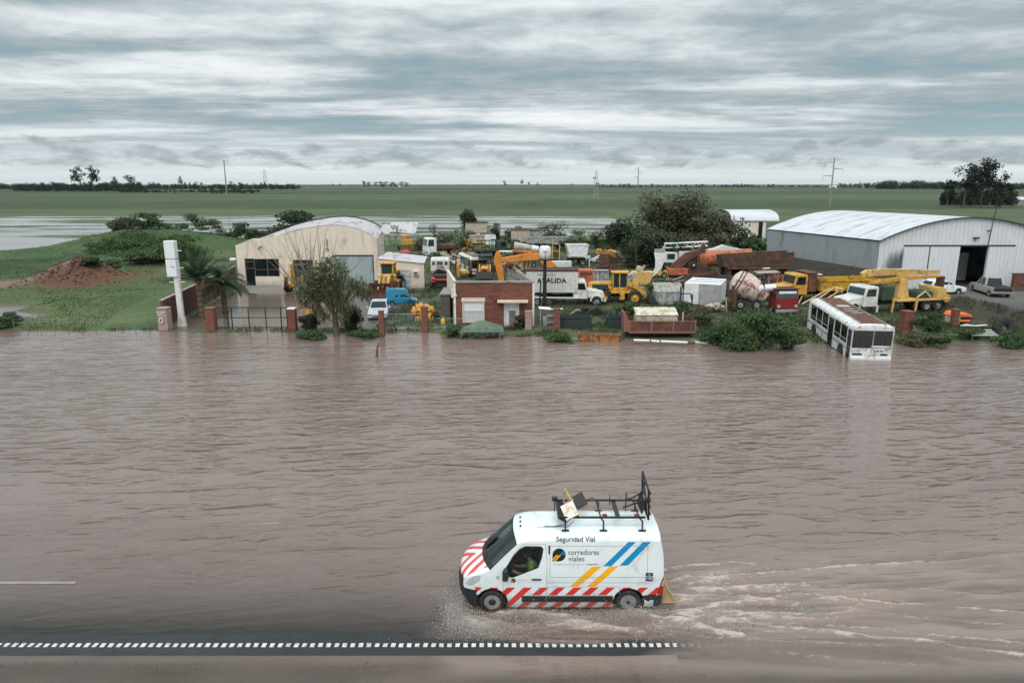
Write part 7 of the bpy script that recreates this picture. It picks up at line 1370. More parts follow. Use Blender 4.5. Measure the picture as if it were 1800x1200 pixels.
r=V('orange_car_front','bright orange car nose poking out beside the short brick pillar','car',1682,567,R(5),z=.15); part(r,'nose','bright_orange',[('p',[(-.9,.6),(-.6,.95),(.3,.9),(.75,.7),(.8,.5),(.3,.55)],-.7,.7),('b',-.3,.65,-.7,.7,.15,.35)],.08,2); part(r,'opening','cabin_dark',[('b',-.3,.6,-.6,.65,.35,.62)],0); part(r,'bracket','cream_old',[('b',-.8,-.3,-.72,.4,.0,.6)],.02)
r=V('white_bench_wreck','white corrugated sheet rack half sunk at the right water edge','rack',1722,600,R(-4),z=-.1); part(r,'slat','sign_white',[('b',-.95,1.0,-.5+.3*k,-.42+.3*k,.55+.07*k,.60+.07*k) for k in range(4)],0); part(r,'back','clean_white',[('p',[(-1.05,1.0),(-.6,1.15),(0,1.05),(.8,1.12),(.9,1.05),(.1,.98)],.8,.9)],.0); part(r,'leg','galv',[('t',(-.8,-.4,-.2),(-.8,-.4,.7),.03),('t',(.8,-.4,-.2),(.8,-.4,.7),.03)],0)
r=V('pickup_truck','silver double cab pickup parked on the drive outside the hangar door','pickup',1739,517,R(80),z=1.10,s=.95); car(r,'pickup_silver',5.0,1.8,1.78,'pickup'); part(r,'load_bed','oil_black',[('b',-2.42,-.75,-.76,.76,1.0,1.05)],0); part(r,'tailgate','trim_black',[('b',-2.52,-2.5,-.8,.8,.62,.98)],0)
r=V('white_car','small white car parked left of the hangar door behind the pump','car',1655,517,R(10),z=1.05); car(r,'clean_white',3.9,1.6,1.4,'hatch')
r=V('leaning_snag','broken dark tree stump poking out of the flood','stump',663,627,0,z=0); part(r,'snag','bark',[('t',(-.05,0,-.3),(.02,0,.55),.10,.07),('t',(.02,0,.5),(.14,0,1.0),.07,.03),('t',(.03,0,.45),(.0,0,.75),.04,.02)],0)
r=V('small_red_machine','red and black machine beside the screen wall','machine',774,508,-PI/2,z=.05); part(r,'beam','red_small',[('b',.5,.7,-.8,.8,1.0,1.2),('p',[(.4,.8),(.4,1.4),(.7,1.2),(.7,.8)],-.9,-.5)],.03); part(r,'body','oil_black',[('b',-.8,.5,-.7,.7,.2,1.6)],.1); part(r,'pipes','galv',[('w',[(-.4,-.9,1.7),(-.2,-.2,2.3),(-.1,.3,2.1),(-.3,.8,1.9)],.06)],0); wheel(r,.2,-.9,.45,.3); wheel(r,.2,.9,.45,.3)

# more overlapping scrap through the middle of the yard
def scrap(px,row,label,m1,m2,seed,L=2.0,H=1.2,cat='scrap',name='scrap_machine'):
    r=V(name,label,cat,px,row,random.Random(seed).uniform(-.5,.5),z=.1); rg=random.Random(seed)
    part(r,'frame',m1,[('b',-L/2,L/2,-.35,.35,.25,.25+H*.35)]+[('c',(rg.uniform(-L/2,L/2),rg.uniform(-.4,.4),H*rg.uniform(.4,.9)),(L*rg.uniform(.15,.4),.4,H*rg.uniform(.2,.5)),(rg.uniform(-.3,.3),rg.uniform(-.5,.5),rg.random())) for _ in range(5)],.02)
    part(r,'tube',m2,[('t',(rg.uniform(-L/2,L/2),rg.uniform(-.4,.4),.2),(rg.uniform(-L/2,L/2),rg.uniform(-.4,.4),H*rg.uniform(.8,1.4)),.05) for _ in range(5)],0)
    wheel(r,-L*.3,-.5,.36,.22); wheel(r,L*.3,-.5,.36,.22)
for a in ((888,468,'buff and dark machine under the raised orange arm','beam_buff','rust_dark',1,2.4,1.5),(925,470,'green and cream machine below the tapered tank','army_green','cream_old',2,2.8,1.4),(905,478,'rusty low machine right of the orange stick','rust','beam_buff',3,2.6,1.1),(800,466,'white and rust scrap right of the cab shell','old_white','rust',4,2.2,1.1),(812,452,'brown scrap heap left of the old bus','brown_box','rust_dark',5,2.6,1.3),(790,458,'pale machine behind the cab shell','cream_old','rust',6,2.4,1.3),(745,456,'olive and white machine left of the cab shell','army_green','old_white',7,3.0,1.2),(1045,462,'white pipes and rust left of the rusty girders','clean_white','rust',8,2.2,1.2),(1075,482,'dark red scrap behind the yellow loader cab','maroon','rust',9,3.2,1.3),(1155,488,'yellow and rust scrap right of the curved chute','pale_yellow','rust_dark',10,2.4,1.0),(1180,505,'low rusty scrap behind the lidded bin','rust','galv',11,3.0,.9),(1065,452,'small yellow machine at the left foot of the thicket','cat_yellow','rust',12,2.6,1.4),(1290,520,'rusty frame between the white box and the mixer','rust','rust_dark',13,1.8,1.8),(1395,500,'yellow machine parts behind the dump truck cab','dump_yellow','rust',14,3.0,1.2),(1420,488,'grey and rust scrap under the hangar side wall','galv','rust',15,3.4,1.4),(1355,492,'brown scrap below the dark steel hull','brown_box','rust',16,3.2,1.3),(1540,512,'yellow and maroon scrap under the pump boom','dump_yellow','maroon',17,3.2,1.6),(960,462,'rust and green scrap beside the yellow frame','rust_dark','army_green',18,2.4,1.1),(1125,470,'orange brown scrap in front of the thicket','tank_orange','rust_dark',19,2.8,1.1),(870,478,'dark buff machine left of the orange stick','rust_dark','pale_yellow',20,1.8,1.3)):
    scrap(*a)
# ================= VEGETATION, PYLONS, FAR FIELDS =================
leafmat('leaf_dark',(0.032,0.054,0.027),(0.072,0.101,0.048),(0.019,0.030,0.018)); leafmat('leaf_green',(0.054,0.101,0.037),(0.117,0.169,0.068),(0.025,0.051,0.020)); leafmat('leaf_olive',(.080,.088,.052),(.150,.148,.095),(.042,.050,.030)); leafmat('leaf_weep',(0.084,0.101,0.049),(0.183,0.180,0.098),(0.046,0.060,0.031)); leafmat('leaf_palm',(0.031,0.059,0.031),(0.070,0.101,0.050),(0.017,0.031,0.017))
leafmat('grass_blade',(.044,.080,.027),(.082,.118,.042),(.034,.064,.022),.8); leafmat('weed_blade',(.040,.056,.026),(.095,.098,.048),(.025,.036,.018),.8)
leafmat('leaf_far',(0.023,0.034,0.025),(0.041,0.057,0.039),(0.016,0.025,0.021)); mat('bare_twig',(.20,.16,.12),.9,var=.3)
def leaves(name,blobs,n,size,m,parent=None,seed=1,gap=.42,elong=1.0,droop=0.0,flat=.75,gs=.9):
    rg=np.random.RandomState(seed); B=np.array(blobs,float); vol=B[:,3]*B[:,4]*B[:,5]; k=rg.choice(len(B),int(n*1.9),p=vol/vol.sum())
    d=rg.normal(size=(len(k),3)); d/=np.linalg.norm(d,axis=1,keepdims=True); r=rg.uniform(0,1,len(k))**.42; P=B[k,:3]+d*B[k,3:6]*r[:,None]
    # uneven outline and gaps
    w=fbm(P[:,0]*gs+P[:,2]*.7*gs+40,P[:,1]*gs-P[:,2]*.5*gs+P[:,2]*gs+40,3,seed); keep=(w>gap-.10*(r<.5))|(rg.rand(len(k))<.12); P=P[keep][:n]; d=d[keep][:n]; N=len(P)
    nrm=d*.6+rg.normal(size=(N,3))*.6; nrm[:,2]+=.5; nrm/=np.linalg.norm(nrm,axis=1,keepdims=True)
    a=rg.normal(size=(N,3)); 
    if droop: a=np.tile([0,0,-1.0],(N,1))+rg.normal(size=(N,3))*(1-droop); nrm=np.cross(a,rg.normal(size=(N,3))); nrm/=np.linalg.norm(nrm,axis=1,keepdims=True)+1e-9
    t=a-nrm*(a*nrm).sum(1,keepdims=True); t/=np.linalg.norm(t,axis=1,keepdims=True)+1e-9; b=np.cross(nrm,t); s=size*rg.uniform(.5,1.25,(N,1))
    co=np.stack([P-t*s*elong,P-b*s*flat*.6+t*s*.1,P+t*s*elong,P+b*s*flat*.6+t*s*.1],1).reshape(-1,3); F=np.arange(N*4).reshape(N,4)
    return npmesh(name,co,F,4,m,parent)
def limbs(mb,p,d,L,r,depth,rg,spread=.6,up=.25,n=(2,4),taper=.62,seg=2):
    p=Vector(p); d=Vector(d).normalized(); ends=[]
    for s in range(seg):
        q=p+d*L/seg; mb.tube(p,q,r*(1-.25*s/seg),r*(1-.25*(s+1)/seg),n=5 if depth<2 else 4,cap=False); p=q; d=(d+Vector((rg.uniform(-1,1),rg.uniform(-1,1),rg.uniform(-.3,.6)))*.18).normalized()
    if depth==0: return [tuple(p)]
    for k in range(rg.randint(*n)):
        dd=(d+Vector((rg.uniform(-1,1),rg.uniform(-1,1),rg.uniform(-.6,.8)))*spread+Vector((0,0,up))).normalized(); ends+=limbs(mb,p,dd,L*rg.uniform(.6,.85),r*taper,depth-1,rg,spread,up,n,taper,seg)
    return ends
TREES={}
def tree(name,label,px,row,H,Wc,leaf='leaf_dark',n=2500,size=.22,trunk=.35,blobs=10,seed=1,cat='tree',group=None,base=.35,y=None,shape=1.0,gap=.42,z=None,extra=None):
    if y is None:
        x,y=at(px,row,.1)
    else: x=xat(px,y,0)
    zz=gz(x,y) if z is None else z; r=thing(name,label,cat,(x,y,zz),0,group); rg=random.Random(seed); mb=MB(); W2=Wc/2; bl=[]
    hb=H*base; mb.tube((0,0,-.2),(rg.uniform(-.1,.1)*H*.2,0,hb),trunk*H*.05+.03,trunk*H*.035+.02,n=7)
    for k in range(blobs):
        a=rg.uniform(0,2*PI); rr=W2*.62*math.sqrt(rg.random()); zc=hb+(H-hb)*rg.uniform(.10,.80)*(1-.35*(rr/W2)**2*shape); c=(rr*math.cos(a),rr*math.sin(a)*.8,zc); s=rg.uniform(.26,.44); bl.append((*c,Wc*s*.62,Wc*s*.55,(H-hb)*s*.52))
        mb.tube((0,0,hb*.85),(c[0]*.55,c[1]*.55,hb+(zc-hb)*.6),trunk*H*.02+.02,trunk*H*.012+.012,n=5,cap=False); mb.tube((c[0]*.55,c[1]*.55,hb+(zc-hb)*.6),c,trunk*H*.012+.012,.015,n=4,cap=False)
    bl.append((0,0,hb+(H-hb)*.78,W2*.5,W2*.45,(H-hb)*.24)); mb.build('trunk','bark',r)
    leaves('crown',bl,n,size,leaf,r,seed,gap,gs=2.2/max(1.5,Wc*.35)); 
    return r
def bare(name,label,px,row,H,spread=.6,seed=1,depth=5,r0=.12,d0=(0,0,1),y=None,m='bare_twig',L=.26,n=(2,4),up=.25):
    x,y=at(px,row,.1) if y is None else (xat(px,y,0),y); r=thing(name,label,'tree',(x,y,gz(x,y))); rg=random.Random(seed); mb=MB(); limbs(mb,(0,0,-.1),d0,H*L,r0,depth,rg,spread,up,n); mb.build('branches',m,r); return r
# forecourt trees
def weeping():
    x,y=at(592,588,.1); r=thing('weeping_tree','shaggy weeping tree with grey green hanging foliage before the workshop','tree',(x,y,0)); mb=MB(); mb.tube((0,0,-.3),(-.05,0,1.7),.26,.20,n=9); ends=[]
    rg=random.Random(7)
    for k in range(9):
        a=rg.uniform(0,2*PI); mb.tube((-.05,0,1.5+.02*k),(1.5*math.cos(a),1.1*math.sin(a),3.3+rg.random()),.09,.03,n=5,cap=False)
    mb.path([(.5,-.3,2.0),(1.6,-.3,3.2),(2.3,-.2,4.2)],.05,5); mb.path([(.9,-.3,2.6),(1.7,-.5,2.3),(2.1,-.5,1.2),(1.9,-.5,.5),(1.2,-.5,.3)],.03,4); mb.build('trunk','bark',r)
    leaves('crown',[(-1.5,0,4.3,1.5,1.3,1.1),(-.2,0,5.0,1.4,1.2,1.1),(-2.0,.2,3.2,1.2,1.1,1.2),(-.6,0,3.6,1.4,1.2,1.1),(-.6,-.2,5.4,.7,.7,.7)],4300,.10,'leaf_weep',r,11,.53,1.6,gs=1.2)
    leaves('hanging_foliage',[(1.2,0,3.8,1.5,1.1,.9),(.2,-.2,2.6,1.5,1.0,1.3),(-.7,-.3,2.0,1.0,.8,1.2),(2.2,0,3.4,1.0,.8,.7),(.4,-.2,1.5,.8,.6,.9),(-.1,-.2,3.7,1.3,1,1)],5200,.11,'leaf_weep',r,12,.53,1.9,.86,.35,gs=1.4)
weeping()
def bare_shoots():
    x,y=at(548,584,.1); r=thing('bare_sapling','leafless pale sapling with long whippy shoots in front of the cream wall','tree',(x,y+1.0,0)); rg=random.Random(3); mb=MB()
    for k in range(26):
        a=R(-48+4.2*k+rg.uniform(-4,4)); L=rg.uniform(4.2,6.2) if k<17 else rg.uniform(3.4,5.4); p=Vector((rg.uniform(-.2,.6),rg.uniform(-.3,.3),2.4)); pts=[tuple(p)]; d=Vector((math.sin(a),rg.uniform(-.2,.2),math.cos(a)))
        for s in range(6): p=p+d*L/6; d=(d+Vector((0,0,.06))+Vector((rg.uniform(-1,1),0,0))*.08).normalized(); pts.append(tuple(p))
        for i,(q,w) in enumerate(zip(pts[:-1],pts[1:])): mb.tube(q,w,.046*(1-i/8),.046*(1-(i+1)/8),n=4,cap=False)
        for s in (2,3,4):
            q=Vector(pts[s]); e=q+Vector((math.sin(a+rg.choice((-.5,.5))),0,math.cos(a)+.3)).normalized()*rg.uniform(.5,1.2); mb.tube(q,e,.015,.006,n=3,cap=False)
    for k in range(5): mb.path([(0,0,0),(rg.uniform(-.3,.3),0,1.2),(rg.uniform(-.2,.6),rg.uniform(-.3,.3),2.4)],.06,5)
    mb.build('branches','bare_twig',r)
bare_shoots()
mat('palm_trunk',(.16,.115,.075),.95,var=.5,vs=9,bump=.8,bs=14)
def palm(label,px,row,H,R_,nf,seed,droop=.9,el=(10,80)):
    x,y=at(px,row,.1); r=thing('palm_tree',label,'palm tree',(x,y,gz(x,y)-.05),group='palms beside the brick boundary wall'); rg=random.Random(seed); mb=MB(); pr=[]
    for k in range(15): h=H*k/14; pr.append((.24-.05*k/14+(.05 if k%2 else 0),h))
    mb.lathe(pr,n=9,smooth=False); mb.build('trunk','palm_trunk',r)
    mb=MB(); 
    for k in range(12): a=k*2.4; e=R(40+20*rg.random()); mb.tube((.15*math.cos(a),.15*math.sin(a),H-.7+.05*k),(.55*math.cos(a),.55*math.sin(a),H-.3+.06*k),.05,.03,n=4)
    mb.build('frond_bases','beam_buff',r)
    co=[];
    for k in range(nf):
        a=k*2.399+rg.uniform(-.2,.2); e=R(rg.uniform(*el)); L=R_*rg.uniform(.8,1.1); p=Vector((0,0,H)); d=Vector((math.cos(a)*math.cos(e),math.sin(a)*math.cos(e),math.sin(e))); S_=12
        for s in range(S_):
            q=p+d*L/S_; side=d.cross(Vector((0,0,1))); side=side.normalized() if side.length>.05 else Vector((1,0,0)); upv=side.cross(d).normalized()
            for t in range(3):
                o=p+(q-p)*t/3; fr=(s+t/3)/S_; ll=(.30+.55*math.sin(PI*min(1,fr*.9+.08)))*R_*.26
                for sg in (-1,1):
                    tip=o+side*sg*ll*.8+d*ll*.55-Vector((0,0,ll*.35)); w_=d*.035; co+=[tuple(o-w_),tuple(o+w_),tuple(tip),tuple(o-w_*.5+(tip-o)*.5)]
            w2=side*.02; co+=[tuple(p-w2),tuple(p+w2),tuple(q+w2),tuple(q-w2)]
            p=q; d=(d-Vector((0,0,droop*1.7/S_*(.35+fr)))).normalized()
    co=np.array(co); npmesh('fronds',co,np.arange(len(co)).reshape(-1,4),4,'leaf_palm',r)
palm('taller palm with a rough trunk and upright fronds by the boundary wall',355,556,3.3,2.9,26,4,.75,(15,85)); palm('shorter palm with a dense drooping dark crown nearest the workshop',396,547,2.7,2.7,38,9,1.25,(0,70))
# around the yard
tree('dark_tree','wide dark tree rising behind the left slope of the workshop roof',522,424,6.8,13,'leaf_dark',6500,.30,seed=21,y=116,base=.25)
bare('bare_tree','leafless grey tree behind the satellite dish',690,449,6.6,.62,5,5,.13,y=108,L=.27); bare('bare_tree','leafless grey tree above the white lorry cab',768,440,5.4,.66,8,5,.11,y=121,L=.26); bare('bare_tree','thin leafless shrub left of the round dark tree',800,437,4.2,.7,9,4,.08,y=124,L=.3)
tree('round_tree','round very dark tree standing at the edge of the flooded field',824,424,6.4,5.4,'leaf_dark',3600,.24,blobs=12,seed=31,y=134,base=.12,gap=.34); tree('small_conifer','small dark pointed evergreen right of the round dark tree',873,424,3.9,2.8,'leaf_dark',1200,.18,blobs=6,seed=32,y=134,base=.1,shape=1.6,gap=.34)
for i,(px,row,H,W_,lf,y) in enumerate(((895,428,2.8,4.5,'leaf_green',132),(912,426,3.2,4,'leaf_olive',134),(957,430,4.2,6.5,'leaf_green',128),(982,428,4.6,7.5,'leaf_olive',126),(1018,432,3.2,7,'leaf_green',124),(1046,436,3.0,6,'leaf_dark',122),(1000,440,2.2,5,'leaf_green',116),(780,440,2.8,7,'leaf_olive',122),(808,444,3.4,6.5,'leaf_green',116),(745,444,2.2,5,'leaf_olive',118),(1070,444,2.6,5,'leaf_green',110))):
    tree('bush',['green shrub at the far edge of the yard right of the pointed evergreen','olive shrub between the evergreen and the cream panelled wagon','green shrub above the cream panelled wagon','broad olive shrub right above the ribbed grey container','green shrub behind the white dump box','dark shrub left of the big bush','low green shrub behind the rusty girders','olive brush behind the white lorry cab','green brush left of the cream wagon','olive brush right of the bulldozer','green brush in front of the big dark trees'][i],px,row,H,W_,lf,1200,.20,blobs=7,seed=40+i,y=y,base=.08,cat='bush',group='shrubs along the back of the yard')
for i,(lab,px,y,H,W_,lf,n,b) in enumerate((('dark left tree of the big thicket behind the scrap yard',1098,99,6.6,9.0,'leaf_dark',4200,.10),('olive brown twiggy tree in the middle of the big thicket',1150,103,10.2,13,'leaf_olive',8000,.10),('tall brownish crowned tree at the right of the big thicket',1212,104,10.4,11.5,'leaf_olive',7500,.12),('low green front tree of the thicket behind the curved chute',1135,94,5.6,10,'leaf_dark',4200,.03),('brownish spreading tree at the right end of the thicket',1245,100,8.2,12,'leaf_olive',6500,.08),('dark bush under the thicket behind the crane boom',1190,93,4.6,8,'leaf_dark',3000,.05),('glossy dark bush growing against the small arched shed',1300,97,5.0,6.2,'leaf_dark',3000,.1),('dark bush between the small shed and the steel hull',1328,93,4.2,5.5,'leaf_green',2200,.1),('small green bush left of the arched shed',1272,95,3.2,4.5,'leaf_green',1500,.1))):
    tree('thicket_tree',lab,px,0,H,W_,lf,n,.26,blobs=13,seed=60+i,y=y,base=b,group='trees of the thicket behind the scrap yard',gap=.44)
for sd_,px,lab in ((3,1165,'pale dead branches spreading in front of the thicket'),(5,1205,'fan of bare grey branches above the crane'),(12,1118,'crooked bare white branch at the left of the thicket')):
    bare('dead_branches',lab,px,0,6.5 if px!=1118 else 5,.75,sd_,4,.07,y=91.5,L=.3)
tree('big_roadside_bush','big feathery green bush at the waterline between the trailer and the bus',1322,607,3.1,6.4,'leaf_green',12000,.11,blobs=18,seed=80,base=.03,gap=.46,cat='bush')
for i,(px,row,H,W_,lf,lab) in enumerate(((1262,605,1.7,3.2,'leaf_green','low green weed clump left of the big feathery bush'),(1385,606,1.5,3.0,'leaf_weep','dull green weed clump between the big bush and the bus'),(1235,572,1.6,3.0,'leaf_weep','tall weeds behind the end of the rusty trailer'),(1108,560,1.5,3.4,'leaf_green','green bush behind the headboard of the trailer'),(1195,552,1.2,3.2,'leaf_green','weeds at the foot of the lidded steel bin'),(985,597,.8,3.0,'leaf_green','low weeds at the waterline left of the orange trough'),(912,577,1.0,1.3,'leaf_dark','dark yucca like clump beside the brick house door'),(800,590,1.0,2.6,'leaf_green','weeds at the front left corner of the brick house'),(640,590,.7,3.6,'leaf_green','weeds at the water edge under the railing'),(545,592,.9,3.0,'leaf_green','weeds at the foot of the gate pillar with the white cap'),(548,581,1.3,2.0,'leaf_dark','dark shrub behind the yellow attachment'),(622,580,1.9,2.8,'leaf_dark','dark clipped shrub right of the weeping trunk'),(1635,592,1.9,3.2,'leaf_dark','dark ivy mass between the two right brick pillars'),(1620,604,1.1,4.0,'leaf_weep','grey green weeds under the ivy mass'),(1700,596,.9,3.0,'leaf_green','weeds around the white sheet rack'),(1775,606,1.3,2.8,'leaf_green','weeds in front of the huge black tyre'),(1650,600,.8,2.4,'leaf_green','low weeds left of the white sheet rack'),(775,500,1.8,2.6,'leaf_dark','dark bush between the annex and the brick house'),(1000,520,1.0,3.0,'leaf_weep','weeds under the white truck body'),(1160,515,1.4,3.6,'leaf_green','tall weeds behind the curved chute'),(1225,480,1.6,4,'leaf_weep','weeds between the rusty excavator and the white box'),(205,505,1.0,3.6,'leaf_green','dark bush at the right foot of the earth mound'),(170,510,.7,2.8,'leaf_dark','small dark bush in front of the earth mound'),(1430,560,1.4,3.0,'leaf_weep','weeds behind the rear of the bus'),(10,575,.9,2.6,'leaf_green','green tuft at the left edge of the water'),(20,568,.8,2.2,'leaf_olive','olive tuft behind the left water edge'))):
    tree('bush',lab,px,row,H,W_,lf,int(900+500*W_*H**.5),.10 if row>530 else .14,blobs=7,seed=100+i,base=.03,cat='bush',group='weeds and bushes of the yard',gap=.38)
# bushes on the left ridge
rl=random.Random(9); k=0
ordn_=lambda k:{1:'first',2:'second',3:'third'}.get(k,'%dth'%k)
for px in range(205,485,17):
    y=126+rl.uniform(-4,6); x=xat(px,y,1); H=rl.uniform(1.8,2.9)*(1.2 if 330<px<410 else 1); r=tree('ridge_bush',ordn_(k+1)+' rounded bush from the left along the crest of the left mound',px,0,H,rl.uniform(5.5,8.0),rl.choice(['leaf_green','leaf_green','leaf_olive','leaf_dark']),1500,.20,blobs=5,seed=200+k,y=y,base=.05,cat='bush',group='bushes along the crest of the left mound'); k+=1
for i,(px,y,H,W_) in enumerate(((245,112,3.0,13),(210,108,2.4,11),(300,106,2.8,13),(310,93,2.6,11),(262,90,2.0,10))):
    tree('slope_bush',['broad dark bush mass on the slope of the left mound','left bush mass halfway up the grassy mound','bush mass above the white sign totem','bush mass just left of the white sign totem','lowest bush mass behind the sign totem'][i],px,0,H,W_,'leaf_green',3800,.20,blobs=11,seed=230+i,y=y,base=.02,cat='bush',group='bush masses on the left mound')

# grasses: ground cover nobody could count
def blades(name,n,boxes,h,w,m,label,seed,clump=.5,mask=None):
    rg=np.random.RandomState(seed); tot=[]
    area=np.array([(b[1]-b[0])*(b[3]-b[2])*b[4] for b in boxes]); cnt=(n*area/area.sum()).astype(int); P=[]
    for b,c in zip(boxes,cnt): P.append(np.stack([rg.uniform(b[0],b[1],c),rg.uniform(b[2],b[3],c)],1))
    P=np.concatenate(P); k=fbm(P[:,0]*.7,P[:,1]*.7,3,seed)>clump; P=P[k]; z=land(P[:,0],P[:,1]); sy=shore_y(P[:,0])
    ok=(z>-.07)&(P[:,1]>sy-.9); fc=(P[:,0]>-33-.148*(P[:,1]-52.8))&(P[:,0]<-11)&(P[:,1]>53.2)&(P[:,1]<80); ok&=~fc
    ok&=~((P[:,0]>41.0+(65.1-P[:,1])*.17)&(P[:,1]<90)); ok&=~((P[:,0]>-5.2)&(P[:,0]<2.2)&(P[:,1]>53.2)&(P[:,1]<61))
    cx,cy=at(150,508); ok&=((P[:,0]-cx)/7)**2+((P[:,1]-cy)/5.0)**2>1; cx,cy=at(60,512); ok&=((P[:,0]-cx)/8.3)**2+((P[:,1]-cy)/3.0)**2>1
    P=P[ok]; z=z[ok]; N=len(P); hh=h*rg.uniform(.3,1.2,N)*(.3+1.4*fbm(P[:,0]*.25,P[:,1]*.25,3,seed+5)**1.5); ww=w*(P[:,1]/60.)*rg.uniform(.6,1.4,N); a=rg.uniform(0,2*PI,N); l=rg.normal(size=(N,2))*.35*hh[:,None]
    b0=np.stack([P[:,0]-np.cos(a)*ww/2,P[:,1]-np.sin(a)*ww/2,z-.05],1); b1=np.stack([P[:,0]+np.cos(a)*ww/2,P[:,1]+np.sin(a)*ww/2,z-.05],1); t=np.stack([P[:,0]+l[:,0],P[:,1]+l[:,1],z+hh],1)
    co=np.stack([b0,b1,t],1).reshape(-1,3); o=npmesh(name,co,np.arange(N*3).reshape(N,3),3,m); tag(o,label,'grass',kind='stuff')
blades('yard_weeds',120000,[(-11,42,47.5,56,2.6),(-11,42,56,75,1.2),(-20,45,75,112,.45),(-36,-10,50.5,53.2,2.0)],.42,.055,'weed_blade','tangled weeds covering the scrap yard and the water edge',5,.44)
blades('left_lot_grass',90000,[(-75,-30,51,66,2.0),(-90,-30,66,100,.8),(-95,-30,100,128,.35)],.20,.045,'grass_blade','green grass covering the left lot and its mounds',6,.30)
def clods():
    rg=np.random.RandomState(14); cx,cy=at(150,508); n=2600; x=cx+rg.normal(size=n)*2.6; y=cy-1.2+rg.normal(size=n)*1.9; z=land(x,y); s_=(rg.exponential(.05,n)+.03)[:,None]
    d=rg.normal(size=(n,4,3)); d/=np.linalg.norm(d,axis=2,keepdims=True); base=np.array([[1,1,1],[1,-1,-1],[-1,1,-1],[-1,-1,1]])/1.7; P=np.stack([x,y,z+.02],1)
    co=(P[:,None,:]+(base[None]*.8+d*.5)*s_[:,None,:]).reshape(-1,3); F=(np.arange(n)[:,None,None]*4+np.array([[0,1,2],[0,2,3],[0,3,1],[1,3,2]])[None]).reshape(-1,3)
    mat('clod_earth',(.125,.065,.044),.95,var=.5,vs=1.5); o=npmesh('earth_clods',co,F,3,'clod_earth'); tag(o,'loose red brown clods covering the earth mound','clods',kind='stuff')
clods()
# verge grass in the near water
def verge():
    rg=np.random.RandomState(2); N=5000; x=rg.uniform(-14,14,N); y=rg.uniform(13.2,14.4,N); k=(fbm(x*.6,y*2,3,31)>.50)&((x<-1)|(rg.rand(N)<.25)); x=x[k];y=y[k];N=len(x); z=land(x,y); h=np.clip(.5*(-z),.02,.1)+rg.uniform(0,.05,N)
    a=rg.uniform(0,2*PI,N); w=.012; lx=rg.normal(size=N)*.05; co=np.stack([np.stack([x-w,y,z],1),np.stack([x+w,y,z],1),np.stack([x+lx,y+.02,z+h+.03],1)],1).reshape(-1,3); o=npmesh('verge_grass',co,np.arange(N*3).reshape(N,3),3,'grass_blade'); tag(o,'drowned grass of the near road verge','grass',kind='stuff')
verge()

# ---------- far field: trees, pylons, farm sheds ----------
def far_proto(seed,H,Wc,n,leaf='leaf_far',base=.15,blobs=9,gap=.36,size=None):
    r=tree('distant_tree','x',0,0,H,Wc,leaf,n,size or H*.055,blobs=blobs,seed=seed,y=-400,base=base,gap=gap); return r
protos=[far_proto(301,10,11,420),far_proto(302,10,8,380,base=.1),far_proto(303,10,5,300,base=.05),far_proto(304,10,14,480,base=.12),far_proto(305,10,8,330,base=.35,gap=.44)]
def far(px,row,Hpx,pi,label,group,wk=1.0,rnd=0):
    x,y=at(px,row,0); z=gz(x,y); s=Hpx*sc(y)/10.0; c=copy_tree(protos[pi]); c.location=(x,y,z-.02*s); c.scale=(s*wk,s,s); c.rotation_euler.z=rnd; c['label']=label; c['group']=group; return c
rf=random.Random(12)
def ordn(k):
    return {1:'first',2:'second',3:'third'}.get(k) or '%d%s'%(k,'th' if 10<=k%100<=20 else {1:'st',2:'nd',3:'rd'}.get(k%10,'th'))
def belt(x0,x1,step,row,hp,lab,grp,js=.45,rowj=.6,pis=(0,1,1,2,3),wk=1.5):
    px=x0; k=1
    while px<x1: far(px,row+rf.uniform(-rowj,rowj),hp*rf.uniform(1-js,1+js),rf.choice(pis),ordn(k)+' from the left: '+lab,grp,wk,rf.uniform(0,6)); px+=step*rf.uniform(.6,1.4); k+=1
LB='dark tree of the long left horizon belt'; belt(-20,515,7.0,334.5,11,LB,'trees of the left horizon belt')
belt(30,250,9.5,337.5,16,'bushy tree of the nearer left clump','trees of the left field clump',.3,.7,(0,3,1)); belt(215,445,9,339.5,7,'low bush of the left hedge row','bushes of the left hedge row',.35,.6,(3,0))
belt(372,442,9,341.5,10,'low tree by the concrete power pole','trees at the foot of the concrete power pole',.25,.5,(3,0))
far(143,336,44,4,'tallest tree of the left horizon with a broad open crown','tall trees of the left field clump',.85); far(163,336,45,4,'thin topped tall tree right of the tallest one on the left','tall trees of the left field clump',.55,2.0); far(203,335,25,4,'rounded tall tree between the tall pair and the dark belt','tall trees of the left field clump',.9,1); far(228,334.5,27,0,'large dark rounded tree of the left belt','tall trees of the left field clump',1.3,1); far(318,334,24,2,'narrow cypress like tree of the left belt','tall trees of the left field clump',.7,1)
belt(640,715,9,329.5,11,'dark tree of the small central grove','trees of the small central grove',.25,.4,(0,3)); belt(520,640,16,327.8,3.5,'tiny hazy tree left of the small grove','tiny trees of the central horizon',.5,.2); belt(720,900,34,327.6,3.0,'tiny hazy tree right of the small grove','tiny trees of the central horizon',.5,.2)
far(886,327.4,10,0,'dark dense tree left of the ragged pair on the horizon','lone horizon trees'); far(918,327.4,12,4,'ragged open crowned tree near the middle of the horizon','lone horizon trees'); far(930,327.4,8,4,'smaller ragged tree right of the open crowned one','lone horizon trees'); far(945,327.4,7,1,'low tree at the right of the ragged pair','lone horizon trees'); far(1005,327.2,5,3,'wide low tree halfway to the lattice pylon','lone horizon trees')
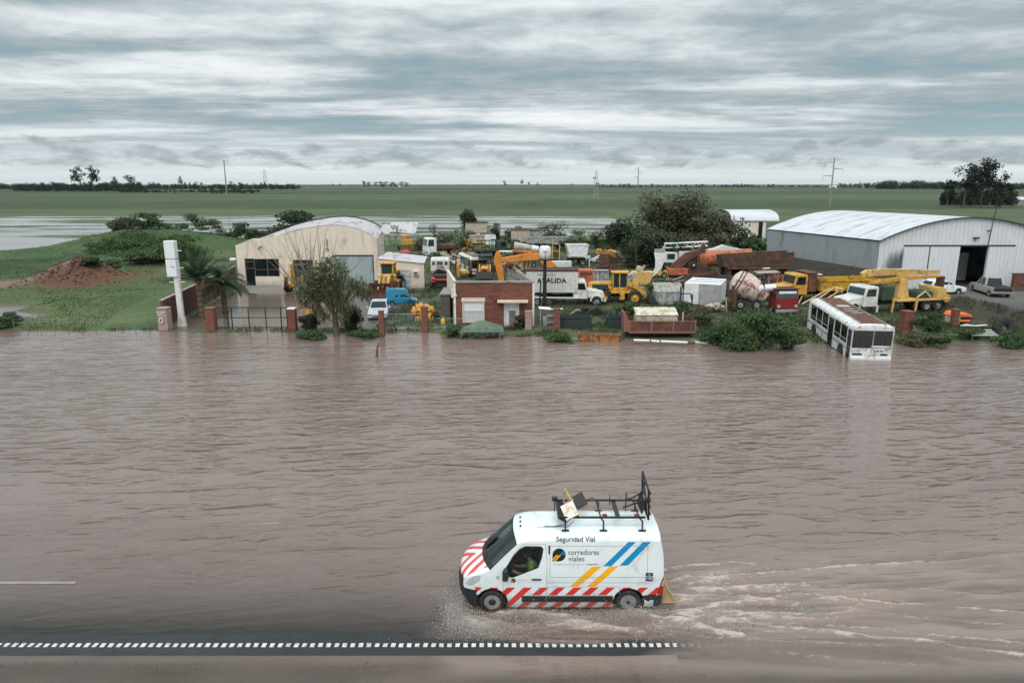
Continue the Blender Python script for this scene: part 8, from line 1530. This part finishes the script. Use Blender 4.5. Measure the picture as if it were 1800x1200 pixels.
belt(1052,1250,8,330.4,6,'small tree behind the thicket','trees of the thin row behind the thicket',.4,.4); belt(1255,1365,7,330.0,5.5,'small tree above the arched shed','trees of the row above the small shed',.4,.3); belt(1370,1480,11,328.3,3,'tiny pale tree on the right horizon','tiny trees of the right horizon',.5,.2)
belt(1478,1550,6,331.5,9,'tree right of the tall pylon','trees of the belt right of the tall pylon',.3,.4); belt(1545,1680,5.5,333.5,15,'tree of the dense right belt','trees of the dense right belt',.18,.4,(0,1,3)); belt(1770,1830,8,335,14,'dark tree of the belt at the right edge','trees at the right edge',.2,.4)
for i,(px,row,hp,pi,wk,lf) in enumerate(((1672,361,26,0,1.2,''),(1690,363,34,3,1.0,''),(1712,365,42,0,1.1,''),(1735,366,38,3,1.0,''),(1758,366,36,0,1.1,''),(1778,364,30,1,1.2,''),(1700,362,40,0,.9,''))):
    far(px,row,hp,pi,['leftmost low dark tree of the big right grove','second low dark tree of the big right grove','dark middle tree of the big right grove','dense dark tree below the tallest crown on the right','dense dark tree at the right of the big grove','rightmost dark tree of the big right grove','dark filler tree behind the left side of the right grove'][i],'dense trees of the big right grove',wk,i)
for i,(lab,px,H,W_,n) in enumerate((('tallest eucalyptus of the big right grove with an open dark crown',1723,23.5,17,2600),('eucalyptus with separate tufts left of the tallest crown',1693,21,15,1500),('short eucalyptus leaning at the left of the big right grove',1664,13.5,9,700),('slim eucalyptus right of the tallest crown',1758,17,11,1000))):
    tree('eucalyptus_tree',lab,px,0,H,W_,'leaf_far',n,.62,blobs=14,seed=320+i,y=332,base=.42,gap=.50,group='eucalyptus trees of the right grove')
for p in protos:
    for ch in list(p.children): bpy.data.objects.remove(ch)
    bpy.data.objects.remove(p)
def wood(name,label,px0,px1,row,hp,n,size,seed,jag=.5):
    x0,y0=at(px0,row,0); x1,y1=at(px1,row,0); s_=sc(y0); rg=random.Random(seed); bl=[]; m_=int((px1-px0)/5)
    for k in range(m_+1):
        t=k/m_; h=hp*s_*(1-jag*rg.random()); bl.append((x0+(x1-x0)*t,y0+rg.uniform(0,20)*s_,h*.45,4.5*s_,8*s_,h*.55))
    o=leaves(name,bl,n,size*s_,'leaf_far',None,seed,.30,gs=.02); tag(o,label,'wood',kind='stuff')
wood('left_horizon_wood','far wood reading as one dark band along the left horizon',-30,525,332.5,11,9000,1.5,401); wood('left_field_wood','dark thicket mass in front of the left horizon wood',25,245,336.5,15,6500,1.6,402,.35); wood('right_horizon_wood','dark wood band left of the big right grove',1545,1830,332.5,13,6000,1.5,403,.25); wood('hedge_mass','long dark hedge in front of the left wood',210,450,338.5,6,3000,1.2,404)
wood('far_right_hedge','thin dark hedge line on the right horizon',1050,1480,329.5,4.2,5000,.9,405,.6); wood('centre_hedge','very thin hedge line on the central horizon',515,1050,326.3,2.0,4000,.6,406,.7); wood('grove_mass','dark mass of the right grove under the eucalyptus crowns',1658,1790,361,30,9000,2.0,407,.3)
# pylons
def pylon(px,row,top,label,arms=(),kind='pole',r0=.35):
    x,y=at(px,row,0); H=(row-top)*sc(y,8)*1.03; r=thing('power_pylon',label,'pylon',(x,y,gz(x,y)))
    if kind=='pole': part(r,'mast','concrete',[('t',(0,0,-.5),(0,0,H),r0,r0*.55,8)],0)
    else: part(r,'mast','galv',[('t',(-1.1*r0,0,0),(-.4*r0,0,H),.16*r0,.1*r0,5),('t',(1.1*r0,0,0),(.4*r0,0,H),.16*r0,.1*r0,5)]+[('t',((-1 if k%2 else 1)*(1.1-.07*k)*r0,0,H*k/10),((1 if k%2 else -1)*(1.1-.07*(k+1))*r0,0,H*(k+1)/10),.08*r0,.08*r0,4) for k in range(10)],0)
    for f,l in arms: part(r,'cross_arm','concrete',[('t',(0,0,H*f),(l,0,H*f+abs(l)*.05),r0*.55,r0*.25,6),('t',(l,0,H*f),(l,0,H*f-abs(l)*.45),.09*r0*2,.09*r0*2,4)],0)
    return r
pylon(1458,366,283,'tall grey pylon with three staggered arms rising behind the big hangar roof',((.91,-4.4),(.78,4.4),(.64,-4.6)),r0=.42)
pylon(1121,333.5,296,'far pylon with staggered arms on the horizon left of the tall one',((.9,-6),(.75,6),(.55,-6)),r0=1.1); pylon(1047,350,303,'two legged lattice pylon standing in the green field',((.75,-2.2),(.55,2.4)),'lattice',1.5); pylon(399,343.5,285,'slender concrete power pole in the left field',((.95,1.2),),r0=.75); pylon(467,329.5,300,'faint lattice mast far off right of the concrete pole',(),'lattice',5.0)
def mast():
    y=67.0; r=thing('antenna_mast','thin dark mast rising past the gable of the big hangar','mast',(xat(1735,y,5),y,1.05)); z0=zat(y,434)-1.05; z1=zat(y,345)-1.05; part(r,'mast','iron_dark',[('t',(0,0,z0),(.35,0,z1),.05,.03,6)],0); part(r,'bracket','iron_dark',[('b',-.05,.05,.0,.45,z0-.05,z0+.05),('b',.05,.15,.0,.45,z0+1.5,z0+1.6)],0)
mast()
def farhouse(px,row,w,h,label,m='render_white',roof='roof_light'):
    x,y=at(px,row,0); s=sc(y); r=thing('farm_shed',label,'farm building',(x,y,gz(x,y))); W_=w*s; H=h*s; part(r,'wall',m,[('b',-W_/2,W_/2,0,W_*.4,0,H*.7)],0); part(r,'roof',roof,[('p',[(-.1,H*.68),(W_*.2,H),(W_*.4+.1,H*.68)],-W_/2-.2,W_/2+.2,'x')],0); part(r,'door','dark_line',[('b',-W_*.1,W_*.1,-.06,.0,0,H*.5)],0)
farhouse(347,332,15,9,'white farm shed among the trees of the left horizon'); farhouse(25,331,18,7,'low white farm building at the far left horizon'); farhouse(1806,362,34,15,'pale farmhouse right of the big right grove','concrete'); farhouse(1465,331,12,5,'tiny pale farm building beside the tall pylon'); farhouse(705,329.5,8,4,'tiny pale roof beside the central grove')
# ================= AIR =================
def haze():
    m,q=newmat('haze'); v=q.n('VolumePrincipled',i_Color=(.80,.88,.92,1),i_Density=.00002); v.inputs['Anisotropy'].default_value=.2
    o=q.n('OutputMaterial'); q.L(v.outputs[0],o.inputs['Volume'])
    b=MB(); b.box(-7800,7800,-200,9200,-8,60); h=b.build('haze',m); tag(h,'thin pale haze over the flat fields','haze',kind='stuff')
haze()
